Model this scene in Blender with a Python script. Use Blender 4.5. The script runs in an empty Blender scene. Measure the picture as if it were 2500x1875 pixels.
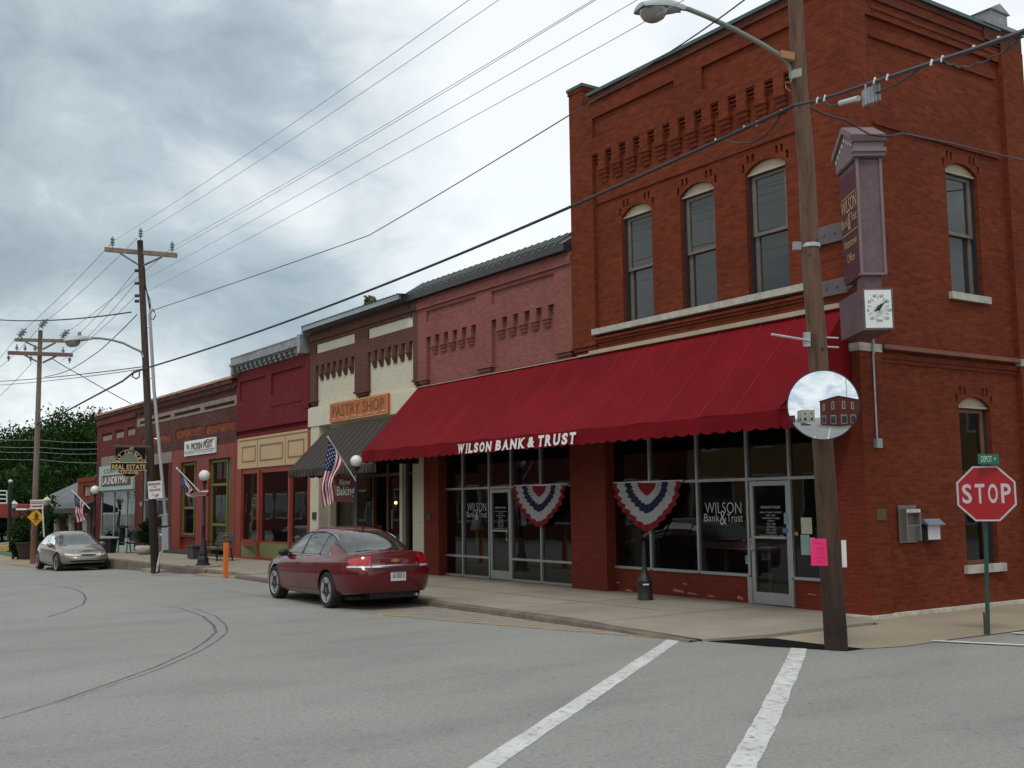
import bpy, math, random
from mathutils import Vector, Matrix
random.seed(7)
sc = bpy.context.scene
COL = sc.collection
PI = math.pi
# ---------------------------------------------------------------- camera
CAMP = Vector((0.0, 0.0, 1.92))
RR = Vector((0.5623211, 0.8268174, -0.0129613))
UU = Vector((0.0957784, -0.0495545, 0.9941684))
FF = Vector((-0.8213534, 0.5602833, 0.1070568))
cam = bpy.data.objects.new("camera", bpy.data.cameras.new("camera"))
COL.objects.link(cam)
m = Matrix((RR, UU, -FF)).transposed().to_4x4()
m.translation = CAMP
cam.matrix_world = m
cam.data.sensor_width = 36.0
cam.data.lens = 36.0 * 2680 / 2500
cam.data.clip_start = 0.1
cam.data.clip_end = 2000
sc.camera = cam
def ray(px, py): return RR * ((px - 1250) / 2680) - UU * ((py - 937.5) / 2680) + FF
def at(px, py, d): return CAMP + ray(px, py) * d
def atY(px, py, Y):
    r = ray(px, py); return CAMP + r * (Y / r.y)
def atX(px, py, X):
    r = ray(px, py); return CAMP + r * (X / r.x)
# ---------------------------------------------------------------- light
SUN_EL, SUN_AZ = math.radians(58), math.radians(-52)     # azimuth from +X towards +Y
sdir = Vector((math.cos(SUN_EL) * math.cos(SUN_AZ), math.cos(SUN_EL) * math.sin(SUN_AZ), math.sin(SUN_EL)))
sd = bpy.data.lights.new("sun", 'SUN'); sd.energy = 1.1; sd.angle = math.radians(12); sd.color = (1.0, 0.95, 0.88)
so = bpy.data.objects.new("sun", sd); COL.objects.link(so)
so.rotation_euler = sdir.to_track_quat('Z', 'Y').to_euler()
w = bpy.data.worlds.new("World"); sc.world = w; w.use_nodes = True
wt = w.node_tree; wt.nodes.clear()
class NT:
    def __init__(s, t): s.t = t
    def n(s, typ, **kw):
        nd = s.t.nodes.new(typ)
        for k, v in kw.items():
            if k.startswith('_'): setattr(nd, k[1:], v)
        for k, v in kw.items():
            if not k.startswith('_'):
                key = int(k[1:]) if k[0] == 'i' and k[1:].isdigit() else k.replace('__', ' ')
                if isinstance(v, tuple) and len(v) == 2 and hasattr(v[0], 'outputs'):
                    s.t.links.new(v[0].outputs[v[1]], nd.inputs[key])
                elif hasattr(v, 'outputs'): s.t.links.new(v.outputs[0], nd.inputs[key])
                else: nd.inputs[key].default_value = v
        return nd
    def math(s, op, a, b=0.0, c=0.0, clamp=False):
        return s.n('ShaderNodeMath', _operation=op, _use_clamp=clamp, i0=a, i1=b, i2=c)
    def vmath(s, op, a, b=(0, 0, 0)):
        nd = s.t.nodes.new('ShaderNodeVectorMath'); nd.operation = op
        for i, v in ((0, a), (1, b)):
            if hasattr(v, 'outputs'): s.t.links.new(v.outputs[0], nd.inputs[i])
            elif isinstance(v, tuple) and hasattr(v[0], 'outputs'): s.t.links.new(v[0].outputs[v[1]], nd.inputs[i])
            else: nd.inputs[i].default_value = v
        return nd
    def ramp(s, fac, stops, interp='LINEAR'):
        nd = s.n('ShaderNodeValToRGB', i0=fac); cr = nd.color_ramp; cr.interpolation = interp
        cv = lambda c: (c[0], c[1], c[2], 1) if not isinstance(c, (int, float)) else (c, c, c, 1)
        cr.elements[0].position = stops[0][0]; cr.elements[1].position = stops[-1][0]
        cr.elements[0].color = cv(stops[0][1]); cr.elements[1].color = cv(stops[-1][1])
        for p, c in stops[1:-1]: cr.elements.new(p).color = cv(c)
        return nd
    def mix(s, fac, a, b, blend='MIX'):
        nd = s.t.nodes.new('ShaderNodeMix'); nd.data_type = 'RGBA'; nd.blend_type = blend
        for i, v in ((0, fac), (6, a), (7, b)):
            if hasattr(v, 'outputs'):
                k = 2 if v.bl_idname == 'ShaderNodeMix' else 0
                s.t.links.new(v.outputs[k], nd.inputs[i])
            elif isinstance(v, tuple) and hasattr(v[0], 'outputs'): s.t.links.new(v[0].outputs[v[1]], nd.inputs[i])
            else: nd.inputs[i].default_value = v if isinstance(v, (int, float)) else (v[0], v[1], v[2], 1)
        return nd
W = NT(wt)
tc = W.n('ShaderNodeTexCoord')
sep = W.n('ShaderNodeSeparateXYZ', i0=tc)
zz = W.math('ADD', W.math('MAXIMUM', (sep, 2), 0.0), 0.62)
pv = W.n('ShaderNodeCombineXYZ', i0=W.math('DIVIDE', (sep, 0), zz), i1=W.math('DIVIDE', (sep, 1), zz), i2=W.math('MULTIPLY', (sep, 2), 1.1))
wv = W.n('ShaderNodeTexNoise', Vector=pv, Scale=3.5, Detail=3.0)
pw = W.vmath('ADD', pv, W.vmath('MULTIPLY', W.vmath('SUBTRACT', (wv, 1), (0.5, 0.5, 0.5)), (0.3, 0.3, 0.1)))
n1 = W.n('ShaderNodeTexNoise', Vector=pw, Scale=3.1, Detail=8.0, Roughness=0.55)
n2 = W.n('ShaderNodeTexNoise', Vector=pw, Scale=8.5, Detail=8.0, Roughness=0.6)
def blob(px, py, lo, hi, amt):
    d = ray(px, py).normalized()
    dp = W.t.nodes.new('ShaderNodeVectorMath'); dp.operation = 'DOT_PRODUCT'
    W.t.links.new(tc.outputs[0], dp.inputs[0]); dp.inputs[1].default_value = d
    mr = W.n('ShaderNodeMapRange', _interpolation_type='SMOOTHSTEP', Value=(dp, 1), i1=math.cos(math.radians(hi)), i2=math.cos(math.radians(lo)), i3=0.0, i4=amt)
    return mr
val = W.math('ADD', W.math('MULTIPLY', (n1, 0), 0.72), W.math('MULTIPLY', (n2, 0), 0.34))
for b in (blob(-200, 200, 4, 25, 0.12), blob(250, 330, 2, 12, 0.035), blob(520, 740, 0, 7, 0.07), blob(250, 690, 0, 5, 0.05), blob(820, 790, 0, 5, 0.08), blob(-200, 760, 0, 8, 0.06), blob(1000, 470, 0, 5, 0.05), blob(950, 200, 1, 6, 0.04), blob(1800, 100, 2, 26, -0.20), blob(1200, 620, 2, 9, -0.08), blob(150, 960, 1, 8, -0.12), blob(650, 560, 1, 7, -0.09)):
    val = W.math('ADD', val, b)
crmp = W.ramp(val, [(0.36, (0.95, 0.985, 0.995)), (0.48, (0.82, 0.865, 0.88)), (0.555, (0.66, 0.725, 0.75)), (0.63, (0.47, 0.555, 0.60)), (0.74, (0.345, 0.425, 0.47)), (0.88, (0.26, 0.33, 0.38))])
sky = W.t.nodes.new('ShaderNodeTexSky'); sky.sky_type = 'NISHITA'; sky.sun_disc = False
sky.sun_elevation = SUN_EL; sky.sun_rotation = math.radians(90) - SUN_AZ
gap = blob(2400, 40, 2, 60, 1.0)
bk = W.t.nodes.new('ShaderNodeVectorMath'); bk.operation = 'DOT_PRODUCT'
W.t.links.new(tc.outputs[0], bk.inputs[0]); bk.inputs[1].default_value = (-FF).normalized()
bkm = W.n('ShaderNodeMapRange', Value=(bk, 1), i1=0.1, i2=0.6, i3=0.0, i4=1.0)
hole = W.n('ShaderNodeMapRange', _interpolation_type='SMOOTHSTEP', Value=(n1, 0), i1=0.50, i2=0.66, i3=0.0, i4=0.7)
hf = W.math('MULTIPLY', hole, bkm, clamp=True)
hf = W.math('MAXIMUM', hf, W.math('MULTIPLY', gap, 0.16))
bgc = W.n('ShaderNodeBackground', Color=crmp, Strength=1.0)
bgs = W.n('ShaderNodeBackground', Color=sky, Strength=0.12)
mx = W.n('ShaderNodeMixShader', i0=hf, i1=bgc, i2=bgs)
W.n('ShaderNodeOutputWorld', i0=mx)
sc.view_settings.view_transform = 'Standard'; sc.view_settings.look = 'None'
sc.view_settings.exposure = 0.15; sc.view_settings.gamma = 1.0
sc.cycles.max_bounces = 7
sc.cycles.transparent_max_bounces = 16
# ---------------------------------------------------------------- helpers
def tag(o, label=None, cat=None, group=None, kind=None):
    if label: o['label'] = label
    if cat: o['category'] = cat
    if group: o['group'] = group
    if kind: o['kind'] = kind
    return o
LOCAL = set()
def thing(name, label, cat, loc=(0, 0, 0), group=None, rz=None):
    o = bpy.data.objects.new(name, None); COL.objects.link(o)
    o.location = loc; o.empty_display_size = 0.2
    if rz is not None:
        o.rotation_euler = (0, 0, rz); LOCAL.add(o)
    return tag(o, label, cat, group)
def adopt(o, parent):
    o.parent = parent
    root = parent
    while root.parent: root = root.parent
    if parent is root and root not in LOCAL and root.type == 'EMPTY':
        o.matrix_parent_inverse = Matrix.Translation(-Vector(root.location))
class MB:
    def __init__(s): s.v = []; s.f = []; s.mi = []
    def vert(s, p): s.v.append(tuple(p)); return len(s.v) - 1
    def face(s, idx, mi=0): s.f.append(tuple(idx)); s.mi.append(mi)
    def poly(s, pts, mi=0):
        b = len(s.v); s.v += [tuple(p) for p in pts]; s.face(range(b, b + len(pts)), mi)
    def box(s, x0, x1, y0, y1, z0, z1, mi=0):
        if x0 > x1: x0, x1 = x1, x0
        if y0 > y1: y0, y1 = y1, y0
        if z0 > z1: z0, z1 = z1, z0
        b = len(s.v)
        s.v += [(x0, y0, z0), (x1, y0, z0), (x1, y1, z0), (x0, y1, z0), (x0, y0, z1), (x1, y0, z1), (x1, y1, z1), (x0, y1, z1)]
        for f in ((0, 3, 2, 1), (4, 5, 6, 7), (0, 1, 5, 4), (1, 2, 6, 5), (2, 3, 7, 6), (3, 0, 4, 7)): s.face([b + i for i in f], mi)
        return s
    def obox(s, c, ax, ay, az, mi=0):
        c = Vector(c); ax = Vector(ax); ay = Vector(ay); az = Vector(az); b = len(s.v)
        for i, j, k in ((-1, -1, -1), (1, -1, -1), (1, 1, -1), (-1, 1, -1), (-1, -1, 1), (1, -1, 1), (1, 1, 1), (-1, 1, 1)):
            s.v.append(tuple(c + ax * i + ay * j + az * k))
        for f in ((0, 3, 2, 1), (4, 5, 6, 7), (0, 1, 5, 4), (1, 2, 6, 5), (2, 3, 7, 6), (3, 0, 4, 7)): s.face([b + i for i in f], mi)
        return s
    def prism(s, pts, ext, mi=0):
        ext = Vector(ext); b = len(s.v); n = len(pts)
        s.v += [tuple(p) for p in pts] + [tuple(Vector(p) + ext) for p in pts]
        s.face(range(b, b + n), mi); s.face([b + n + i for i in reversed(range(n))], mi)
        for i in range(n): s.face([b + (i + 1) % n, b + i, b + n + i, b + n + (i + 1) % n], mi)
        return s
    def tube(s, pts, r, n=8, mi=0, caps=True):
        pts = [Vector(p) for p in pts]; rs = r if isinstance(r, (list, tuple)) else [r] * len(pts)
        rings = []
        up = Vector((0, 0, 1))
        for i, p in enumerate(pts):
            d = (pts[min(i + 1, len(pts) - 1)] - pts[max(i - 1, 0)])
            d = d.normalized() if d.length > 1e-9 else Vector((0, 0, 1))
            a = d.cross(up)
            if a.length < 0.05: a = d.cross(Vector((1, 0, 0)))
            a.normalize(); c = d.cross(a)
            b = len(s.v)
            for k in range(n):
                t = 2 * PI * k / n
                s.v.append(tuple(p + a * (math.cos(t) * rs[i]) + c * (math.sin(t) * rs[i])))
            rings.append(b)
        for i in range(len(rings) - 1):
            for k in range(n):
                s.face((rings[i] + k, rings[i] + (k + 1) % n, rings[i + 1] + (k + 1) % n, rings[i + 1] + k), mi)
        if caps:
            s.face([rings[0] + k for k in range(n)], mi); s.face([rings[-1] + k for k in reversed(range(n))], mi)
        return s
    def lathe(s, prof, c, n=20, mi=0, axis=None, caps=True):
        c = Vector(c); b0 = []
        if axis is None: A, B_, Z = Vector((1, 0, 0)), Vector((0, 1, 0)), Vector((0, 0, 1))
        else:
            Z = Vector(axis).normalized(); A = Z.orthogonal().normalized(); B_ = Z.cross(A)
        for r, h in prof:
            b = len(s.v); b0.append(b)
            for k in range(n):
                t = 2 * PI * k / n; s.v.append(tuple(c + A * (r * math.cos(t)) + B_ * (r * math.sin(t)) + Z * h))
        for i in range(len(prof) - 1):
            for k in range(n): s.face((b0[i] + k, b0[i] + (k + 1) % n, b0[i + 1] + (k + 1) % n, b0[i + 1] + k), mi)
        if caps and prof[0][0] > 1e-4: s.face([b0[0] + k for k in reversed(range(n))], mi)
        if caps and prof[-1][0] > 1e-4: s.face([b0[-1] + k for k in range(n)], mi)
        return s
    def sphere(s, c, r, n=24, k=14, mi=0):
        return s.lathe([(max(r * math.sin(PI * i / k), 1e-5), -r * math.cos(PI * i / k)) for i in range(k + 1)], c, n, mi)
    def grid(s, rows, mi=0, wrap=False):
        b = len(s.v); nc = len(rows[0])
        for r_ in rows: s.v += [tuple(p) for p in r_]
        for i in range(len(rows) - 1):
            for j in range(nc - (0 if wrap else 1)):
                j2 = (j + 1) % nc
                mm = mi(i, j) if callable(mi) else mi
                s.face((b + i * nc + j, b + i * nc + j2, b + (i + 1) * nc + j2, b + (i + 1) * nc + j), mm)
        return s
    def build(s, name, mats, parent=None, smooth=False, uvs=None, angle=None):
        me = bpy.data.meshes.new(name); me.from_pydata(s.v, [], s.f); me.update()
        if not isinstance(mats, (list, tuple)): mats = [mats]
        for m_ in mats: me.materials.append(m_)
        me.polygons.foreach_set('material_index', s.mi)
        uv = me.uv_layers.new(name='UVMap'); data = []
        for p in me.polygons:
            nx, ny, nz = abs(p.normal.x), abs(p.normal.y), abs(p.normal.z)
            for li, vi in zip(p.loop_indices, p.vertices):
                x, y, z = me.vertices[vi].co
                if uvs: data += list(uvs(x, y, z)); continue
                if nz > nx and nz > ny: data += [x, y]
                elif nx > ny: data += [y, z]
                else: data += [x, z]
        uv.data.foreach_set('uv', data)
        if smooth:
            me.polygons.foreach_set('use_smooth', [True] * len(me.polygons))
            if angle: me.set_sharp_from_angle(angle=math.radians(angle))
        me.update()
        o = bpy.data.objects.new(name, me); COL.objects.link(o)
        if parent: adopt(o, parent)
        return o
def copy_tree(o, parent=None):
    c = o.copy(); COL.objects.link(c)
    if parent:
        c.parent = parent; c.matrix_parent_inverse = o.matrix_parent_inverse.copy()
    for ch in [x for x in bpy.data.objects if x.parent == o]: copy_tree(ch, c)
    return c
# ---------------------------------------------------------------- materials
def newmat(name):
    mt = bpy.data.materials.new(name); mt.use_nodes = True
    t = mt.node_tree; t.nodes.clear(); return mt, NT(t)
def M(name, col, rough=0.7, metal=0.0, nz=(3.0, 0.12), fine=None, bump=None, spec=0.5, coat=0.0, coord=3, sub=None):
    mt, T = newmat(name)
    tc_ = T.n('ShaderNodeTexCoord')
    c = (*col, 1)
    cin = c
    if nz:
        no = T.n('ShaderNodeTexNoise', Vector=(tc_, coord), Scale=nz[0], Detail=6.0, Roughness=0.6)
        a = nz[1]
        cin = T.mix(1.0, T.ramp((no, 0), [(0.3, 1 - a), (0.7, 1 + a)]), c, 'MULTIPLY')
        cin = (cin, 2)
    if fine:
        no2 = T.n('ShaderNodeTexNoise', Vector=(tc_, coord), Scale=fine[0], Detail=2.0)
        mm = T.mix(1.0, T.ramp((no2, 0), [(0.3, 1 - fine[1]), (0.7, 1 + fine[1])]), cin, 'MULTIPLY')
        cin = (mm, 2)
    kw = {}
    if bump:
        nb = T.n('ShaderNodeTexNoise', Vector=(tc_, coord), Scale=bump[0], Detail=4.0)
        kw['Normal'] = T.n('ShaderNodeBump', Height=(nb, 0), Strength=bump[1], Distance=0.02)
    b = T.n('ShaderNodeBsdfPrincipled', Roughness=rough, Metallic=metal, **kw)
    if isinstance(cin, tuple) and hasattr(cin[0], 'outputs'): T.t.links.new(cin[0].outputs[cin[1]], b.inputs['Base Color'])
    else: b.inputs['Base Color'].default_value = cin
    b.inputs['Specular IOR Level'].default_value = spec
    if coat: b.inputs['Coat Weight'].default_value = coat; b.inputs['Coat Roughness'].default_value = 0.03
    T.n('ShaderNodeOutputMaterial', i0=b)
    return mt
def brick(name, c1, c2, mortar, bw=0.21, bh=0.072, ms=0.009, stain=0.25, bumps=0.5, paint=0.0, rough=0.85, mscale=0.7):
    mt, T = newmat(name)
    uv = T.n('ShaderNodeUVMap')
    no0 = T.n('ShaderNodeTexNoise', Vector=(uv, 0), Scale=2.3, Detail=3.0)
    warp = T.vmath('ADD', (uv, 0), T.vmath('MULTIPLY', T.vmath('SUBTRACT', (no0, 1), (0.5, 0.5, 0.5)), (0.02, 0.012, 0)))
    br = T.n('ShaderNodeTexBrick', Vector=warp, Color1=(*c1, 1), Color2=(*c2, 1), Mortar=(*mortar, 1), Scale=1.0, i5=ms, i6=0.2, i7=0.0, i8=bw, i9=bh)
    br.offset = 0.5
    big = T.n('ShaderNodeTexNoise', Vector=(uv, 0), Scale=mscale, Detail=7.0, Roughness=0.65)
    med = T.n('ShaderNodeTexNoise', Vector=T.n('ShaderNodeMapping', Vector=(uv, 0), Scale=(4.5, 13.0, 1)), Scale=1.0, Detail=3.0)
    c = T.mix(1.0, T.ramp((big, 0), [(0.25, 1 - stain), (0.5, 1.0), (0.75, 1 + stain)]), br, 'MULTIPLY')
    c = T.mix(1.0, T.ramp((med, 0), [(0.3, 1 - stain * 0.8), (0.7, 1 + stain * 0.8)]), c, 'MULTIPLY')
    bp = T.n('ShaderNodeBump', Height=T.math('ADD', T.math('MULTIPLY', (br, 1), -1.0), T.math('MULTIPLY', (med, 0), 0.35)), Strength=bumps, Distance=0.012)
    b = T.n('ShaderNodeBsdfPrincipled', i0=(c, 2), Roughness=rough, Normal=bp)
    b.inputs['Specular IOR Level'].default_value = 0.12
    T.n('ShaderNodeOutputMaterial', i0=b)
    return mt
def emis(name, col, s):
    mt, T = newmat(name); e = T.n('ShaderNodeEmission', Color=(*col, 1), Strength=s); T.n('ShaderNodeOutputMaterial', i0=e); return mt
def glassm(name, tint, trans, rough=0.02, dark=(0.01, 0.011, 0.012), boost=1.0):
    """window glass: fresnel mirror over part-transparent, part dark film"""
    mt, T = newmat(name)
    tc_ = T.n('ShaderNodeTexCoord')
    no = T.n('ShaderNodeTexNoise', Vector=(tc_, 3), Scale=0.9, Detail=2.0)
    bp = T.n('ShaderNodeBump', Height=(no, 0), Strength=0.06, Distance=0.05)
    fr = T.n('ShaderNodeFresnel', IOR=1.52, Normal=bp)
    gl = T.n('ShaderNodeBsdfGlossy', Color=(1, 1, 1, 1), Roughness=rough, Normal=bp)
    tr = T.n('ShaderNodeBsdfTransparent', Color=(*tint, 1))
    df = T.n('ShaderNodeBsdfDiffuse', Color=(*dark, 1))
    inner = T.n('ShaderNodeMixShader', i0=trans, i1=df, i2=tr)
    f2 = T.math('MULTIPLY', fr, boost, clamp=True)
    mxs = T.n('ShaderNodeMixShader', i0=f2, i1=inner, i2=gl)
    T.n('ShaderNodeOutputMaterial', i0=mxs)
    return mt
BR_CORNER = brick('corner_brick', (0.178, 0.036, 0.0135), (0.125, 0.025, 0.011), (0.135, 0.038, 0.023), stain=0.2, bumps=0.3)
BR_CORNER_D = brick('corner_brick_weathered', (0.125, 0.035, 0.023), (0.08, 0.024, 0.018), (0.10, 0.045, 0.033), stain=0.25)
BR_COL = brick('painted_red_brick', (0.175, 0.034, 0.019), (0.155, 0.029, 0.017), (0.13, 0.028, 0.018), stain=0.12, bumps=0.35)
BR_PINK = brick('pink_painted_brick', (0.27, 0.105, 0.088), (0.245, 0.092, 0.078), (0.20, 0.07, 0.058), stain=0.16, ms=0.006, bumps=0.35)
BR_CREAM = brick('cream_painted_brick', (0.60, 0.56, 0.44), (0.57, 0.53, 0.41), (0.48, 0.44, 0.34), stain=0.06, ms=0.005, bumps=0.4)
BR_BROWN = brick('brown_painted_brick', (0.135, 0.065, 0.048), (0.115, 0.056, 0.042), (0.09, 0.045, 0.034), stain=0.14, ms=0.005, bumps=0.35)
BR_MAROON = brick('maroon_painted_brick', (0.165, 0.022, 0.028), (0.14, 0.018, 0.024), (0.12, 0.016, 0.02), stain=0.16, ms=0.006, bumps=0.5)
BR_OLD = brick('old_brown_brick', (0.125, 0.043, 0.033), (0.07, 0.03, 0.026), (0.10, 0.058, 0.048), stain=0.3)
BR_ORANGE = brick('orange_brick', (0.33, 0.075, 0.022), (0.13, 0.04, 0.026), (0.11, 0.05, 0.035), stain=0.35)
BR_RED6 = brick('laundry_red_brick', (0.155, 0.03, 0.026), (0.12, 0.025, 0.022), (0.10, 0.035, 0.03), stain=0.25)
BR_RIVER = brick('rubble_stone', (0.32, 0.22, 0.13), (0.16, 0.12, 0.09), (0.09, 0.07, 0.06), bw=0.25, bh=0.11, ms=0.02, stain=0.3)
BR_YELLOW = brick('yellow_brick', (0.42, 0.27, 0.10), (0.36, 0.23, 0.085), (0.33, 0.25, 0.14), stain=0.15)
BR_ACROSS = brick('red_brick_across', (0.20, 0.045, 0.03), (0.15, 0.035, 0.025), (0.14, 0.06, 0.045), stain=0.2)
RED_PAINT = M('red_painted_wood', (0.235, 0.032, 0.018), 0.6, nz=(1.5, 0.12))
MAROON_W = M('maroon_trim', (0.16, 0.022, 0.03), 0.55)
OLIVE = M('olive_paint', (0.105, 0.13, 0.025), 0.6)
OLIVE_L = M('olive_panel', (0.155, 0.165, 0.06), 0.7, nz=(1.2, 0.15))
TAN = M('tan_panel', (0.50, 0.345, 0.19), 0.6, nz=(1.0, 0.05))
TAN_D = M('tan_groove', (0.20, 0.14, 0.055), 0.7)
CREAM = M('cream_trim', (0.60, 0.56, 0.43), 0.6, nz=(2, 0.05))
STONE = M('limestone', (0.42, 0.40, 0.35), 0.85, nz=(4.0, 0.28), bump=(20, 0.4))
STONE_T = M('tan_stone_band', (0.235, 0.19, 0.15), 0.85, nz=(3.0, 0.25))
SILLB = M('beige_board', (0.40, 0.33, 0.235), 0.7, nz=(2.0, 0.12))
COPING = M('green_metal_coping', (0.05, 0.085, 0.082), 0.45, metal=0.3)
DARKMET = M('dark_metal', (0.045, 0.048, 0.055), 0.5, metal=0.4)
BLACK = M('black_paint', (0.012, 0.013, 0.016), 0.45, nz=(5, 0.2))
ALU = M('aluminium_frame', (0.40, 0.42, 0.42), 0.38, metal=0.55, nz=(2, 0.08))
STEEL = M('galvanised_steel', (0.46, 0.48, 0.50), 0.4, metal=0.6, nz=(8, 0.15))
GREYMET = M('weathered_grey_metal', (0.26, 0.27, 0.28), 0.6, metal=0.2, nz=(4, 0.35), bump=(15, 0.3))
ROOFM = M('ribbed_roof_metal', (0.15, 0.16, 0.16), 0.4, metal=0.4)
ROOFL = M('light_fascia_metal', (0.26, 0.30, 0.33), 0.4, metal=0.4)
WOODG = M('grey_pole_wood', (0.20, 0.155, 0.12), 0.9, nz=(6, 0.35), bump=(30, 0.6))
WHITE = M('white_paint', (0.74, 0.74, 0.72), 0.55, nz=(3, 0.06))
WHITE_S = M('white_lettering', (0.80, 0.80, 0.80), 0.6, nz=None)
CONC = M('sidewalk_concrete', (0.295, 0.258, 0.203), 0.9, nz=(0.7, 0.2), fine=(45, 0.09), bump=(60, 0.25))
CONC_T = M('tan_concrete', (0.30, 0.245, 0.175), 0.92, nz=(0.6, 0.14), fine=(50, 0.1), bump=(60, 0.25))
CURBM = M('curb_stone', (0.15, 0.12, 0.095), 0.92, nz=(2.2, 0.35), fine=(25, 0.15), bump=(40, 0.4))
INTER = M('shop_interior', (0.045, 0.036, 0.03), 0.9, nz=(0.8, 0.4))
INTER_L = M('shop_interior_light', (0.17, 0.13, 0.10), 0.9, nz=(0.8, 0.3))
GLASS = glassm('shop_glass', (0.75, 0.78, 0.76), 0.75)
GLASS_UP = glassm('upper_glass', (0.5, 0.5, 0.5), 0.12, dark=(0.036, 0.040, 0.041))
SASH = M('taupe_sash', (0.15, 0.125, 0.10), 0.6, nz=(4, 0.2))
FRAME_D = M('dark_window_jamb', (0.018, 0.02, 0.024), 0.6)
# asphalt
def asphalt():
    mt, T = newmat('asphalt')
    tc_ = T.n('ShaderNodeTexCoord'); P = (tc_, 3)
    a = T.n('ShaderNodeTexNoise', Vector=P, Scale=0.16, Detail=5.0)
    b = T.n('ShaderNodeTexNoise', Vector=P, Scale=22.0, Detail=6.0, Roughness=0.85)
    v = T.n('ShaderNodeTexVoronoi', Vector=P, Scale=75.0)
    st = T.n('ShaderNodeTexNoise', Vector=T.n('ShaderNodeMapping', Vector=P, Scale=(1.0, 0.35, 1.0), Rotation=(0, 0, 0.3)), Scale=0.9, Detail=6.0, Roughness=0.62)
    base = T.ramp((a, 0), [(0.3, (0.270, 0.268, 0.250)), (0.7, (0.300, 0.297, 0.279))])
    c = T.mix(1.0, T.ramp((b, 0), [(0.30, 0.72), (0.5, 1.0), (0.70, 1.30)]), base, 'MULTIPLY')
    c = T.mix(1.0, T.ramp((v, 0), [(0.0, 1.12), (0.35, 1.0), (0.8, 0.86)]), c, 'MULTIPLY')
    c = T.mix(1.0, T.ramp((st, 0), [(0.3, 0.84), (0.5, 1.0), (0.72, 1.07)]), c, 'MULTIPLY')
    sp = T.n('ShaderNodeTexNoise', Vector=P, Scale=9.0, Detail=2.0)
    c = T.mix(1.0, T.ramp((sp, 0), [(0.29, 0.8), (0.36, 1.0)]), c, 'MULTIPLY')
    bp = T.n('ShaderNodeBump', Height=(b, 0), Strength=0.55, Distance=0.012)
    bs = T.n('ShaderNodeBsdfPrincipled', i0=(c, 2), Roughness=0.9, Normal=bp)
    bs.inputs['Specular IOR Level'].default_value = 0.3
    T.n('ShaderNodeOutputMaterial', i0=bs)
    return mt
ASPH = asphalt()
def worn(name, col, wear, scale=7.0, contrast=0.08, rough=0.8):
    """road paint with worn-through holes; the road shows through"""
    mt, T = newmat(name)
    tc_ = T.n('ShaderNodeTexCoord'); P = (tc_, 3)
    n_ = T.n('ShaderNodeTexNoise', Vector=P, Scale=scale, Detail=8.0, Roughness=0.8)
    n3 = T.n('ShaderNodeTexNoise', Vector=P, Scale=2.0, Detail=4.0)
    b = T.n('ShaderNodeBsdfPrincipled', Roughness=rough)
    c = T.mix(1.0, T.ramp((n3, 0), [(0.3, 0.82), (0.7, 1.08)]), (*col, 1), 'MULTIPLY')
    T.t.links.new(c.outputs[2], b.inputs[0])
    tr = T.n('ShaderNodeBsdfTransparent')
    f = T.n('ShaderNodeMapRange', Value=(n_, 0), i1=wear - contrast, i2=wear + contrast, i3=0.0, i4=1.0)
    T.n('ShaderNodeOutputMaterial', i0=T.n('ShaderNodeMixShader', i0=f, i1=tr, i2=b))
    return mt
PAINT_W = worn('worn_white_paint', (0.60, 0.60, 0.575), 0.40, scale=9.0, contrast=0.08)
PAINT_Y = worn('worn_yellow_paint', (0.52, 0.28, 0.08), 0.49, scale=6)
PAINT_YF = worn('faint_yellow_paint', (0.42, 0.31, 0.17), 0.55, scale=4)
TYRE_MARK = worn('dark_scuff', (0.12, 0.115, 0.11), 0.50, scale=6, contrast=0.16)
# ---------------------------------------------------------------- text
def text(body, w_, h_, origin, right, up, mat, parent=None, name='lettering', ext=0.006, bold=0.0, shear=0.0, serif=None, space=1.0, align='C', keep=False):
    """words w_ wide and h_ high whose lower-left (align L) or bottom centre (C) is at origin"""
    right = Vector(right).normalized(); up = Vector(up).normalized(); nrm = right.cross(up)
    cu = bpy.data.curves.new('t', 'FONT'); cu.body = body; cu.offset = bold; cu.shear = shear; cu.space_character = space
    cu.resolution_u = 3
    ob = bpy.data.objects.new('t', cu); COL.objects.link(ob)
    bpy.context.view_layer.update()
    me = bpy.data.meshes.new_from_object(ob.evaluated_get(bpy.context.evaluated_depsgraph_get()))
    COL.objects.unlink(ob); bpy.data.objects.remove(ob); bpy.data.curves.remove(cu)
    xs = [v.co.x for v in me.vertices]; ys = [v.co.y for v in me.vertices]
    if not xs: return None
    x0, x1, y0, y1 = min(xs), max(xs), min(ys), max(ys)
    sx = w_ / (x1 - x0); sy = h_ / (y1 - y0)
    if keep: sx = sy = min(sx, sy)
    org = Vector(origin)
    mb = MB(); ox = -(x0 + x1) / 2 if align == 'C' else -x0
    def mp(x, y, e=0): return org + right * ((x + ox) * sx) + up * ((y - y0) * sy) + nrm * e
    for p in me.polygons:
        mb.poly([mp(me.vertices[i].co.x, me.vertices[i].co.y, ext) for i in p.vertices])
    if serif:      # small bars at stem ends, given as (x, y, halfwidth) in fractions of the word box
        for fx, fy, hw in serif:
            cx = x0 + fx * (x1 - x0); cy = y0 + fy * (y1 - y0)
            cx += 0 if not shear else 0
            t_ = 0.035 * (y1 - y0); hw_ = hw * (x1 - x0)
            cy = cy + (t_ if fy < 0.5 else -t_)
            mb.poly([mp(cx - hw_, cy - t_, ext + 0.001), mp(cx + hw_, cy - t_, ext + 0.001), mp(cx + hw_, cy + t_, ext + 0.001), mp(cx - hw_, cy + t_, ext + 0.001)])
    bpy.data.meshes.remove(me)
    return mb.build(name, mat, parent)
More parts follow.
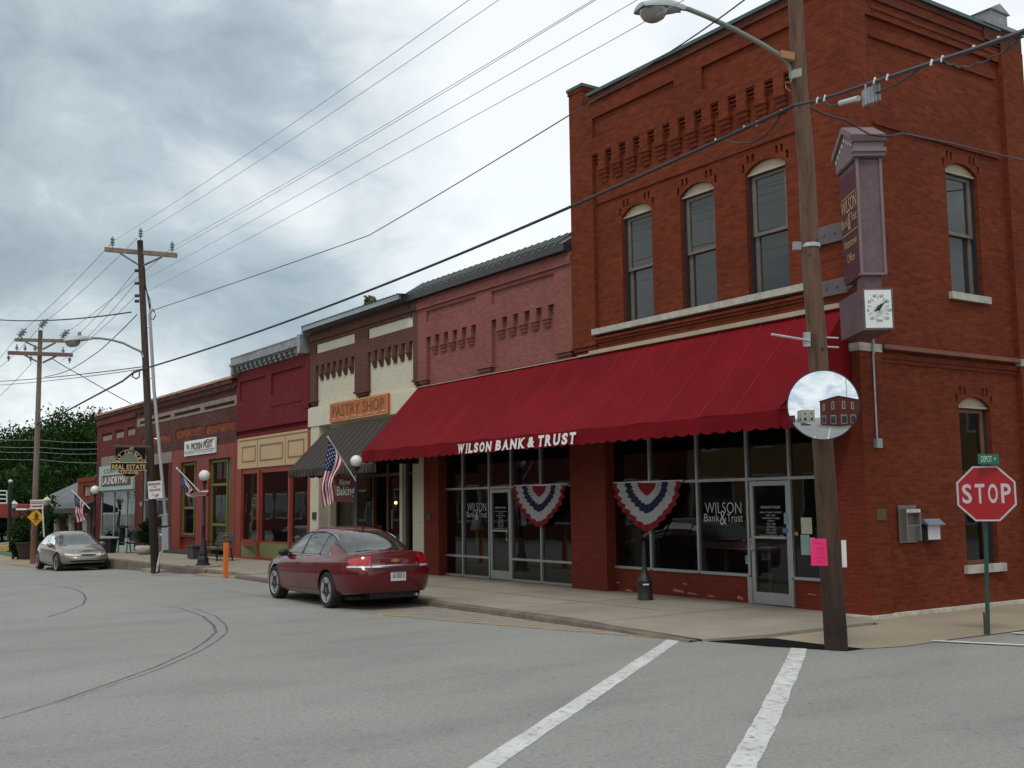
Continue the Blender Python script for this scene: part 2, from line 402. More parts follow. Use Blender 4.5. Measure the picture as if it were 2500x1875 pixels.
# ================================================================ GROUND
def gz(x):
    pts = [(-400, -0.62), (-62, -0.55), (-47, -0.45), (-38, -0.22), (-29, 0.0), (400, 0.0)]
    for (a, za), (b, zb) in zip(pts, pts[1:]):
        if a <= x <= b: return za + (zb - za) * (x - a) / (b - a)
def swz(x):
    pts = [(-400, -0.42), (-60, -0.25), (-48, 0.0), (-40, 0.06), (-28, 0.10), (400, 0.10)]
    for (a, za), (b, zb) in zip(pts, pts[1:]):
        if a <= x <= b: return za + (zb - za) * (x - a) / (b - a)
g = MB(); xs = [-400, -62, -47, -38, -29, -9, 20, 400]
g.grid([[(x, y, gz(x)) for x in xs] for y in (-400, -20, 10, 40, 400)])
tag(g.build('ground', ASPH), kind='structure')
# sidewalk along the shop fronts
FY = 14.3; CX = -11.167
sw = MB()
sxs = [-59, -48, -44, -40, -36, -32, -28.55]
sw.grid([[(x, y, swz(x)) for x in sxs] for y in (10.9, 14.0, 18.0)])
sw.grid([[(x, 10.9, swz(x)) for x in sxs], [(x, 10.9, gz(x) - 0.3) for x in sxs]])
sx2 = [-28.55, -24, -20, -17, -14]
sw.grid([[(x, y, swz(x) - (0.01 if y < 11 else 0)) for x in sx2] for y in (10.65, 12.5, 18.0)])
sw.poly([(-14, 10.65, 0.09), (-11.15, 10.68, 0.03), (-10.86, 11.68, 0.05), (-10.84, 12.4, 0.06), (-14, 12.5, 0.10)])
sw.poly([(-14, 12.5, 0.10), (-10.84, 12.4, 0.06), (-10.86, 13.95, 0.055), (-11.1, 14.2, 0.075), (-11.3, 18, 0.08), (-14, 18, 0.10)])
sw.poly([(-11.15, 10.68, 0.03), (-10.86, 11.68, 0.05), (-10.86, 11.68, -.1), (-11.15, 10.68, -.1)])
sw.poly([(-10.86, 11.68, 0.05), (-10.84, 12.4, 0.06), (-10.84, 12.4, -.1), (-10.86, 11.68, -.1)])
sw.poly([(-10.84, 12.4, 0.06), (-10.86, 13.95, 0.055), (-10.86, 13.95, -.1), (-10.84, 12.4, -.1)])
tag(sw.build('sidewalk', CONC), kind='structure')
cb = MB()
prev = None
n_ = 44
rows_t = []
for i in range(n_ + 1):
    x = -28.55 + i * (17.35 / n_); wv = 0.012 * math.sin(i * 2.1) + 0.01 * math.sin(i * 0.83)
    top = 0.095 if x < -14 else 0.095 - 0.075 * (x + 14) / 2.8
    rows_t.append([(x, 10.66, top + 0.002), (x, 10.52 + wv, top + 0.004), (x, 10.485 + wv, top - 0.02), (x, 10.465 + wv, -0.05)])
cb.grid(rows_t)
for seg in ((-59, -44.6), (-44.5, -38.2), (-38.1, -34.4), (-34.3, -31.6), (-31.5, -28.5)):
    a, b = seg; k = 6; rows = []
    for i in range(k + 1):
        x = a + (b - a) * i / k; j = 0.02 * math.sin(i * 2.3 + a)
        rows.append([(x, 10.92, swz(x) + 0.003), (x, 10.78 + j, swz(x) + 0.002), (x, 10.75 + j, swz(x) - 0.03), (x, 10.72 + j, gz(x) - 0.05)])
    cb.grid(rows)
    cb.poly([rows[0][0], rows[0][1], rows[0][3]]); cb.poly([rows[-1][0], rows[-1][1], rows[-1][3]])
tag(cb.build('curb', CURBM), kind='structure')
lk = MB()
lk.grid([[(-31.6, 10.42, -0.02), (-30, 10.44, 0.0), (-28.4, 10.47, 0.05)], [(-31.6, 10.74, -0.01), (-30, 10.74, 0.03), (-28.4, 10.7, 0.092)]])
lk.grid([[(-31.6, 10.42, -0.02), (-30, 10.44, 0.0), (-28.4, 10.47, 0.05)], [(-31.6, 10.40, -0.2), (-30, 10.42, -.2), (-28.4, 10.45, -.2)]])
lk.box(-36.8, -35.2, 10.35, 10.72, -0.3, -0.07)
tag(lk.build('kerb_step', CONC_T), kind='structure')
rp = MB()
rp.poly([(-10.80, 11.62, 0.012), (-9.86, 11.62, 0.012), (-9.28, 11.72, 0.008), (-9.10, 12.3, 0.008), (-9.14, 13.2, 0.01), (-9.1, 14.4, 0.012), (-9.0, 60, 0.012), (-11.3, 60, 0.075), (-11.25, 14.05, 0.045), (-10.72, 13.9, 0.04)])
tag(rp.build('corner_ramp', CONC_T), kind='structure')
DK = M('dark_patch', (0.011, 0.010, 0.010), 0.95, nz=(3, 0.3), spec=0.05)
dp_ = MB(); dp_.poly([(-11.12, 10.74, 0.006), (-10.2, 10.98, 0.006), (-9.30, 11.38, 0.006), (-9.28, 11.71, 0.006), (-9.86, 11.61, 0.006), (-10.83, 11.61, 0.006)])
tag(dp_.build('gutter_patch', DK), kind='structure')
JN = M('joint', (0.13, 0.115, 0.095), 0.95)
jt = MB()
for x in (-26.6, -24.0, -21.3, -18.6, -16.0, -13.4):
    jt.poly([(x, 10.67, 0.1), (x + 0.02, 10.67, 0.1), (x + 0.02, 14.2, 0.106), (x, 14.2, 0.106)])
jt.poly([(-28, 12.4, 0.1045), (-14, 12.45, 0.1045), (-14, 12.47, 0.1045), (-28, 12.42, 0.1045)])
tag(jt.build('sidewalk_joint', JN), kind='structure')
# painted lines
def ribbon(pts, wd, z=0.004, rag=0.0):
    mb = MB(); rows = []
    for i, p in enumerate(pts):
        a = Vector((*pts[max(i - 1, 0)], 0)); b = Vector((*pts[min(i + 1, len(pts) - 1)], 0))
        d = (b - a).normalized(); nn = Vector((-d.y, d.x, 0)); ww = (wd[i] if isinstance(wd, (list, tuple)) else wd) * (1 + rag * random.uniform(-1, 1)); nn2 = rag * 0.06 * random.uniform(-1, 1)
        q_ = Vector((*p, 0)); zz_ = gz(p[0]) + z
        rows.append([(q_ + nn * (ww / 2 + nn2)) + Vector((0, 0, zz_)), (q_ - nn * (ww / 2 - nn2)) + Vector((0, 0, zz_))])
    return mb.grid(rows)
def lerp2(a, b, n): return [(a[0] + (b[0] - a[0]) * i / n, a[1] + (b[1] - a[1]) * i / n) for i in range(n + 1)]
tag(ribbon(lerp2((-11.6, 10.62), (-3.2, -0.55), 60), 0.2, rag=0.05).build('crosswalk_line', PAINT_W), kind='structure')
CWL = [(-9.88, 11.17), (-9.3, 10.45), (-8.44, 9.34), (-7.05, 7.55), (-5.82, 5.92), (-2.0, 1.1), (5.5, -8.2)]
tag(ribbon([p_ for a_, b_ in zip(CWL, CWL[1:]) for p_ in lerp2(a_, b_, 12)[:-1]] + [CWL[-1]], 0.21, rag=0.06).build('crosswalk_line', PAINT_W), kind='structure')
tag(ribbon([(-9.2, 13.0), (-8.19, 13.48), (-5, 14.7), (0, 16.2)], 0.14, 0.016).build('crosswalk_line', PAINT_W), kind='structure')
tag(ribbon([(-9.0, 14.56), (-8.3, 14.68), (-5, 15.9), (0, 17.4)], 0.14, 0.018).build('crosswalk_line', PAINT_W), kind='structure')
ye = MB()
for i in range(17):
    x0 = -19.2 + i * 0.46
    yb = 9.05 + max(0, (x0 + 17.3)) * 0.26
    if yb > 10.2: continue
    L = (10.44 - yb) / 0.80
    r_ = ribbon(lerp2((x0, yb), (x0 + 0.62 * L, 10.42), 3), 0.08, 0.005)
    b0 = len(ye.v); ye.v += r_.v
    for f in r_.f: ye.face([i_ + b0 for i_ in f])
tag(ye.build('yellow_hatching', PAINT_Y), kind='structure')
tag(ribbon([(-17.3, 9.02), (-14.36, 9.75), (-11.6, 10.56)], 0.09, 0.009).build('yellow_line', PAINT_Y), kind='structure')
tag(ribbon([(-46, 8.2), (-38, 8.33), (-33, 8.6), (-29.8, 8.77), (-24.7, 8.86), (-17.4, 8.95)], 0.10, 0.005).build('yellow_line', PAINT_YF), kind='structure')
arc = [(-9.6, 0.2), (-11.23, 1.92), (-11.82, 2.52), (-12.8, 3.36), (-13.61, 4.03), (-14.85, 4.88), (-15.71, 5.36), (-16.7, 5.85), (-17.66, 6.15), (-19.21, 6.50), (-20.96, 6.67), (-22.6, 6.5)]
arc2 = [(x + 0.05 + 0.009 * i, y + 0.0 + 0.02 * i) for i, (x, y) in enumerate(arc)]
tag(ribbon(arc, [0.02, 0.03, 0.035, 0.04, 0.04, 0.035, 0.04, 0.05, 0.055, 0.05, 0.03, 0.01]).build('tyre_mark', TYRE_MARK), kind='structure')
tag(ribbon(arc2[2:-1], [0.01, 0.02, 0.03, 0.03, 0.03, 0.03, 0.035, 0.03, 0.02]).build('tyre_mark', TYRE_MARK), kind='structure')
tag(ribbon([(-21.0, 4.3), (-21.8, 4.75), (-23.17, 5.4), (-24.77, 5.83), (-26.2, 6.1), (-27.23, 6.22), (-28.8, 6.27), (-30.81, 6.07)], 0.045).build('tyre_mark', TYRE_MARK), kind='structure')
# ================================================================ BUILDINGS
class Wall:
    """maps (along, depth, z) to world: front walls face -Y, side walls face +X"""
    def __init__(s, side=False, base=FY): s.side = side; s.b = base
    def box(s, mb, a0, a1, d0, d1, z0, z1, mi=0):
        if s.side: mb.box(s.b - d1, s.b - d0, a0, a1, z0, z1, mi)
        else: mb.box(a0, a1, s.b + d0, s.b + d1, z0, z1, mi)
    def p(s, a, d, z): return (s.b - d, a, z) if s.side else (a, s.b + d, z)
    def ext(s, d): return (-d, 0, 0) if s.side else (0, d, 0)
FR = Wall(); SD = Wall(True, CX)
def holed(mb, W_, a0, a1, z0, z1, d0, d1, holes, mi=0):
    """wall slab with rectangular openings (a0,a1,z0,z1)"""
    zs = sorted({z0, z1} | {h[2] for h in holes if z0 < h[2] < z1} | {h[3] for h in holes if z0 < h[3] < z1})
    for za, zb in zip(zs, zs[1:]):
        zc = (za + zb) / 2; cut = sorted([(h[0], h[1]) for h in holes if h[2] < zc < h[3]])
        cur = a0
        for c0, c1 in cut:
            if c0 > cur: W_.box(mb, cur, c0, d0, d1, za, zb, mi)
            cur = max(cur, c1)
        if cur < a1: W_.box(mb, cur, a1, d0, d1, za, zb, mi)
def arch_pts(a0, a1, z, rise, n=10):
    c = (a0 + a1) / 2; h = (a1 - a0) / 2; R = (h * h + rise * rise) / (2 * rise); zc = z + rise - R
    out = []
    for i in range(n + 1):
        a = a0 + (a1 - a0) * i / n; out.append((a, zc + math.sqrt(R * R - (a - c) ** 2)))
    return out
def arched_window(root, W_, a0, a1, z0, z1, rise, d, brickm, sill=None, sillm=STONE, sashm=None, glass=None):
    """tall sash window under a segmental arch; wall face at depth d"""
    pts = arch_pts(a0, a1, z1, rise)
    sp = MB(); c = len(pts) // 2
    for half in (pts[:c + 1], pts[c:]):
        corner = (half[0][0], z1 + rise + 0.02) if half is not None and half[0][0] == a0 else (half[-1][0], z1 + rise + 0.02)
        mid = (pts[c][0], z1 + rise + 0.02)
        loop = [W_.p(a, d, z) for a, z in half] + ([W_.p(*[mid[0], d, mid[1]]), W_.p(corner[0], d, corner[1])] if half[0][0] == a0 else [W_.p(corner[0], d, corner[1]), W_.p(mid[0], d, mid[1])])
        sp.prism(loop, W_.ext(0.25))
    W_.box(sp, a0 - 0.15, a1 + 0.15, d + 0.06, d + 0.2, z1 + rise + 0.021, z1 + rise + 0.24); W_.box(sp, a0 - 0.15, a0 - 0.001, d + 0.06, d + 0.2, z1, z1 + rise + 0.021); W_.box(sp, a1 + 0.001, a1 + 0.15, d + 0.06, d + 0.2, z1, z1 + rise + 0.021)
    sp.build('arch', brickm, root)
    fr = MB()
    W_.box(fr, a0, a0 + 0.05, d + 0.09, d + 0.2, z0, z1); W_.box(fr, a1 - 0.05, a1, d + 0.09, d + 0.2, z0, z1)
    W_.box(fr, a0 + 0.05, a1 - 0.05, d + 0.09, d + 0.2, z1 - 0.05, z1)
    win = fr.build('window', FRAME_D, root)
    s_ = MB(); zm = z0 + (z1 - z0) * 0.5
    A0, A1 = a0 + 0.05, a1 - 0.05
    for (za, zb, dd, th) in ((z0, zm + 0.03, 0.19, 0.09), (zm - 0.03, z1 - 0.05, 0.15, 0.085)):
        W_.box(s_, A0, A0 + th, d + dd - 0.03, d + dd + 0.02, za, zb); W_.box(s_, A1 - th, A1, d + dd - 0.03, d + dd + 0.02, za, zb)
        W_.box(s_, A0 + th, A1 - th, d + dd - 0.03, d + dd + 0.02, za, za + 0.06); W_.box(s_, A0 + th, A1 - th, d + dd - 0.03, d + dd + 0.02, zb - 0.06, zb)
    s_.build('sash', sashm or SASH, win)
    for za, zb, dd in ((z0 + 0.06, zm - 0.03, 0.19), (zm + 0.03, z1 - 0.11, 0.15)):
        gl = MB(); W_.box(gl, A0 + 0.08, A1 - 0.08, d + dd - 0.005, d + dd + 0.005, za, zb); gl.build('pane', glass or GLASS_UP, win)
    lu = MB(); loop = [W_.p(a, d + 0.07, z) for a, z in arch_pts(a0, a1, z1, rise)]
    lu.prism(loop, W_.ext(0.12)); W_.box(lu, a0 - 0.0, a1 + 0.0, d + 0.05, d + 0.18, z1 - 0.035, z1 - 0.001)
    lu.build('arch_panel', SILLB, win)
    if sill:
        s2 = MB(); W_.box(s2, a0 - 0.10, a1 + 0.12, d - 0.07, d + 0.2, z0 - sill, z0 - 0.001); s2.build('sill', sillm, root)
def corbels(mb, W_, centers, wd, zt, zb, d_back, d_front, steps=4, mi=0):
    """stepped brick brackets hanging below a band"""
    h = (zt - zb) / steps; dep = d_back - d_front
    for c in centers:
        for k in range(steps):
            f = 1 - (k + 0.3) / (steps + 0.6); wk = wd * (1 - 0.10 * k)
            z1_ = zt - k * h
            W_.box(mb, c - wk / 2, c + wk / 2, d_back - dep * f, d_back + 0.01, z1_ - h * 0.72, z1_ + 0.001, mi)
            W_.box(mb, c - wk / 2 + 0.01, c + wk / 2 - 0.01, d_back - dep * f + 0.02, d_back + 0.01, z1_ - h + 0.001, z1_ - h * 0.72, mi)
def notches(a0, a1, z1, rise):
    ap = arch_pts(a0, a1, z1, rise, 40); out = []
    for x in (a0 - 0.07, a0 + 0.05, a0 + 0.17, a1 - 0.22, a1 - 0.10, a1 + 0.02):
        zz_ = min(ap, key=lambda p: abs(p[0] - x - 0.02))[1]
        zb_ = max(zz_ + 0.05, z1 + 0.045) if x < a0 or x > a1 - 0.01 else max(zz_ + 0.05, z1 + rise + 0.03)
        out.append((x, x + 0.06, zb_, zb_ + 0.14))
    return out
# ---------------- corner building
R1 = thing('corner_building', 'two-storey red brick corner building with arched upper windows and corbelled parapet', 'building', (-14.8, 14.3, 0))
LX = -18.60; RD = 0.10
wb = MB()
wn = [(-17.02, -16.10), (-15.27, -14.35), (-13.56, -12.61)]
holes = [(a, b, 5.51, 7.93) for a, b in wn]
holed(wb, FR, LX + 0.2, CX - 0.3, 4.9, 9.0, RD, 0.38, holes)             # recessed window wall
holed(wb, FR, -17.83, -11.95, 8.98, 9.62, 0.0, 0.38, [])                 # filler replaced by slots below
wb = MB()
for a, b in wn: holes += notches(a, b, 7.74, 0.17)
holed(wb, FR, -17.83, -11.95, 4.95, 8.94, RD, 0.38, holes)
slots = [(-17.83 + 0.445 * i, -17.83 + 0.445 * i + 0.205) for i in range(13)]
holed(wb, FR, -17.83, -11.95, 8.94, 9.27, 0.0, 0.38 - 0.28, [(a, b, 8.94, 9.27) for a, b in slots])
FR.box(wb, -17.83, -11.95, RD + 0.0, 0.38, 8.94, 9.27)
panels = [(-17.8, -15.24, 9.62, 10.06), (-14.48, -11.99, 9.62, 10.06)]
holed(wb, FR, -17.83, -11.95, 9.27, 10.40, 0.0, 0.06, panels)
FR.box(wb, -17.83, -11.95, 0.06, 0.38, 9.27, 10.58)
for a, b in slots:                                                       # stepped bricks seen at the top of each slot
    for k in range(3): FR.box(wb, a, b, 0.02 + 0.025 * k, 0.1, 9.24 - 0.07 * k, 9.27 - 0.07 * k - 0.0)
cs = [(slots[i][1] + slots[i + 1][0]) / 2 for i in range(12)]
corbels(wb, FR, cs, 0.275, 8.94, 8.60, RD, -0.02, 4)
FR.box(wb, -17.83, -11.95, RD - 0.03, RD + 0.01, 8.19, 8.25)
FR.box(wb, LX, -17.83, 0.0, 0.38, 5.25, 10.40)
FR.box(wb, -11.95, CX - 0.001, 0.0, 0.5, 4.95, 10.40)
for k in range(3): FR.box(wb, LX + 0.02 * k, -17.80 - 0.02 * k, 0.0 - 0.03 + 0.03 * k, 0.38, 5.17 - 0.08 * k, 5.25 - 0.08 * k - (0.015 if k else 0))
for k in range(3): FR.box(wb, -17.83, -11.95, -0.02 + 0.03 * k, 0.38, 5.27 - 0.06 * k, 5.33 - 0.06 * k - 0.01)
FR.box(wb, -17.83, -11.95, 0.05, 0.38, 4.95, 5.15)
wb.build('front_wall', BR_CORNER, R1)
pb = MB()
FR.box(pb, -17.86, CX + 0.04, -0.045, 0.4, 10.40, 10.46); FR.box(pb, -17.86, CX + 0.02, -0.02, 0.4, 10.46, 10.56)
SD.box(pb, 14.3, 18.75, -0.02, 0.4, 10.46, 10.56)
SD.box(pb, 14.3 + 0.4, 18.75, -0.04, 0.0, 10.26, 10.32)
pb.build('parapet', BR_CORNER_D, R1)
cp = MB(); FR.box(cp, -17.9, CX + 0.07, -0.07, 0.42, 10.56, 10.63); SD.box(cp, 14.72, 18.75, -0.07, 0.42, 10.56, 10.63)
cp.build('coping', COPING, R1)
pr = MB(); pr.box(LX, -18.12, 14.3, 14.80, 10.40, 10.88); pr.box(LX - 0.02, -18.10, 14.28, 14.82, 10.80, 10.88)
pr.build('corner_pier', BR_CORNER, R1)
pc = MB(); pc.box(LX - 0.04, -18.08, 14.26, 14.84, 10.882, 10.95); pc.build('pier_cap', COPING, R1)
for a, b in wn: arched_window(R1, FR, a, b, 5.51, 7.74, 0.17, RD, BR_CORNER)
sl = MB(); x = -17.9
for L in (0.72, 1.25, 0.42, 1.35, 0.5, 1.4, 0.62): 
    FR.box(sl, x, min(x + L - 0.006, -11.99), RD - 0.16 + 0.008 * ((x * 7) % 1), 0.3, 5.385, 5.505); x += L
sl.build('sill', STONE, R1)
# left party wall + rear so the block is solid
bk_ = MB(); bk_.box(LX, LX + 0.3, 14.68, 32, 0, 10.5); bk_.box(LX + 0.3, CX - 0.4, 14.7, 32, 9.6, 9.7); bk_.build('party_wall', BR_CORNER_D, R1)
# side wall
sb = MB()
sh = [(17.03, 17.97, 5.455, 7.83 + 0.03), (17.03, 17.95, 0.76, 3.69)]
holed(sb, SD, 14.85, 18.75, 4.38, 9.98, 0.06, 0.4, [(16.95, 17.90, 5.455, 7.85)] + notches(16.95, 17.90, 7.67, 0.16))
holed(sb, SD, 14.85, 18.75, 0.10, 4.10, 0.06, 0.4, [(16.95, 17.88, 0.76, 3.66)] + notches(16.95, 17.88, 3.48, 0.16))
SD.box(sb, 14.85, 18.75, 0.0, 0.4, 9.98, 10.46)
for (y0, y1, z0, z1, d) in ((15.0, 18.6, 9.62, 9.68, 0.02), (15.0, 18.6, 8.10, 8.16, 0.02), (15.0, 18.6, 10.1, 10.16, -0.02)): SD.box(sb, y0, y1, d, 0.06, z0, z1)
SD.box(sb, 14.301, 14.85, 0.0, 0.4, 4.38, 10.46); SD.box(sb, 14.301, 14.85, 0.0, 0.4, 0.10, 4.25)
SD.box(sb, 18.75, 19.46, -0.05, 0.4, 0.10, 4.25); SD.box(sb, 18.75, 19.46, -0.05, 0.4, 4.38, 10.28)
SD.box(sb, 14.85, 18.75, 0.04, 0.4, 4.10, 4.17); SD.box(sb, 14.85, 18.75, 0.02, 0.4, 4.17, 4.25); SD.box(sb, 14.85, 18.75, 0.05, 0.4, 4.25, 4.31)
sb.build('side_wall', BR_CORNER, R1)
co = MB(); SD.box(co, 14.86, 18.74, -0.07, 0.4, 4.31, 4.38); co.build('string_course', M('red_stone_course', (0.20, 0.075, 0.055), 0.8, nz=(5, 0.25)), R1)
for (y0, y1) in ((14.29, 14.86), (18.74, 19.47)):
    q = MB(); SD.box(q, y0, y1, -0.012 if y0 < 15 else -0.065, 0.42, 4.25, 4.38); q.build('stone_block', STONE, R1)
arched_window(R1, SD, 16.95, 17.90, 5.455, 7.67, 0.16, 0.06, BR_CORNER, sill=0.125)
arched_window(R1, SD, 16.95, 17.88, 0.76, 3.48, 0.16, 0.06, BR_CORNER, sill=0.14, sashm=M('brown_wood_sash', (0.16, 0.075, 0.035), .6, nz=(4, .3)), glass=GLASS)
interior_side = MB(); interior_side.box(CX - 1.6, CX - 1.5, 16.0, 18.7, 0.3, 4.0); interior_side.box(CX - 1.5, CX - 0.9, 16.9, 18.2, 0.3, 1.3); interior_side.build('interior', INTER_L, R1)
bs = MB(); SD.box(bs, 14.80, 19.5, -0.03, 0.4, 0.02, 0.10); SD.box(bs, 14.22, 14.80, -0.07, 0.4, -0.02, 0.10); FR.box(bs, -11.95, CX + 0.062, -0.083, 0.4, 0.025, 0.098)
bs.build('stone_base', M('white_base_stone', (0.52, 0.49, 0.42), 0.9, nz=(7, 0.3), bump=(18, 1.0)), R1)
pr = MB(); SD.box(pr, 18.25, 19.46, -0.04, 0.55, 10.28, 10.62); pr.build('rear_pier', BR_CORNER_D, R1)
pc = MB(); SD.box(pc, 18.2, 19.52, -0.09, 0.6, 10.62, 10.70)
SD.box(pc, 18.55, 19.1, 0.0, 0.5, 10.70, 10.98)
pc.prism([(CX + 0.04, 18.5, 10.98), (CX + 0.04, 19.15, 10.98), (CX + 0.04, 18.825, 11.14)], (-0.6, 0, 0))
pc.build('chimney_cap', GREYMET, R1)
# ground floor front: columns, kick wall
gf = MB()
FR.box(gf, -18.74, -17.56, -0.05, 0.4, 0.09, 5.0)
FR.box(gf, -11.98, CX - 0.001, 0.0, 0.5, 0.10, 4.95)
FR.box(gf, -17.56, -13.87, 0.19, 0.42, 0.09, 0.56); FR.box(gf, -12.86, -11.98, 0.19, 0.42, 0.07, 0.56)
FR.box(gf, -17.56, -11.98, 0.10, 0.42, 3.62, 4.95)
gf.build('pier', BR_COL, R1)
ch = MB()
for (x, z, wd_, h_) in ((-17.62, 0.26, 0.18, 0.03), (-17.3, 0.12, 0.25, 0.04), (-16.85, 0.22, 0.10, 0.05), (-15.9, 0.19, 0.35, 0.05), (-15.5, 0.17, 0.3, 0.03), (-14.95, 0.15, 0.2, 0.03), (-14.2, 0.16, 0.16, 0.06), (-15.6, 0.34, 0.12, 0.03), (-12.6, 0.33, 0.2, 0.02)):
    ch.poly([(x, 14.487, z), (x + wd_, 14.487, z - h_ * 0.3), (x + wd_ * 0.85, 14.487, z + h_ * 0.5), (x + wd_ * 0.2, 14.487, z + h_)])
ch.build('paint_chip', M('bare_chipped_brick', (0.32, 0.17, 0.10), 0.9, nz=(12, 0.3)), R1)
def shopfront(root, xs, zs, Y, skip=(), mat=ALU, door=None, glass=GLASS, th=0.05, dp=0.1):
    """aluminium grid of bars with one pane per bay; skip holds (column,row) left without a pane"""
    mb = MB()
    for x in xs:
        mb.box(x - th / 2, x + th / 2, Y - dp / 2, Y + dp / 2, zs[0], zs[-1])
    for z in zs:
        for a, b in zip(xs, xs[1:]):
            if door and abs(a - door[0]) < 0.2 and z < zs[-1] - 0.01 and z not in door[2]: continue
            mb.box(a + th / 2, b - th / 2, Y - dp / 2 + 0.003, Y + dp / 2 - 0.003, z - th / 2, z + th / 2)
    fr_ = mb.build('storefront_frame', mat, root)
    for i, (a, b) in enumerate(zip(xs, xs[1:])):
        for j, (c, d) in enumerate(zip(zs, zs[1:])):
            if (i, j) in skip: continue
            gl = MB(); gl.poly([(a + th / 2, Y, c + th / 2), (b - th / 2, Y, c + th / 2), (b - th / 2, Y, d - th / 2), (a + th / 2, Y, d - th / 2)])
            gl.build('pane', glass, fr_)
    return fr_
def glass_door(root, x0, x1, z0, z1, Y, rail=0.075, bottom=0.2, handle_right=True, mat=ALU):
    mb = MB(); y0, y1 = Y - 0.035, Y + 0.035
    mb.box(x0, x0 + rail, y0, y1, z0, z1); mb.box(x1 - rail, x1, y0, y1, z0, z1)
    mb.box(x0 + rail, x1 - rail, y0, y1, z0, z0 + bottom); mb.box(x0 + rail, x1 - rail, y0, y1, z1 - 0.08, z1)
    mb.box(x0 + rail, x1 - rail, y0 - 0.03, y0 - 0.005, 1.235, 1.275)
    d = mb.build('door', mat, root)
    gl = MB(); gl.poly([(x0 + rail, Y, z0 + bottom), (x1 - rail, Y, z0 + bottom), (x1 - rail, Y, z1 - 0.08), (x0 + rail, Y, z1 - 0.08)]); gl.build('pane', GLASS, d)
    h = MB(); hx = x1 - 0.06 if handle_right else x0 + 0.06
    h.tube([(hx, y0 - 0.01, 1.26), (hx, y0 - 0.07, 1.24), (hx, y0 - 0.07, 1.04), (hx, y0 - 0.01, 1.02)], 0.016, 8); h.build('handle', STEEL, d)
    return d
S = 14.50
shopfront(R1, [-17.72, -16.44, -15.11, -13.84, -12.86, -11.99], [0.585, 2.27, 3.62], S, skip=((3, 0),), door=(-13.84, -12.86, (2.27,)))
for a_, b_ in ((-13.885, -13.79), (-12.885, -12.84)): jb = MB(); jb.box(a_, b_, S - 0.06, S + 0.06, 0.1, 0.56); jb.build('door_jamb', ALU, R1)
glass_door(R1, -13.79, -12.89, 0.11, 2.23, S, handle_right=False)
def interior(root, x0, x1, Y, depth, z0, z1, mat=INTER, ceil=None):
    mb = MB()
    mb.poly([(x0, Y + depth, z0), (x1, Y + depth, z0), (x1, Y + depth, z1), (x0, Y + depth, z1)])
    mb.poly([(x0, Y, z0), (x0, Y + depth, z0), (x0, Y + depth, z1), (x0, Y, z1)])
    mb.poly([(x1, Y, z0), (x1, Y + depth, z0), (x1, Y + depth, z1), (x1, Y, z1)])
    mb.poly([(x0, Y, z0), (x1, Y, z0), (x1, Y + depth, z0), (x0, Y + depth, z0)])
    mb.poly([(x0, Y, z1), (x1, Y, z1), (x1, Y + depth, z1), (x0, Y + depth, z1)])
    return mb.build('interior', mat, root)
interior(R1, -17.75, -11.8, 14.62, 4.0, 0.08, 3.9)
# ---------------- pink building
R2 = thing('pink_painted_building', 'one-storey pink painted brick building with dark metal mansard edge beside the tall brick corner building', 'building', (-22, 14.3, 0))
def corbel_front(root, x0, x1, mid0, mid1, zt, mat, mat_low, pil_l, pil_r, panels_mat=None, nL=6, nR=6, rec=0.10, slotL=None, slotR=None, lowz=4.3):
    up = MB(); lo = MB()
    pl = []
    pL = (pil_l[1] + 0.02, mid0 - 0.0, 6.67, 6.965); pR = (mid1 + 0.03, pil_r[0] - 0.0, 6.67, 6.965)
    zs_top, zs_bot = 6.28, 6.03
    def slotset(a, b, n):
        w0 = 0.225; sp_ = (b - a - w0) / (n - 1); return [(a + i * sp_, a + i * sp_ + w0) for i in range(n)]
    sL = slotset(pil_l[1], mid0, nL) if not slotL else slotL; sR = slotset(mid1, pil_r[0], nR)
    holed(up, FR, pil_l[1], pil_r[0], zs_top, zt - 0.28, 0.0, 0.05, [pL, pR])
    FR.box(up, pil_l[1], pil_r[0], 0.05, 0.35, zs_top, zt - 0.28)
    FR.box(up, pil_l[0], pil_r[1], -0.05, 0.35, zt - 0.28, zt - 0.10); FR.box(up, pil_l[0], pil_r[1], -0.02, 0.35, zt - 0.10, zt)
    for a, b, ss in ((pil_l[1], mid0, sL), (mid1, pil_r[0], sR)):
        holed(up, FR, a, b, zs_bot, zs_top, 0.0, rec, [(p, q, zs_bot, zs_top) for p, q in ss])
        cc = [(ss[i][1] + ss[i + 1][0]) / 2 for i in range(len(ss) - 1)]
        corbels(up, FR, cc, (ss[1][0] - ss[0][1]) * 1.08, zs_bot, 5.80, rec, -0.02, 3)
    FR.box(lo, pil_l[1], pil_r[0], rec, 0.35, lowz, zs_top)
    for a, b, bot in ((pil_l[0], pil_l[1], 5.21), (mid0, mid1, 5.21), (pil_r[0], pil_r[1], 5.21)):
        FR.box(up, a, b, 0.0, rec + 0.02 if a == mid0 else 0.35, bot, zs_top if a == mid0 else zt - 0.28)
        for k in range(3):
            ins = 0.07 * k if a == mid0 else 0.03 * k
            FR.box(up, a + ins - (0.03 if k == 0 else 0), b - ins + (0.03 if k == 0 else 0) - (0.04 if b > pil_r[0] else 0), 0.0 - 0.03 + 0.04 * k, 0.35 if a != mid0 else rec + 0.02, bot - 0.075 * (k + 1) + 0.012, bot - 0.075 * k - 0.001)
    up.build('corbelled_band', mat, root)
    lo.build('wall', mat_low, root)
corbel_front(R2, -25.40, LX, -22.50, -21.82, 7.34, BR_PINK, BR_PINK, (-25.40, -24.95), (-19.28, -18.63), lowz=3.9)
ef = MB()
ef.box(-25.75, -18.66, 14.12, 14.5, 7.345, 7.51); ef.build('fascia', DARKMET, R2)
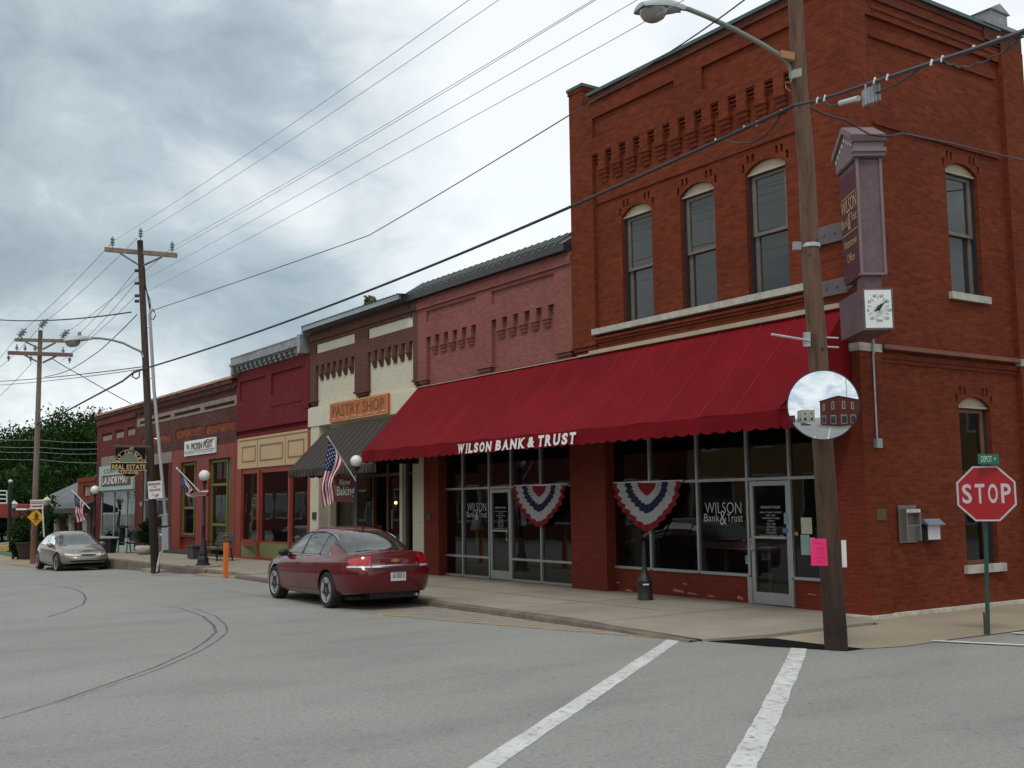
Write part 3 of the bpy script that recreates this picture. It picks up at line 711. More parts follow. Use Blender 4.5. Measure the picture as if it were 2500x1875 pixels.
rf = MB(); rf.poly([(-25.78, 14.12, 7.512), (-18.64, 14.12, 7.512), (-18.64, 14.66, 7.86), (-25.78, 14.66, 7.86)])
rf.poly([(-25.78, 14.66, 7.86), (-18.64, 14.66, 7.86), (-18.64, 30, 7.6), (-25.78, 30, 7.6)]); rf.poly([(-25.78, 14.12, 7.512), (-25.78, 14.66, 7.86), (-25.78, 30, 7.6), (-25.78, 30, 6.9), (-25.78, 14.3, 6.9)])
n = 26
for i in range(n):
    x = -25.7 + i * (7.02 / n)
    rf.obox(((x + 0.02), 14.385, 7.70), (0.03, 0, 0), (0, 0.272, 0.175), (0, -0.02, 0.035))
rf.obox((-22.2, 14.67, 7.875), (3.56, 0, 0), (0, 0.04, 0), (0, 0, 0.015))
rf.build('roof', ROOFM, R2)
gf = MB(); FR.box(gf, -25.02, -24.28, -0.05, 0.4, 0.09, 4.5); FR.box(gf, -24.28, -18.74, 0.14, 0.42, 3.62, 4.4); gf.build('pier', BR_COL, R2)
shopfront(R2, [-24.60, -23.46, -22.25, -21.31, -20.12, -18.77], [0.135, 0.61, 2.27, 3.62], S, skip=((2, 0), (2, 1)), door=(-22.25, -21.31, (2.27,)))
glass_door(R2, -22.21, -21.35, 0.12, 2.23, S)
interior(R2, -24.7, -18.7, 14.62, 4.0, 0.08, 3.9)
# ---------------- cream pastry building
R3 = thing('cream_pastry_building', 'cream and brown painted shop building above the striped awning', 'building', (-29, 14.3, 0))
corbel_front(R3, -32.45, -25.41, -29.21, -28.36, 7.36, BR_BROWN, BR_CREAM, (-32.45, -31.98), (-25.67, -25.41), lowz=4.95, nL=7, nR=7)
cpn = MB()
for a, b in ((-31.93, -29.23), (-28.32, -25.69)): FR.box(cpn, a, b, 0.035, 0.051, 6.672, 6.963)
cpn.build('cream_panel', CREAM, R3)
wf = MB(); FR.box(wf, -32.40, -25.06, -0.06, 0.36, 4.37, 4.95); FR.box(wf, -32.36, -25.06, -0.03, 0.36, 4.93, 4.98); wf.build('fascia_board', CREAM, R3)
wc = MB(); FR.box(wc, -32.26, -31.62, -0.03, 0.3, 0.08, 4.37); FR.box(wc, -25.64, -25.06, -0.04, 0.3, 0.1, 4.37)
FR.box(wc, -31.62, -25.64, 0.3, 0.5, 3.3, 4.37)
wc.box(-31.62, -31.5, 14.6, 16.0, 0.08, 4.3); wc.build('pier', BR_CREAM, R3)
ef = MB(); ef.box(-32.2, -25.80, 13.93, 14.0, 7.40, 7.54); ef.build('fascia', ROOFL, R3)
rf = MB(); rf.poly([(-33.0, 14.25, 7.47), (-32.2, 13.9, 7.545), (-25.72, 13.9, 7.545), (-25.72, 22, 7.9), (-33.0, 22, 7.9)])
rf.poly([(-33.0, 14.25, 7.45), (-32.2, 13.95, 7.38), (-25.80, 13.95, 7.38), (-25.80, 14.4, 7.37), (-33.0, 14.4, 7.40)])
rf.poly([(-33.0, 14.25, 7.47), (-32.2, 13.9, 7.545), (-32.2, 13.95, 7.38), (-33.0, 14.25, 7.45)])
for i in range(34):
    x = -32.2 + i * 0.192; rf.obox((x, 15.9, 7.64), (0.03, 0, 0), (0, 2.0, 0.0876), (0, 0, 0.012))
rf.build('roof', ROOFM, R3)
WOODF = M('dark_brown_shopfront', (0.085, 0.03, 0.02), 0.5)
shopfront(R3, [-31.48, -30.3, -29.0, -28.1, -26.9, -25.68], [0.55, 2.75, 3.3], 14.85, skip=((2, 0),), mat=WOODF, th=0.09, door=(-29.0, -28.1, (2.75,)))
kb = MB(); kb.box(-31.5, -29.05, 14.80, 14.9, 0.08, 0.5); kb.box(-28.05, -25.66, 14.80, 14.9, 0.08, 0.5); kb.build('kick_panel', WOODF, R3)
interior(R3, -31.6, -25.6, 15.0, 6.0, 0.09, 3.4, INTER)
pst = MB(); pst.box(-27.0, -26.85, 14.6, 14.72, 0.1, 3.3); pst.build('porch_post', CREAM, R3)
# ---------------- maroon building
R4 = thing('maroon_building', 'low maroon painted brick shop with grey dentilled cornice and tan sign board', 'building', (-35.7, 14.3, 0))
mw = MB()
pls = [(-38.68, -36.18, 5.72, 6.42), (-35.66, -33.05, 5.68, 6.42)]
holed(mw, FR, -38.93, -32.47, 4.66, 6.78, 0.0, 0.06, pls); FR.box(mw, -38.93, -32.47, 0.06, 0.4, 4.3, 6.78)
FR.box(mw, -38.93, -32.47, 0.0, 0.06, 4.30, 4.46); FR.box(mw, -38.93, -32.47, -0.05, 0.02, 4.60, 4.665)
FR.box(mw, -35.66, -33.05, -0.02, 0.0, 5.28, 5.33)
FR.box(mw, -38.93, -32.47, 0.06, 0.4, 6.78, 7.1)
FR.box(mw, -32.9, -32.47, -0.02, 0.4, 5.0, 6.75)
mw.build('wall', BR_MAROON, R4)
cm = MB(); FR.box(cm, -39.05, -32.72, -0.22, 0.4, 7.10, 7.30); FR.box(cm, -39.1, -32.72, -0.27, 0.4, 7.02, 7.10); FR.box(cm, -38.98, -32.72, -0.16, 0.4, 6.98, 7.02); FR.box(cm, -39.02, -32.7, -0.24, 0.4, 7.30, 7.34)
FR.box(cm, -32.78, -32.55, -0.3, 0.1, 6.76, 7.36); FR.box(cm, -39.06, -38.86, -0.22, 0.1, 6.70, 7.02)
n = 14
for i in range(n):
    x = -38.62 + i * (5.75 / (n - 1)); FR.box(cm, x - 0.1, x + 0.1, -0.14, 0.02, 6.86, 6.98); FR.box(cm, x - 0.08, x + 0.08, -0.09, 0.02, 6.77, 6.855)
cm.build('cornice', GREYMET, R4)
tb = MB(); FR.box(tb, -38.72, -32.50, -0.03, 0.1, 3.24, 4.33); tb.build('sign_board', TAN, R4)
gr = MB()
for a, b, c, d in ((-38.21, -37.0, 3.51, 3.99), (-36.48, -34.55, 3.50, 3.98), (-34.02, -32.8, 3.51, 4.0)):
    for (x0, x1, z0, z1) in ((a, b, d, d + 0.04), (a, b, c - 0.04, c), (a - 0.04, a, c - 0.04, d + 0.04), (b, b + 0.04, c - 0.04, d + 0.04)): FR.box(gr, x0, x1, -0.045, -0.031, z0, z1)
for x in (-36.78, -34.30): FR.box(gr, x, x + 0.03, -0.036, -0.031, 3.26, 4.24)
FR.box(gr, -38.55, -32.50, -0.045, -0.031, 4.23, 4.26); gr.build('moulding', TAN_D, R4)
tr = MB(); FR.box(tr, -38.93, -38.36, -0.02, 0.4, -0.2, 4.30); FR.box(tr, -32.47, -32.28, -0.03, 0.3, 0.05, 4.3)
FR.box(tr, -38.36, -32.47, 0.02, 0.4, 3.12, 3.24)
tr.poly([(-38.36, 14.32, 0.5), (-36.62, 14.12, 0.5), (-36.62, 14.12, 0.72), (-38.36, 14.32, 0.72)])
FR.box(tr, -38.9, -36.62, -0.14, 0.3, -0.1, 0.12)
tr.box(-36.64, -34.0, 14.16, 14.4, -0.1, 0.16)
tr.build('trim', RED_PAINT, R4)
fr4 = MB()
for a, b, c, d, y in ((-38.36, -36.74, 0.66, 3.12, 14.36), (-36.56, -34.06, 0.64, 3.12, 14.36), (-33.9, -32.5, 0.64, 3.12, 14.36)):
    for (x0, x1, z0, z1) in ((a, b, d - 0.07, d), (a, b, c, c + 0.07), (a, a + 0.06, c + 0.07, d - 0.07), (b - 0.06, b, c + 0.07, d - 0.07)): fr4.box(x0, x1, y - 0.04, y + 0.06, z0, z1)
f4 = fr4.build('shop_window', RED_PAINT, R4)
for a, b, c, d in ((-38.30, -36.80, 0.73, 3.05), (-36.50, -34.12, 0.71, 3.05), (-33.84, -32.56, 0.71, 3.05)):
    gl = MB(); gl.poly([(a, 14.37, c), (b, 14.37, c), (b, 14.37, d), (a, 14.37, d)]); gl.build('pane', GLASS, f4)
ol = MB(); ol.box(-38.34, -34.0, 14.30, 14.5, 0.12, 0.64); ol.box(-34.0, -32.5, 14.33, 14.5, 0.12, 0.64); ol.build('kick_panel', OLIVE_L, R4)
mu = MB(); mu.box(-36.72, -36.57, 14.25, 14.5, 0.12, 3.15); mu.box(-34.06, -33.9, 14.28, 14.5, 0.12, 3.15); mu.build('mullion', RED_PAINT, R4)
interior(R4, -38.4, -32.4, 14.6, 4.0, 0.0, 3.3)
rr_ = MB(); rr_.box(-38.95, -32.5, 14.8, 30, 6.7, 6.9); rr_.build('roof', ROOFM, R4)
# ---------------- brown brick antique shop
R5 = thing('brown_brick_building', 'old dark brown brick shop row with pale stone bands and rust-red ground floor', 'building', (-45, 14.3, 0))
ow = MB(); bt = MB()
obr = [(-46.2, -42.97, 4.76, 5.12), (-42.4, -39.16, 4.72, 5.06), (-51.35, -47.0, 4.70, 5.04)]
holed(ow, FR, -52.0, -38.94, 4.24, 5.56, 0.0, 0.06, obr); FR.box(ow, -52.0, -38.94, 0.06, 0.4, 4.2, 6.7)
FR.box(ow, -52.0, -38.94, 0.0, 0.06, 5.56, 5.60)
FR.box(ow, -52.0, -38.94, 0.0, 0.06, 5.98, 6.3)
FR.box(ow, -59.3, -39.2, -0.12, 0.4, 6.46, 6.62); FR.box(ow, -59.3, -38.94, -0.05, 0.4, 6.32, 6.46)
FR.box(ow, -47.0, -46.4, -0.02, 0.4, -0.2, 4.24); FR.box(ow, -51.2, -50.75, -0.02, 0.4, -0.3, 3.5)
ow.build('wall', BR_OLD, R5)
for i in range(44):
    x = -51.6 + i * 0.288
    bt = MB(); FR.box(bt, x, x + 0.15, -0.10, 0.06, 6.24, 6.32); FR.box(bt, x + 0.02, x + 0.13, -0.06, 0.06, 6.15, 6.24); bt.build('dentil', BR_OLD, R5)
orm = MB()
for a, b, c, d in obr: FR.box(orm, a + 0.03, b, 0.03, 0.061, c, d)
orm.build('brick_inlay', BR_ORANGE, R5)
bd = MB(); holed(bd, FR, -51.95, -38.96, 5.60, 5.98, -0.015, 0.06, [(-51.5, -46.85, 5.71, 5.84), (-46.38, -43.0, 5.70, 5.84), (-42.54, -39.15, 5.68, 5.81)])
FR.box(bd, -52.0, -46.5, -0.035, 0.1, 3.78, 4.245); FR.box(bd, -51.2, -50.75, -0.03, 0.1, 1.95, 2.15); bd.build('stone_band', STONE_T, R5)
cpg = MB(); 
for i in range(46):
    x = -59.35 + i * 0.443; FR.box(cpg, x, x + 0.43, -0.17 + 0.01 * (i % 3), 0.45, 6.62, 6.70 + 0.008 * ((i * 7) % 3))
cpg.build('coping_tiles', M('clay_tile', (0.42, 0.24, 0.15), 0.8, nz=(2, 0.3)), R5)
rp_ = MB()
holed(rp_, FR, -46.4, -38.94, 0.0, 4.24, -0.03, 0.35, [(-45.3, -43.3, 0.72, 3.72), (-45.3, -43.3, 0.2, 0.7), (-41.85, -39.42, 0.0, 3.72)])
FR.box(rp_, -45.3, -43.3, 0.12, 0.35, 0.15, 0.72)
rp_.build('ground_floor_front', M('rust_red_paint', (0.20, 0.028, 0.016), 0.65, nz=(1.2, 0.14), bump=(25, 0.2)), R5)
def green_window(a, b, c, d, cols, rows, Y=14.42, th=0.1):
    mb = MB(); xs_ = [a + (b - a) * t for t in cols]; zs_ = [c + (d - c) * t for t in rows]
    for x in xs_: mb.box(x - th / 2, x + th / 2, Y - 0.05, Y + 0.05, c, d)
    for z in zs_:
        for p, q in zip(xs_, xs_[1:]): mb.box(p + th / 2, q - th / 2, Y - 0.04, Y + 0.04, z - th / 2, z + th / 2)
    f = mb.build('window', OLIVE, R5)
    for p, q in zip(xs_, xs_[1:]):
        for r_, s_ in zip(zs_, zs_[1:]):
            gl = MB(); gl.poly([(p + th / 2, Y, r_ + th / 2), (q - th / 2, Y, r_ + th / 2), (q - th / 2, Y, s_ - th / 2), (p + th / 2, Y, s_ - th / 2)]); gl.build('pane', GLASS, f)
    return f
green_window(-45.28, -43.75, 0.74, 3.7, (0.03, 0.97), (0.02, 0.38, 0.98)); green_window(-43.7, -43.32, 0.1, 3.7, (0.1, 0.9), (0.02, 0.40, 0.98), 14.5)
green_window(-41.83, -40.0, 0.25, 3.7, (0.03, 0.97), (0.02, 0.28, 0.72, 0.98)); green_window(-39.95, -39.45, 0.1, 3.7, (0.15, 0.85), (0.02, 0.5, 0.72, 0.98), 14.45)
cur = MB(); cur.box(-41.6, -40.1, 14.5, 14.52, 0.85, 2.35); cur.box(-41.5, -41.0, 14.5, 14.52, 2.95, 3.6); cur.box(-40.8, -40.3, 14.5, 14.52, 2.95, 3.6); cur.build('curtain', M('white_curtain', (0.5, 0.51, 0.5), 0.9, nz=(5, 0.2)), R5)
stp = MB(); stp.box(-46.4, -42.6, 13.95, 14.3, -0.2, 0.13); stp.box(-41.9, -38.7, 13.95, 14.3, -0.2, 0.11); stp.build('step', M('dark_green_step', (0.03, 0.055, 0.045), 0.7), R5)
wht = MB()
for x in (-50.68, -46.62): wht.box(x, x + 0.07, 14.32, 14.42, 0.66, 3.8)
wht.box(-50.61, -46.62, 14.32, 14.42, 0.66, 0.73); wht.box(-50.61, -46.62, 14.32, 14.42, 2.2, 2.26); sf = wht.build('shop_window', ALU, R5)
gl = MB(); gl.poly([(-50.61, 14.38, 0.73), (-46.62, 14.38, 0.73), (-46.62, 14.38, 3.8), (-50.61, 14.38, 3.8)]); gl.build('pane', GLASS, sf)
rs = MB(); rs.box(-50.75, -46.95, 14.28, 14.5, -0.2, 0.66); rs.build('rubble_base', BR_RIVER, R5)
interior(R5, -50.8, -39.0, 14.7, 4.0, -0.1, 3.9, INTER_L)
rr_ = MB(); rr_.box(-59.2, -39, 14.8, 30, 6.2, 6.35); rr_.build('roof', ROOFM, R5)
# ---------------- laundromat
R6 = thing('laundry_building', 'narrow dark red brick laundry shop at the far left end of the row', 'building', (-55.7, 14.3, -0.3))
lw = MB(); nic = [(-58.3, -56.4, 5.28, 5.66), (-55.75, -54.25, 5.28, 5.68), (-53.65, -52.3, 5.3, 5.7)]
holed(lw, FR, -59.3, -52.02, 4.5, 6.32, 0.0, 0.07, nic); FR.box(lw, -59.3, -52.02, 0.07, 0.4, 4.4, 6.6)
FR.box(lw, -59.3, -58.3, 0.0, 0.4, -0.7, 4.5); FR.box(lw, -52.05, -51.2, 0.0, 0.4, -0.4, 4.5); FR.box(lw, -58.3, -52.05, 0.12, 0.4, 3.9, 4.4)
FR.box(lw, -59.3, -52.02, -0.08, 0.0, 6.1, 6.32)
lw.box(-59.3, -59.0, 14.7, 26, -0.7, 6.4)
lw.build('wall', BR_RED6, R6)
lb = MB(); FR.box(lb, -58.3, -51.2, -0.02, 0.1, 4.0, 4.47)
for a, b, c, d in nic: FR.box(lb, a + 0.05, b - 0.02, 0.03, 0.071, c, d - 0.14)
lb.build('stone_band', STONE_T, R6)
MINT = M('mint_paint', (0.33, 0.46, 0.40), 0.6, nz=(1, 0.06))
lf = MB(); lf.box(-58.25, -51.9, 14.3, 14.4, -0.25, 0.5); lf.build('kick_panel', MINT, R6)
sf = MB()
for x in (-58.3, -55.9, -53.6, -52.06): sf.box(x, x + 0.06, 14.33, 14.4, 0.5, 2.66)
sf.box(-58.3, -52.0, 14.32, 14.41, 2.66, 2.75)
s_ = sf.build('shop_window', M('grey_frame', (0.3, 0.33, 0.32), 0.5), R6)
for a, b in ((-58.24, -55.9), (-55.84, -53.6), (-53.54, -52.06)):
    gl = MB(); gl.poly([(a, 14.37, 0.5), (b, 14.37, 0.5), (b, 14.37, 2.66), (a, 14.37, 2.66)]); gl.build('pane', GLASS, s_)
cur = MB(); cur.box(-55.6, -53.9, 14.6, 14.62, 0.6, 2.6); cur.box(-57.9, -57.0, 14.9, 15.2, 0.2, 1.4); cur.box(-53.3, -52.3, 14.9, 15.2, 0.2, 1.4)
cur.build('blind', M('pale_blind', (0.30, 0.34, 0.34), 0.9, nz=(1.5, 0.3)), R6)
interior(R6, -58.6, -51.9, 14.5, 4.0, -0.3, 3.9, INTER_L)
# ---------------- small brick building and diner beyond
R7 = thing('small_brick_building', 'small low red brick building with a dark awning past the laundry', 'building', (-61.2, 14.3, -0.5))
q = MB(); holed(q, FR, -63.3, -59.35, -0.7, 3.3, 0.0, 0.3, [(-62.1, -60.6, 2.5, 3.1), (-62.5, -60.3, -0.6, 1.95)]); FR.box(q, -63.35, -59.35, -0.05, 0.35, 3.3, 3.52); q.box(-63.3, -63.0, 14.6, 22, -0.7, 3.4)
q.build('wall', BRR := brick('orange_red_brick', (0.25, 0.05, 0.024), (0.19, 0.04, 0.022), (0.15, 0.05, 0.04)), R7)
q = MB(); q.box(-62.0, -61.4, 14.4, 14.42, 2.55, 3.05); q.box(-61.3, -60.7, 14.4, 14.42, 2.55, 3.05); q.build('window', M('beige_blind', (0.28, 0.26, 0.22), 0.8), R7)
q = MB(); q.prism([(-64.3, 14.25, 2.25), (-64.3, 13.3, 1.9), (-64.3, 13.3, 1.65), (-64.3, 14.25, 1.65)], (5.0, 0, 0)); q.build('awning', BLACK, R7)
q = MB(); q.box(-62.5, -61.5, 14.4, 14.5, -0.6, 1.9); q.build('white_door', WHITE, R7)
q = MB(); q.box(-61.4, -60.3, 14.4, 14.5, -0.6, 1.9); q.build('door', M('dark_door', (0.03, 0.03, 0.03), 0.4), R7)
R8 = thing('diner_building', 'low white and brick building under a curved grey shingle roof beyond the parked tan car', 'building', (-86, 18, -0.55))
q = MB(); q.box(-96, -78, 20.0, 20.4, -0.6, 1.9); q.build('wall', M('diner_brick', (0.18, 0.045, 0.035), 0.8, nz=(2, 0.3)), R8)
SHG = M('grey_shingles', (0.13, 0.135, 0.14), 0.9, nz=(1.2, 0.2), fine=(25, 0.12))
q = MB(); z0, z1 = 2.05, 4.75
q.poly([(-98.0, 17.9, z0), (-77.6, 17.9, z0), (-80.5, 22.4, z1), (-88.5, 22.4, z1), (-94, 21.0, 3.9)])
q.poly([(-77.6, 17.9, z0), (-77.6, 30, z0), (-80.5, 25, z1), (-80.5, 22.4, z1)]); q.poly([(-98, 17.9, z0), (-94, 21.0, 3.9), (-88.5, 22.4, z1), (-88.5, 26, z1), (-98, 30, z0)])
q.poly([(-80.5, 22.4, z1), (-80.5, 25, z1), (-88.5, 26, z1), (-88.5, 22.4, z1)])
q.build('roof', SHG, R8)
q = MB(); q.box(-98.1, -77.5, 17.82, 18.0, 1.86, 2.06); q.build('eave_trim', WHITE, R8)
q = MB(); q.box(-98, -77.6, 18.3, 18.5, 1.3, 1.8); q.build('porch_beam', CREAM, R8)
for x in (-97.5, -93, -88.2, -83.4, -80.4, -78): q = MB(); q.box(x, x + 0.42, 18.3, 18.6, -0.6, 1.3); q.build('porch_column', WHITE, R8)
for x in (-91.5, -86.2, -82): q = MB(); q.box(x, x + 1.2, 19.9, 19.98, 0.5, 1.5); q.build('window', WHITE, R8)
q = MB(); q.prism([(-92, 24, 4.3), (-80, 24, 4.6), (-80, 24, 5.2), (-84, 24, 5.1)], (0, 4, 0)); q.build('red_roof_ridge', M('faded_red_metal', (0.25, 0.06, 0.06), 0.6), R8)
# low building past the corner building
R9 = thing('side_street_building', 'lower brick building just past the corner building at the right edge', 'building', (-11.3, 22, 0))
q = MB(); q.box(-18, -11.25, 19.55, 34, 0.0, 9.45); q.build('wall', BR_CORNER_D, R9)
q = MB(); q.box(-18.1, -11.15, 19.53, 34.1, 9.45, 9.62); q.build('coping', COPING, R9)
# ================================================================ ACROSS THE STREET (seen in the mirror and the glass)
def block(name, label, x0, x1, y0, y1, h, mat, rows, faces, winm=None, cap=CREAM):
    t = thing(name, label, 'building', ((x0 + x1) / 2, (y0 + y1) / 2, 0))
    q = MB(); q.box(x0, x1, y0, y1, -0.5, h); q.build('wall', mat, t)
    q = MB(); q.box(x0 - 0.15, x1 + 0.15, y0 - 0.15, y1 + 0.15, h, h + 0.35); q.build('cornice', cap, t)
    for f in faces:
        L = (x1 - x0) if f in 'ns' else (y1 - y0); n = max(2, int(L / 3.6)); base = x0 if f in 'ns' else y0
        for r_, (za, zb, ww) in enumerate(rows):
            for i in range(n):
                c = base + L * (i + 0.5) / n; a, b = c - ww / 2, c + ww / 2
                fm = MB(); gl = MB(); e = 0.12
                if f == 'n': fm.box(a - e, b + e, y1, y1 + 0.06, za - e, zb + e); gl.box(a, b, y1 + 0.06, y1 + 0.08, za, zb)
                elif f == 's': continue
                elif f == 'e': fm.box(x1, x1 + 0.06, a - e, b + e, za - e, zb + e); gl.box(x1 + 0.06, x1 + 0.08, a, b, za, zb)
                else: fm.box(x0 - 0.06, x0, a - e, b + e, za - e, zb + e); gl.box(x0 - 0.08, x0 - 0.06, a, b, za, zb)
                fo = fm.build('window', winm or WHITE, t); gl.build('pane', GLASS_UP, fo)
    return t
block('brick_building_opposite', 'two-storey red brick corner building reflected in the round mirror', 7.8, 24, -17, -7.2, 8.6, BR_ACROSS, [(5.3, 7.4, 1.0), (0.8, 3.2, 2.2)], 'nw', cap=BR_ACROSS)
block('yellow_building_opposite', 'yellow brick building with white framed windows reflected in the bank glass', -44, -14, -32, -12.5, 7.5, BR_YELLOW, [(4.6, 6.4, 0.9), (0.6, 3.0, 2.6)], 'ne')
block('low_red_building_opposite', 'low red building reflected beyond the yellow one', -150, -46, -34, -12.5, 7.6, BR_ACROSS, [(0.7, 3.0, 2.4)], 'n')
block('cream_building_opposite', 'cream building down the side street reflected in the round mirror', 11, 21, -56, -46, 8.0, BR_CREAM, [(4.8, 6.6, 1.0), (0.8, 2.8, 1.8)], 'nw')
block('tan_building_opposite', 'tan brick building across the side street reflected in the low side window', 8, 22, 20, 90, 8.5, BR_YELLOW, [(5.0, 6.8, 1.0), (0.7, 3.0, 2.2)], 'w')
block('far_red_building_opposite', 'low red building far down the side street in the mirror', -6, 8, -62, -52, 4.6, BR_ACROSS, [(0.7, 2.6, 1.8)], 'n', cap=BR_ACROSS)
# ================================================================ AWNINGS
AWN = M('crimson_awning_fabric', (0.160, 0.0040, 0.0085), 0.8, nz=(0.35, 0.22), fine=(2.5, 0.10), bump=(2.2, 0.8), spec=0.12)
aw = thing('bank_awning', 'long crimson fabric awning lettered WILSON BANK & TRUST over two shopfronts', 'awning', (-18.4, 13.4, 3.2))
AX0, AX1, AYT, AZT, AYF, AZF, AZB = -25.32, -11.36, 14.235, 4.955, 12.6, 3.25, 2.965
cn = MB()
n = 56; k = 12; rows = []
for i in range(n + 1):
    x = AX0 + (AX1 - AX0) * i / n; row = []
    ph = (i / n * 14) % 1.0
    for j in range(k + 1):
        t = j / k
        sag = -0.03 * math.sin(PI * t) - 0.045 * math.sin(PI * t) * math.sin(PI * ph) + 0.012 * math.sin(x * 3.7 + 5 * t) * t
        if x > -13.0: sag -= 0.10 * (x + 13.0) / 1.6 * math.sin(PI * t) * (0.6 + 0.4 * math.sin(9 * t + x))
        row.append((x, AYT + (AYF - AYT) * t, AZT + (AZF - AZT) * t + sag))
    rows.append(row)
cn.grid(rows)
cn.grid([[(p[0], p[1], p[2] - 0.015) for p in r_] for r_ in rows])
# closed right end with folds, open left end
e = MB(); rr_ = []
for j in range(k + 1):
    t = j / k; y = AYT + (AYF - AYT) * t; zt = rows[-1][j][2]
    rr_.append([(AX1 + 0.05 * math.sin(3 * s_ + 5 * t) * math.sin(PI * s_) , y, zt + (AZF - zt) * s_) for s_ in [i / 8 for i in range(9)]])
e.grid(rr_)
cn.build('canopy', AWN, aw, smooth=True); e.build('end_panel', AWN, aw, smooth=True)
SEAMM = M('awning_seam', (0.25, 0.022, 0.033), 0.8)
for i in range(1, 15):
    sm = MB()
    x = AX0 + (AX1 - AX0) * i / 15; ii = int(round((x - AX0) / (AX1 - AX0) * n))
    sm.tube([(rows[ii][j][0], rows[ii][j][1] - 0.004, rows[ii][j][2] + 0.004) for j in range(k + 1)], 0.006, 4, caps=False); sm.build('seam', SEAMM, aw)
va = MB()
def valance(mb, p0, p1, ztop, zbot, scal=0.09, wl=0.30, amp=0.012):
    p0 = Vector(p0); p1 = Vector(p1); L = (p1 - p0).length; nrm = (p1 - p0).cross(Vector((0, 0, 1))).normalized()
    m_ = max(8, int(L / wl) * 8); rows = []
    for i in range(m_ + 1):
        s_ = i / m_ * L; p = p0 + (p1 - p0) * (i / m_); ph = (s_ / wl) % 1.0
        zb = zbot + scal * (1 - abs(math.sin(PI * ph)) ** 0.6)
        row = []
        for j in range(5):
            t = j / 4; o = nrm * (amp * math.sin(s_ * 5.1 + t * 2) * t)
            row.append(p + o + Vector((0, 0, ztop + (zb - ztop) * t)))
        rows.append(row)
    return mb.grid(rows)
valance(va, (AX0, AYF, 0), (AX1, AYF, 0), AZF, AZB, 0.05)
valance(va, (AX1, AYF, 0), (AX1, AYT, 0), AZF, AZB, 0.05)
valance(va, (AX0, AYF, 0), (AX0, AYT, 0), AZF, AZB, 0.05)
va.build('valance', AWN, aw, smooth=True)
hb = MB(); hb.box(AX0 - 0.02, AX1 - 0.02, 14.19, 14.26, AZT, AZT + 0.02); 
hb.box(-17.9, -11.42, 14.16, 14.30, AZT + 0.005, AZT + 0.085); hb.box(-18.3, -17.9, 14.18, 14.26, AZT - 0.0, AZT + 0.04)
hb.build('head_board', SILLB, aw)
for x in (AX0 + 0.05, -20.6, -16, AX1 - 0.05): hb = MB(); hb.tube([(x, AYF + 0.05, AZF - 0.05), (x, AYT + 0.1, AZF + 0.1)], 0.02, 6); hb.build('brace', DARKMET, aw)
# letters: serif bars are placed per letter
def word(s, x0, x1, z0, z1, Y, mat, parent, shear=0.22, bold=0.05, serif=True):
    adv = dict(W=1.22, I=0.5, L=0.82, S=0.86, O=0.98, N=1.02, B=0.9, A=0.98, K=0.98, T=0.88, R=0.95, U=0.98); adv['&'] = 1.0; adv[' '] = 0.35
    tot = sum(adv[c] for c in s); mb = MB(); x = x0; u = (x1 - x0) / tot; H = z1 - z0
    SER = dict(W=((0.07, 1, .17), (0.93, 1, .15), (.5, 1, .1)), I=((.5, 0, .42), (.5, 1, .42)), L=((.2, 0, .2), (.2, 1, .22)), N=((.12, 0, .16), (.1, 1, .14), (.9, 1, .16)), B=((.12, 0, .14), (.12, 1, .14)), A=((.05, 0, .15), (.95, 0, .16)), K=((.12, 0, .16), (.9, 0, .15), (.12, 1, .16), (.88, 1, .14)), T=((.5, 0, .22),), R=((.14, 0, .17), (.93, 0, .12), (.12, 1, .12)), U=((.12, 1, .16), (.88, 1, .16)))
    for c in s:
        w_ = adv[c] * u
        if c != ' ':
            lw = w_ * 0.78
            o = text(c, lw if c != 'I' else lw * 0.42, H, (0, 0, 0), (1, 0, 0), (0, 0, 1), mat, None, bold=bold, align='L')
            pts = [v.co.copy() for v in o.data.vertices]; offx = x + (0 if c != 'I' else w_ * 0.23)
            for p in o.data.polygons: mb.poly([(offx + pts[i].x + shear * pts[i].z, Y + pts[i].y, z0 + pts[i].z) for i in p.vertices])
            bpy.data.objects.remove(o)
            if serif:
                for fx, fz, hw in SER.get(c, ()):
                    cx = x + fx * lw + (w_ * 0.0); zc = H * 0.045 if fz == 0 else H * 0.955; hw_ = hw * lw if c != 'I' else w_ * 0.34
                    if c == 'I': cx = x + w_ * 0.41
                    mb.poly([(cx + sx_ * hw_ + shear * (zc + sz * H * .045), Y - 0.008, z0 + zc + sz * H * .045) for sx_, sz in ((-1, -1), (1, -1), (1, 1), (-1, 1))])
        x += w_
    return mb.build('lettering', mat, parent)
lx = lambda p: atY(p, 1070, AYF - 0.03).x
word('WILSON', lx(1117), lx(1202), 2.985, 3.195, AYF - 0.03, WHITE_S, aw); word('BANK', lx(1209), lx(1284), 2.99, 3.20, AYF - 0.03, WHITE_S, aw)
word('&', lx(1287), lx(1309), 2.995, 3.205, AYF - 0.03, WHITE_S, aw, serif=False); word('TRUST', lx(1312), lx(1408), 2.995, 3.215, AYF - 0.03, WHITE_S, aw)
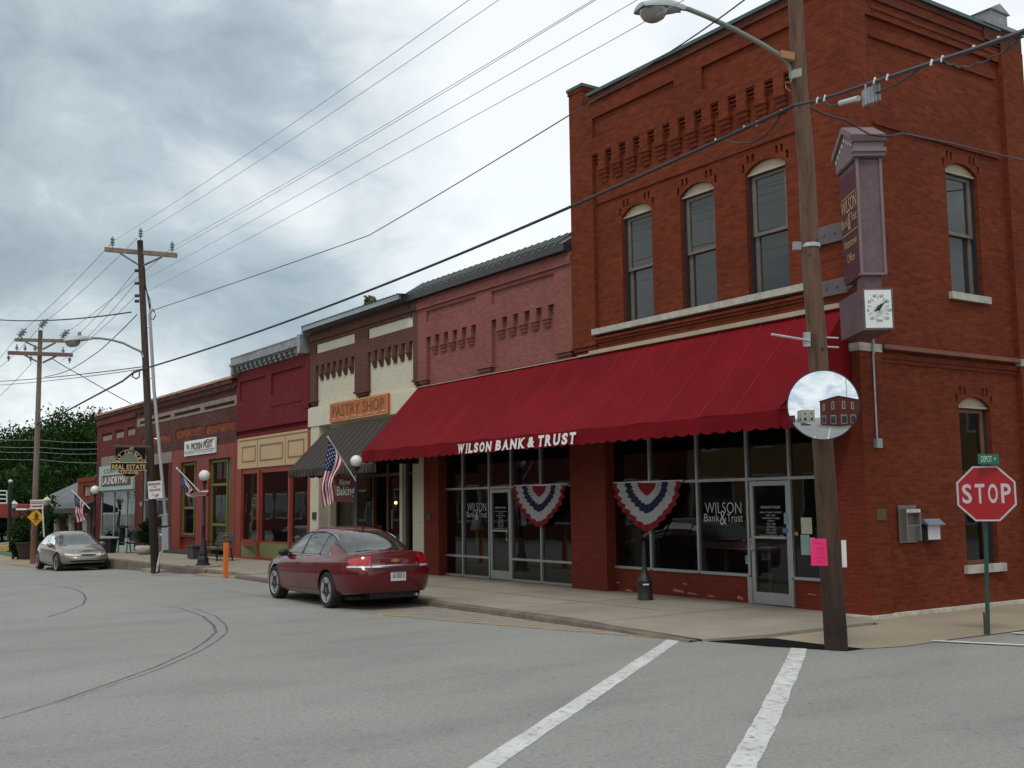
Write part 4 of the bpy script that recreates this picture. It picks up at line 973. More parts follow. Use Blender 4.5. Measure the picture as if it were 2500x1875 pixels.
# striped awning of the pastry shop
def striped():
    mt, T = newmat('striped_awning_fabric'); uv = T.n('ShaderNodeUVMap'); s_ = T.n('ShaderNodeSeparateXYZ', i0=(uv, 0))
    f = T.math('FRACT', T.math('MULTIPLY', (s_, 0), 2.7))
    c = T.ramp(f, [(0.0, (0.010, 0.014, 0.013)), (0.24, (0.042, 0.060, 0.052)), (0.44, (0.010, 0.014, 0.013)), (0.62, (0.15, 0.028, 0.026)), (0.76, (0.010, 0.014, 0.013)), (0.86, (0.15, 0.155, 0.135)), (0.95, (0.010, 0.014, 0.013))], 'CONSTANT')
    b = T.n('ShaderNodeBsdfPrincipled', i0=c, Roughness=0.75); b.inputs['Specular IOR Level'].default_value = 0.2
    T.n('ShaderNodeOutputMaterial', i0=b); return mt
STR = striped()
sa = thing('striped_awning', 'dark green and red striped fabric awning in front of the pastry shop', 'awning', (-28, 13.5, 2.9))
X0, X1 = -30.86, -25.2
cn = MB(); cn.grid([[(X0 + (X1 - X0) * i / 20, 14.2 + (12.95 - 14.2) * t, 4.22 + (2.95 - 4.22) * t - 0.03 * math.sin(PI * t)) for t in [j / 6 for j in range(7)]] for i in range(21)])
cn.poly([(X0, 14.2, 4.22), (X0, 12.95, 2.95), (X0, 14.2, 2.95)]); cn.poly([(X1, 14.2, 4.22), (X1, 12.95, 2.95), (X1, 14.2, 2.95)])
cn.build('canopy', STR, sa, uvs=lambda x, y, z: (x, z))
va = MB(); valance(va, (X0, 12.95, 0), (X1, 12.95, 0), 2.95, 2.72, 0.05, 0.22, 0.02); valance(va, (X0, 12.95, 0), (X0, 14.2, 0), 2.95, 2.72, 0.05, 0.22, 0.02)
va.build('valance', STR, sa, uvs=lambda x, y, z: (x * 1.6, z))
# ================================================================ SIGNS ON THE BUILDINGS
ORG = M('orange_sign', (0.46, 0.12, 0.025), 0.6, nz=(2, 0.08)); OLIVE_T = M('olive_lettering', (0.13, 0.075, 0.02), 0.6, nz=None); BEIGE_T = M('pale_scroll', (0.62, 0.45, 0.28), 0.6, nz=None)
t = thing('pastry_shop_sign', 'orange rectangular PASTRY SHOP board above the striped awning', 'sign', (-28.7, 14.15, 4.7))
q = MB(); q.box(-30.62, -26.86, 14.16, 14.22, 4.38, 4.97); q.build('board', ORG, t)
q = MB(); 
for (a, b, c, d) in ((-30.60, -26.88, 4.93, 4.95), (-30.60, -26.88, 4.40, 4.412), (-30.60, -30.585, 4.412, 4.93), (-26.895, -26.88, 4.412, 4.93)): q.box(a, b, 14.15, 14.159, c, d)
q.build('border', BEIGE_T, t)
text('PASTRY SHOP', 3.35, 0.32, (-28.74, 14.155, 4.55), (1, 0, 0), (0, 0, 1), OLIVE_T, t, bold=-0.005)
q = MB()
for i in range(8):
    c = -30.3 + i * 0.45; s_ = 1 if i % 2 else -1
    q.tube([(c + 0.2 * math.cos(a) * (1 - a / 14), 14.155, 4.475 + s_ * 0.035 * math.sin(a) * (1 - a / 14)) for a in [j * 0.6 for j in range(16)]], 0.008, 4)
q.build('scroll', BEIGE_T, t)
t = thing('pickin_post_sign', 'white rectangular THE PICKIN POST sign on the brown brick wall', 'sign', (-42.8, 14.2, 4.2))
q = MB(); q.box(-44.65, -40.95, 14.20, 14.26, 3.95, 4.55); q.build('board', WHITE, t)
BRN = M('brown_lettering', (0.15, 0.10, 0.06), 0.6, nz=None)
text('PICKIN POST', 2.5, 0.27, (-42.5, 14.19, 4.17), (1, 0, 0), (0, 0, 1), BRN, t, bold=0.03); text('THE', 0.42, 0.2, (-44.2, 14.19, 4.22), (1, 0, 0), (0, 0, 1), BRN, t, bold=0.02)
q = MB(); q.box(-44.6, -41.0, 14.19, 14.198, 4.11, 4.13); q.tube([(-42.2, 14.19, 4.42), (-41.8, 14.19, 4.5), (-41.4, 14.19, 4.46), (-41.05, 14.19, 4.5)], 0.015, 5); q.build('rule', BRN, t)
text('FURNITURE  TOOLS  COLLECTIBLES', 3.4, 0.07, (-42.8, 14.19, 4.01), (1, 0, 0), (0, 0, 1), BRN, t)
t = thing('laundrymat_sign', 'mint and maroon LAUNDRYMAT sign board over the laundry window', 'sign', (-55.2, 14.2, 3.3))
q = MB(); q.box(-58.25, -52.1, 14.18, 14.3, 2.76, 3.98); q.build('board', MINT, t)
q = MB(); q.box(-57.6, -52.4, 14.15, 14.179, 2.98, 3.50); q.build('name_panel', M('maroon_panel', (0.12, 0.025, 0.03), 0.6), t)
text('LAUNDRYMAT', 4.7, 0.36, (-55.0, 14.14, 3.06), (1, 0, 0), (0, 0, 1), WHITE_S, t, bold=0.01)
text('COIN', 2.2, 0.2, (-56.2, 14.17, 3.62), (1, 0, 0), (0, 0, 1), M('teal_lettering', (0.05, 0.13, 0.11), 0.6, nz=None), t)
t = thing('now_baking_banner', 'brown Now Baking banner with white words hanging behind the nearest flag', 'banner', (-29.8, 14.2, 2.3))
q = MB(); q.poly([(-30.65, 14.28, 2.0), (-29.02, 14.28, 1.97), (-29.02, 14.28, 2.68), (-30.65, 14.28, 2.80)]); q.build('cloth', M('brown_banner', (0.17, 0.045, 0.02), 0.7), t)
text('Now', 0.72, 0.18, (-29.75, 14.27, 2.49), (1, 0, 0), (0, 0, 1), WHITE_S, t, bold=0.02); text('Baking', 1.2, 0.36, (-29.72, 14.27, 2.1), (1, 0, 0), (0, 0, 1), WHITE_S, t, bold=0.02)
q = MB(); q.sphere((-30.5, 14.28, 2.62), 0.09, 10, 8); q.prism([(-30.6, 14.27, 2.2), (-30.38, 14.27, 2.2), (-30.42, 14.27, 2.5), (-30.56, 14.27, 2.5)], (0, 0.01, 0)); q.build('baker_picture', M('pale_picture', (0.45, 0.3, 0.15), 0.7), t)
# bunting: pleated half-round fans
FLW = M('flag_white', (0.70, 0.70, 0.72), 0.85, nz=(5, 0.05)); FLR = M('flag_red', (0.33, 0.006, 0.018), 0.85, nz=(5, 0.05)); FLB = M('flag_blue', (0.010, 0.018, 0.085), 0.85, nz=(5, 0.05))
BW_, BR_, BB_ = M('shaded_bunting_white', (0.40, 0.40, 0.41), 0.9, nz=(4, .1)), M('shaded_bunting_red', (0.22, 0.008, 0.012), 0.9, nz=(4, .1)), M('shaded_bunting_blue', (0.012, 0.018, 0.055), 0.9, nz=(4, .1))  # duller than the flag cloth: the awning's shade is put into these colours
def bunting(cx, zt, hw, drop, label, Y=14.41):
    t = thing('bunting', label, 'bunting', (cx, Y, zt), 'pleated bunting fans hung in the bank windows')
    mb = MB(); na, nr = 72, 22; rows = []
    for j in range(nr + 1):
        r_ = j / nr; row = []
        for i in range(na + 1):
            th = PI * i / na; pl = math.sin(th * 26)
            dr = drop * (1 + 0.0) * (0.80 + 0.20 * math.sin(th) ** 8)
            rr2 = r_ + (0.007 * pl * (1 if 0.1 < r_ < 0.97 else 0))
            row.append((cx - math.cos(th) * hw * rr2, Y - 0.045 * r_ * (1 + pl * 0.8), zt - math.sin(th) ** 0.85 * dr * rr2 if i not in (0, na) else zt))
        rows.append(row)
    bands = [(0.26, 0), (0.45, 1), (0.63, 2), (0.86, 1), (1.01, 0)]
    mb.grid(rows, mi=lambda i, j: next(m_ for lim, m_ in bands if (i + 0.5) / nr < lim))
    mb.build('fan', [BR_, BW_, BB_], t, smooth=True)
    q = MB(); q.box(cx - hw - 0.03, cx + hw + 0.03, Y - 0.01, Y + 0.012, zt - 0.01, zt + 0.025); q.build('header_tape', FLW, t)
    return t
bunting(-20.08, 2.285, 0.98, 0.92, 'red white and blue pleated bunting in the pink building window, beside the first glass door')
bunting(-16.45, 2.275, 0.98, 0.95, 'red white and blue pleated bunting in the corner building window, above the ash receptacle')
# window lettering of the bank
GLT = M('window_lettering', (0.50, 0.49, 0.47), 0.6, nz=None)
def bank_logo(cx, z, w_, label, Y=14.465):
    t = thing('window_lettering', label, 'lettering', (cx, Y, z), 'bank names lettered on the shop glass')
    text('WILSON', w_ * 0.94, 0.20, (cx, Y, z + 0.15), (1, 0, 0), (0, 0, 1), GLT, t, bold=-0.012)
    text('Bank', w_ * 0.40, 0.14, (cx - w_ * 0.30, Y, z + 0.0), (1, 0, 0), (0, 0, 1), GLT, t, bold=-0.008); text('Trust', w_ * 0.40, 0.14, (cx + w_ * 0.30, Y, z + 0.0), (1, 0, 0), (0, 0, 1), GLT, t, bold=-0.008)
    text('&', w_ * 0.17, 0.26, (cx, Y, z - 0.06), (1, 0, 0), (0, 0, 1), GLT, t, bold=-0.008)
bank_logo(-22.80, 1.565, 0.92, 'white outlined bank name on the pane left of the first glass door'); bank_logo(-14.45, 1.52, 0.97, 'white outlined bank name on the pane left of the second glass door')
def hours(cx, z, label, Y=14.46):
    t = thing('opening_hours', label, 'lettering', (cx, Y, z), 'banking hours lettered on the two glass doors')
    lines = [('BANKING HOURS', 0.44, 0.045), ('MONDAY TUESDAY THURSDAY', 0.5, 0.026), ('8:30 - 3:00', 0.2, 0.03), ('WEDNESDAY CLOSED', 0.4, 0.026), ('FRIDAY', 0.15, 0.026), ('8:30 - 6:00', 0.2, 0.03), ('SATURDAY', 0.2, 0.026), ('8:30 - 12:00', 0.22, 0.03), ('WEDNESDAY', 0.24, 0.026), ('Drive-Thru OPEN 8:00 - 12:00', 0.54, 0.03)]
    zz_ = z
    for i, (s_, w_, h_) in enumerate(lines):
        text(s_, w_, h_, (cx, Y, zz_ - h_), (1, 0, 0), (0, 0, 1), GLT, t, name='line'); zz_ -= h_ + (0.055 if i == 0 else 0.022)
hours(-21.74, 1.82, 'small white banking hours on the first glass door'); hours(-13.30, 1.80, 'small white banking hours on the second glass door')
# papers taped in the door side window
def sheet(name, label, x0, x1, z0, z1, col, cat='notice', Y=14.465, group=None, extra=None):
    q = MB(); q.box(x0, x1, Y - 0.004, Y, z0, z1); o = q.build(name, M(name + '_paper', col, 0.7, nz=(9, 0.1)))
    tag(o, label, cat, group); return o
sheet('certificate', 'cream framed certificate taped in the narrow side window', -12.64, -12.41, 1.33, 1.60, (0.5, 0.47, 0.36))
sheet('poster', 'pale green and white poster under the certificate', -12.66, -12.47, 0.98, 1.315, (0.30, 0.40, 0.38)); sheet('notice_sheet', 'plain white sheet half behind the pink notice', -12.46, -12.36, 0.98, 1.27, (0.5, 0.5, 0.5))
sheet('sticker', 'small orange and white card stickers beside the door', -12.79, -12.71, 1.30, 1.36, (0.5, 0.16, 0.06)); sheet('teal_decal', 'teal decal low on the pane left of the second door', -13.94, -13.87, 0.78, 0.93, (0.06, 0.30, 0.28)); sheet('teal_card', 'pale teal card on the second glass door', -13.01, -12.92, 1.49, 1.68, (0.22, 0.33, 0.33)); sheet('blue_decal', 'small blue and white decal on the second glass door', -13.05, -12.93, 1.34, 1.42, (0.10, 0.14, 0.35))
sheet('window_paper', 'blue and white printed paper hanging behind the left bunting', -21.05, -20.84, 1.38, 1.72, (0.32, 0.38, 0.42), Y=14.56)
# plaques
for (x, z, lb) in ((-24.75, 1.56, 'small dark plaque on the red column left of the bank'),):
    q = MB(); q.box(x - 0.12, x + 0.12, 14.225, 14.249, z - 0.08, z + 0.08); tag(q.build('plaque', M('bronze_plaque', (0.06, 0.045, 0.03), 0.45, metal=0.5)), lb, 'plaque')
q = MB(); q.box(-32.05, -31.78, 14.24, 14.268, 1.47, 1.69); tag(q.build('plaque', bpy.data.materials['bronze_plaque']), 'small bronze plaque on the cream column', 'plaque')
q = MB(); q.box(CX, CX + 0.02, 14.52, 14.75, 1.56, 1.74); o = q.build('plaque', M('brass_plaque', (0.14, 0.10, 0.05), 0.5, metal=0.4, nz=(30, 0.5))); tag(o, 'brass plaque with tiny raised lines on the brick side wall', 'plaque')
# night deposit and rate box on the side wall
t = thing('night_deposit', 'stainless steel night depository hatch in the brick side wall', 'deposit box', (CX, 15.35, 1.2))
STN = M('stainless_steel', (0.26, 0.255, 0.235), 0.42, metal=0.6, nz=(3, 0.15))
q = MB(); q.box(CX - 0.03, CX - 0.04 + 0.02, 15.11, 15.57, 1.19, 1.79); q.build('face_plate', STN, t)
q = MB(); X = CX - 0.02
q.box(X, X + 0.10, 15.17, 15.20, 1.22, 1.73); q.box(X, X + 0.10, 15.52, 15.55, 1.22, 1.73); q.box(X, X + 0.10, 15.20, 15.52, 1.66, 1.73)
q.poly([(X + 0.005, 15.20, 1.22), (X + 0.005, 15.52, 1.22), (X + 0.06, 15.52, 1.46), (X + 0.06, 15.20, 1.46)]); q.box(X, X + 0.075, 15.20, 15.52, 1.45, 1.475); q.build('hatch', STN, t)
q = MB(); q.box(X + 0.1, X + 0.105, 15.19, 15.53, 1.675, 1.72); q.build('label_strip', WHITE, t)
text('DEPOSITORY', 0.28, 0.022, (X + 0.107, 15.36, 1.687), (0, 1, 0), (0, 0, 1), BLACK, t)
t = thing('rate_box', 'small wall box with grey hood holding a printed white rate sheet', 'notice box', (CX, 15.9, 1.4))
q = MB(); q.box(CX - 0.06, CX + 0.06, 15.72, 16.08, 1.21, 1.50); q.build('case', DARKMET, t)
q = MB(); q.prism([(CX - 0.05, 15.68, 1.56), (CX + 0.02, 15.68, 1.56), (CX + 0.13, 15.68, 1.47), (CX + 0.13, 15.68, 1.455), (CX - 0.05, 15.68, 1.50)], (0, 0.44, 0)); q.build('hood', M('blue_grey_metal', (0.22, 0.26, 0.32), 0.4, metal=0.4), t)
q = MB(); q.box(CX + 0.06, CX + 0.066, 15.74, 16.06, 1.225, 1.455); q.build('rate_sheet', M('printed_sheet', (0.62, 0.58, 0.62), 0.6, nz=(60, 0.12)), t)
# conduit to the projecting sign
t = thing('wall_conduit', 'thin grey conduit with a small box running up the corner pilaster', 'conduit', (CX + 0.03, 14.6, 3))
q = MB(); q.tube([(CX + 0.03, 14.60, 4.45), (CX + 0.03, 14.60, 2.84)], 0.014, 6); q.tube([(CX + 0.05, 14.60, 4.5), (CX + 0.05, 14.60, 4.2)], 0.014, 6); q.build('pipe', STEEL, t)
q = MB(); q.box(CX + 0.001, CX + 0.07, 14.54, 14.68, 2.70, 2.85); q.build('junction_box', STEEL, t)
# ---------------- projecting bank sign with thermometer
dn = Vector((0.83, -0.558, 0)).normalized(); dw = Vector((0.558, 0.83, 0)).normalized(); dz = Vector((0, 0, 1))
MAUV = M('mauve_metal', (0.125, 0.075, 0.085), 0.5, metal=0.15, nz=(2.5, 0.22), fine=(14, .12)); MAUV_L = M('mauve_cap', (0.19, 0.13, 0.14), 0.5, nz=(2, 0.08)); MARO = M('maroon_sign_face', (0.075, 0.012, 0.022), 0.4)
GOLD = M('gold_lettering', (0.60, 0.40, 0.19), 0.5, metal=0.3, nz=None)
O1 = at(2126, 530, 16.35); O1.z = 0; SL = 0.85
ctr = O1 - dn * (SL / 2)
bsn = thing('projecting_bank_sign', 'tall maroon and mauve bank sign with gabled top mounted on the brick corner', 'sign', (ctr.x, ctr.y, 5.2))
q = MB(); q.obox(ctr + dz * 6.09, dn * (SL / 2), dw * 0.17, dz * 0.88); q.build('cabinet', MAUV, bsn)
q = MB()
q.obox(O1 + dn * 0.012 + dw * 0.175 + dz * 6.09, dn * 0.012, dw * 0.02, dz * 0.88); q.obox(O1 + dn * 0.012 - dw * 0.175 + dz * 6.09, dn * 0.012, dw * 0.02, dz * 0.88)
q.obox(O1 - dn * 0.02 + dw * 0.0 + dz * 5.215, dn * 0.04, dw * 0.2, dz * 0.02)
q.build('edge_trim', MAUV_L, bsn)
q = MB(); q.obox(ctr - dw * 0.172 + dz * 6.05, dn * (SL / 2 - 0.03), dw * 0.006, dz * 0.82); q.build('sign_face', MARO, bsn)
gb = MB()
for hw_, zA, dd in ((0.20, 6.97, 0.0),):
    a0 = ctr - dn * (SL / 2 + 0.05); a1 = ctr + dn * (SL / 2 + 0.05); mdl = ctr
    gb.prism([a0 - dw * hw_ + dz * zA, a1 - dw * hw_ + dz * zA, a1 - dw * hw_ + dz * (zA + 0.05), mdl - dw * hw_ + dz * (zA + 0.43), a0 - dw * hw_ + dz * (zA + 0.05)], dw * (2 * hw_))
gb.build('gable', MAUV, bsn)
gc = MB()
for (h0, ex, wd_) in ((0.0, 0.10, 0.245), (0.10, 0.06, 0.215), (0.22, 0.12, 0.25)):
    pass
a1 = ctr + dn * (SL / 2)
gc.obox(a1 + dn * 0.03 + dz * 7.02, dn * 0.05, dw * 0.235, dz * 0.03); gc.obox(a1 + dn * 0.05 + dz * 7.08, dn * 0.06, dw * 0.25, dz * 0.03); gc.obox(a1 + dn * 0.02 + dz * 7.17, dn * 0.05, dw * 0.22, dz * 0.05); gc.obox(a1 + dn * 0.05 + dz * 7.26, dn * 0.06, dw * 0.25, dz * 0.05)
gc.prism([a1 + dn * 0.11 - dw * 0.25 + dz * 7.31, ctr - dw * 0.25 + dz * 7.60, ctr - dw * 0.25 + dz * 7.50, a1 + dn * 0.11 - dw * 0.25 + dz * 7.21], dw * 0.5)
gc.prism([ctr - dn * (SL / 2 + 0.11) - dw * 0.25 + dz * 7.31, ctr - dw * 0.25 + dz * 7.60, ctr - dw * 0.25 + dz * 7.50, ctr - dn * (SL / 2 + 0.11) - dw * 0.25 + dz * 7.21], dw * 0.5)
gc.prism([a1 + dn * 0.05 - dw * 0.21 + dz * 7.0, a1 + dn * 0.05 - dw * 0.21 + dz * 7.25, ctr - dw * 0.21 + dz * 7.52, ctr - dn * (SL / 2 + 0.05) - dw * 0.21 + dz * 7.25, ctr - dn * (SL / 2 + 0.05) - dw * 0.21 + dz * 7.0], dw * 0.42)
gc.build('cornice', MAUV_L, bsn)
q = MB()
for i in range(9):
    t_ = i / 8; p = (a1 * (1 - t_) + (ctr - dn * (SL / 2)) * t_); zz_ = 7.22 + (0.22 * (1 - abs(2 * t_ - 1)))
    q.obox(p - dw * 0.216 + dz * (zz_ - 0.05), dn * 0.022, dw * 0.004, dz * 0.028)
q.build('dentil', CREAM, bsn)
fo = ctr - dw * 0.182
def st(s_, w_, h_, z, b=0.0, sh=0.0): text(s_, w_, h_, fo + dz * z, dn, dz, GOLD, bsn, bold=b, shear=sh, ext=0.004)
st('WILSON', 0.72, 0.22, 6.27, 0.0); text('Bank', 0.30, 0.14, fo - dn * 0.22 + dz * 6.07, dn, dz, GOLD, bsn); text('Trust', 0.28, 0.14, fo + dn * 0.22 + dz * 6.09, dn, dz, GOLD, bsn); text('&', 0.13, 0.26, fo + dz * 5.99, dn, dz, GOLD, bsn)
for z in (6.52, 5.95): 
    q = MB(); q.obox(fo + dz * z, dn * 0.34, dw * 0.003, dz * 0.006); q.build('rule', GOLD, bsn)
st('Watertown', 0.6, 0.13, 5.73); st('Office', 0.36, 0.13, 5.50)
q = MB(); q.obox(ctr + dn * 0.22 + dz * 5.10, dn * 0.16, dw * 0.13, dz * 0.13); q.build('neck', MAUV, bsn)
bc = O1 - dn * 0.42 + dz * 4.665
q = MB(); q.obox(bc, dn * 0.55, dw * 0.225, dz * 0.31); q.build('thermometer_box', MAUV, bsn)
DIALM = M('white_dial', (0.72, 0.76, 0.74), 0.35, nz=None)
fc = bc + dn * 0.552
q = MB(); q.obox(fc, dn * 0.003, dw * 0.195, dz * 0.28); dl = q.build('dial', DIALM, bsn)
BT = M('black_numerals', (0.02, 0.02, 0.022), 0.6, nz=None)
for k_, s_ in enumerate(('-20', '0', '20', '40', '60', '80', '100', '120')):
    a = math.radians(225 - k_ * 270 / 7 * 1.0); cx_, cz_ = 0.155 * math.cos(a), 0.20 * math.sin(a)
    text(s_, 0.022 * len(s_) + 0.008, 0.045, fc + dn * 0.005 + dw * cx_ + dz * (cz_ - 0.022), dw, dz, BT, dl, name='numeral', ext=0.002)
    q = MB(); a2 = a - math.radians(19.3); p = fc + dn * 0.006 + dw * (0.135 * math.cos(a2)) + dz * (0.17 * math.sin(a2)); d_ = (dw * math.cos(a2) + dz * 1.2 * math.sin(a2)).normalized()
    if k_ < 7: q.obox(p, d_ * 0.028, d_.cross(dn) * 0.003, dn * 0.001); q.build('tick', BT, dl)
text('TEMP', 0.10, 0.042, fc + dn * 0.005 - dz * 0.20, dw, dz, BT, dl, ext=0.002)
hd = (dw * 0.75 + dz * 0.66).normalized(); q = MB(); hc = fc + dn * 0.06 + dz * 0.02
q.obox(hc, hd * 0.05, hd.cross(dn) * 0.022, dn * 0.004); q.prism([hc + hd * 0.05 + hd.cross(dn) * 0.012, hc + hd * 0.05 - hd.cross(dn) * 0.012, hc + hd * 0.17], dn * 0.006); q.obox(hc - hd * 0.07, hd * 0.03, hd.cross(dn) * 0.014, dn * 0.004)
q.tube([fc, hc], 0.03, 12); q.build('pointer', BT, bsn)
q = MB(); q.obox((-11.66, 14.27, 6.22), (0.36, 0, 0), (0, 0.03, 0), (0, 0, 0.15)); q.obox((-11.66, 14.27, 5.33), (0.36, 0, 0), (0, 0.03, 0), (0, 0, 0.13))
q.obox(ctr - dn * (SL / 2 + 0.1) + dz * 6.22, dn * 0.2, dw * 0.02, dz * 0.14); q.obox(ctr - dn * (SL / 2 + 0.1) + dz * 5.33, dn * 0.2, dw * 0.02, dz * 0.12)
for z in (6.22, 5.33):
    for x in (-11.9, -11.72, -11.5): q.tube([(x, 14.24, z), (x, 14.225, z)], 0.025, 8)
q.build('bracket', M('mauve_bracket', (0.11, 0.085, 0.09), 0.55, nz=(6, 0.2)), bsn)
# ================================================================ CARS
def interp(pts, x):
    if x <= pts[0][0]: return pts[0][1]
    if x >= pts[-1][0]: return pts[-1][1]
    for i in range(len(pts) - 1):
        x0, y0 = pts[i]; x1, y1 = pts[i + 1]
        if x0 <= x <= x1:
            m0 = (y1 - (pts[i - 1][1] if i else y0)) / (x1 - (pts[i - 1][0] if i else x0)) if True else 0
            m1 = ((pts[i + 2][1] if i + 2 < len(pts) else y1) - y0) / ((pts[i + 2][0] if i + 2 < len(pts) else x1) - x0)
            h = x1 - x0; t = (x - x0) / h
            return (2 * t ** 3 - 3 * t * t + 1) * y0 + (t ** 3 - 2 * t * t + t) * h * m0 + (-2 * t ** 3 + 3 * t * t) * y1 + (t ** 3 - t * t) * h * m1
TYRE = M('tyre_rubber', (0.014, 0.014, 0.015), 0.85, nz=(20, 0.3)); RIMM = M('alloy_silver', (0.42, 0.42, 0.43), 0.35, metal=0.5, nz=None)
CHROME = M('chrome', (0.75, 0.75, 0.76), 0.12, metal=1.0, nz=None); BLK_PL = M('black_plastic', (0.012, 0.012, 0.013), 0.5)
CARG = glassm('car_glass', (0.80, 0.88, 0.84), 0.72, dark=(0.07, 0.09, 0.08), boost=1.45); CAR_IN = M('car_interior', (0.26, 0.25, 0.22), 0.9)
REDL = M('tail_lamp_red', (0.42, 0.006, 0.008), 0.12, coat=1.0, nz=(9, 0.25)); CLRL = M('clear_lamp', (0.62, 0.62, 0.62), 0.12, metal=0.3, coat=1.0, nz=(14, 0.35)); AMB = M('amber_lamp', (0.45, 0.12, 0.03), 0.15, coat=1.0, nz=None)
def paint(name, col, metal=0.35):
    mt, T = newmat(name)
    b = T.n('ShaderNodeBsdfPrincipled', Roughness=0.32, Metallic=metal); b.inputs['Base Color'].default_value = (*col, 1)
    b.inputs['Coat Weight'].default_value = 0.8; b.inputs['Coat Roughness'].default_value = 0.02; b.inputs['Specular IOR Level'].default_value = 0.3
    T.n('ShaderNodeOutputMaterial', i0=b); return mt
def sedan(name, label, loc, rz, P, pm):
    root = thing(name, label, 'car', loc, rz=rz)
    Wd, Lr, Lf = P['W'], P['Lr'], P['Lf']; NF, NR = P['nf'], P['nr']
    bS = [(0, .90), (.12, .965), (.3, .99), (.5, 1.0), (.7, .985), (.88, .955), (1, .90)]
    def ze(x): return interp(P['edge'], x)
    def zb(x): return interp(P['bot'], x)
    def wid(s, x): return Wd * interp(bS, s) * (1 - 0.055 * (x / 2.5) ** 2 - (0.02 if x < 0 else 0.0) * (x / 2.5) ** 4)
    def pt(th, s, off=0.0):
        c, si = math.cos(th), math.sin(th); n = NF if c > 0 else NR
        ex = (Lf * interp(P['eF'], s)) if c > 0 else (Lr * interp(P['eR'], s))
        x = ex * (abs(c) ** (2 / n)) * (1 if c > 0 else -1)
        y = wid(s, x) * (abs(si) ** (2 / n)) * (1 if si > 0 else -1)
        z = zb(x) + s * (ze(x) - zb(x))
        if off:
            nx = (1 if c > 0 else -1) * abs(c) ** (2 - 2 / n) / ex; ny = (1 if si > 0 else -1) * abs(si) ** (2 - 2 / n) / Wd
            L = math.hypot(nx, ny); x += off * nx / L; y += off * ny / L
        return Vector((x, y, z))
    ths = [2 * PI * i / 4000 for i in range(4001)]; ref = [pt(t, .5) for t in ths]; acc = [0]
    for a, b in zip(ref, ref[1:]): acc.append(acc[-1] + (Vector((b.x - a.x, b.y - a.y))).length)
    def th_at(u):
        u %= acc[-1]; lo, hi = 0, 4000
        while hi - lo > 1:
            md = (lo + hi) // 2
            if acc[md] <= u: lo = md
            else: hi = md
        f = (u - acc[lo]) / max(acc[hi] - acc[lo], 1e-9); return ths[lo] + f * (ths[1])
    half = acc[2000]
    NU = 168; TH = [th_at(acc[-1] * i / NU) for i in range(NU)]
    rows = []; NS = 20
    for k in (0.0, 0.5, 0.8, 0.94): rows.append([(lambda p: (p.x * (0.97 + 0.03 * k), p.y * k, p.z))(pt(t, 0)) for t in TH])
    for j in range(NS + 1): rows.append([pt(t, j / NS) for t in TH])
    for k in (0.985, 0.95, 0.88, 0.75, 0.55, 0.3, 0.0):
        r_ = []
        for t in TH:
            p = pt(t, 1.0); cr = interp(P['crown'], p.x)
            x = p.x * (1 - 0.012 * (1 - k)); r_.append((x, p.y * k, ze(x) + cr * (1 - k ** 2.6)))
        rows.append(r_)
    mb = MB(); mb.grid(rows, wrap=True)
    body = mb.build('body', [pm, BLK_PL], root, smooth=True)
    import bmesh
    bm = bmesh.new(); bm.from_mesh(body.data); bmesh.ops.remove_doubles(bm, verts=bm.verts, dist=0.0004); bmesh.ops.dissolve_degenerate(bm, edges=bm.edges, dist=0.0003)
    bmesh.ops.recalc_face_normals(bm, faces=bm.faces); bm.to_mesh(body.data); bm.free()
    cut = MB()
    for ax in (P['wr'], P['wf']):
        for sy in (-1, 1):
            prof = [(P['ra'], 0.0), (P['ra'], 0.40)]
            cut.lathe(prof, (ax, sy * (Wd - 0.30), P['rw'] + 0.01), 40, axis=(0, sy, 0))
    co_ = cut.build('cutter', BLK_PL, None)
    bm = bmesh.new(); bm.from_mesh(co_.data); bmesh.ops.recalc_face_normals(bm, faces=bm.faces); bm.to_mesh(co_.data); bm.free()
    md = body.modifiers.new('b', 'BOOLEAN'); md.operation = 'DIFFERENCE'; md.object = co_; md.solver = 'EXACT'; md.material_mode = 'TRANSFER'
    body.rotation_euler = (0, 0, 0); par = body.parent; body.parent = None
    bpy.context.view_layer.update()
    nm = bpy.data.meshes.new_from_object(body.evaluated_get(bpy.context.evaluated_depsgraph_get()))
    body.modifiers.clear(); old = body.data; body.data = nm; bpy.data.meshes.remove(old); bpy.data.objects.remove(co_); body.parent = par
    nm.polygons.foreach_set('use_smooth', [True] * len(nm.polygons)); nm.set_sharp_from_angle(angle=math.radians(38))
    # greenhouse
    B0 = 0.86; R0, R1_ = P['gx']
    def zr(x): return interp(P['roof'], x)
    def wbl(x): return interp(P['gw'], x)
    E1, E2 = 0.40, 0.74
    def gp(x, ph):
        H = zr(x) - B0; z = B0 + H * math.sin(ph) ** E2 if 0 < ph < PI else B0
        c = math.cos(ph); y = wbl(x) * (abs(c) ** E1) * (1 if c > 0 else -1) * (1 - 0.40 * (z - B0))
        return Vector((x, y, z))
    def gside(x, z, sg, off):
        H = zr(x) - B0; sn = min(max((z - B0) / H, 0), 0.999) ** (1 / E2); c = math.sqrt(1 - sn * sn)
        return Vector((x, sg * (wbl(x) * c ** E1 * (1 - 0.40 * (z - B0)) + off), z))
    gm = MB(); NX = 54; phs = [PI * (i / 40) for i in range(41)]
    xs_ = [R0 + (R1_ - R0) * (i / NX) for i in range(NX + 1)]
    def isglass(i, j):
        xm = (xs_[i] + xs_[i + 1]) / 2; pm_ = (phs[j] + phs[j + 1]) / 2; p = gp(xm, pm_)
        return inwin(xm, p.z, p.y, pm_)
    WS = P['windows']; blo = P['belt']
    def top_line(x): return zr(x) - P['topgap']
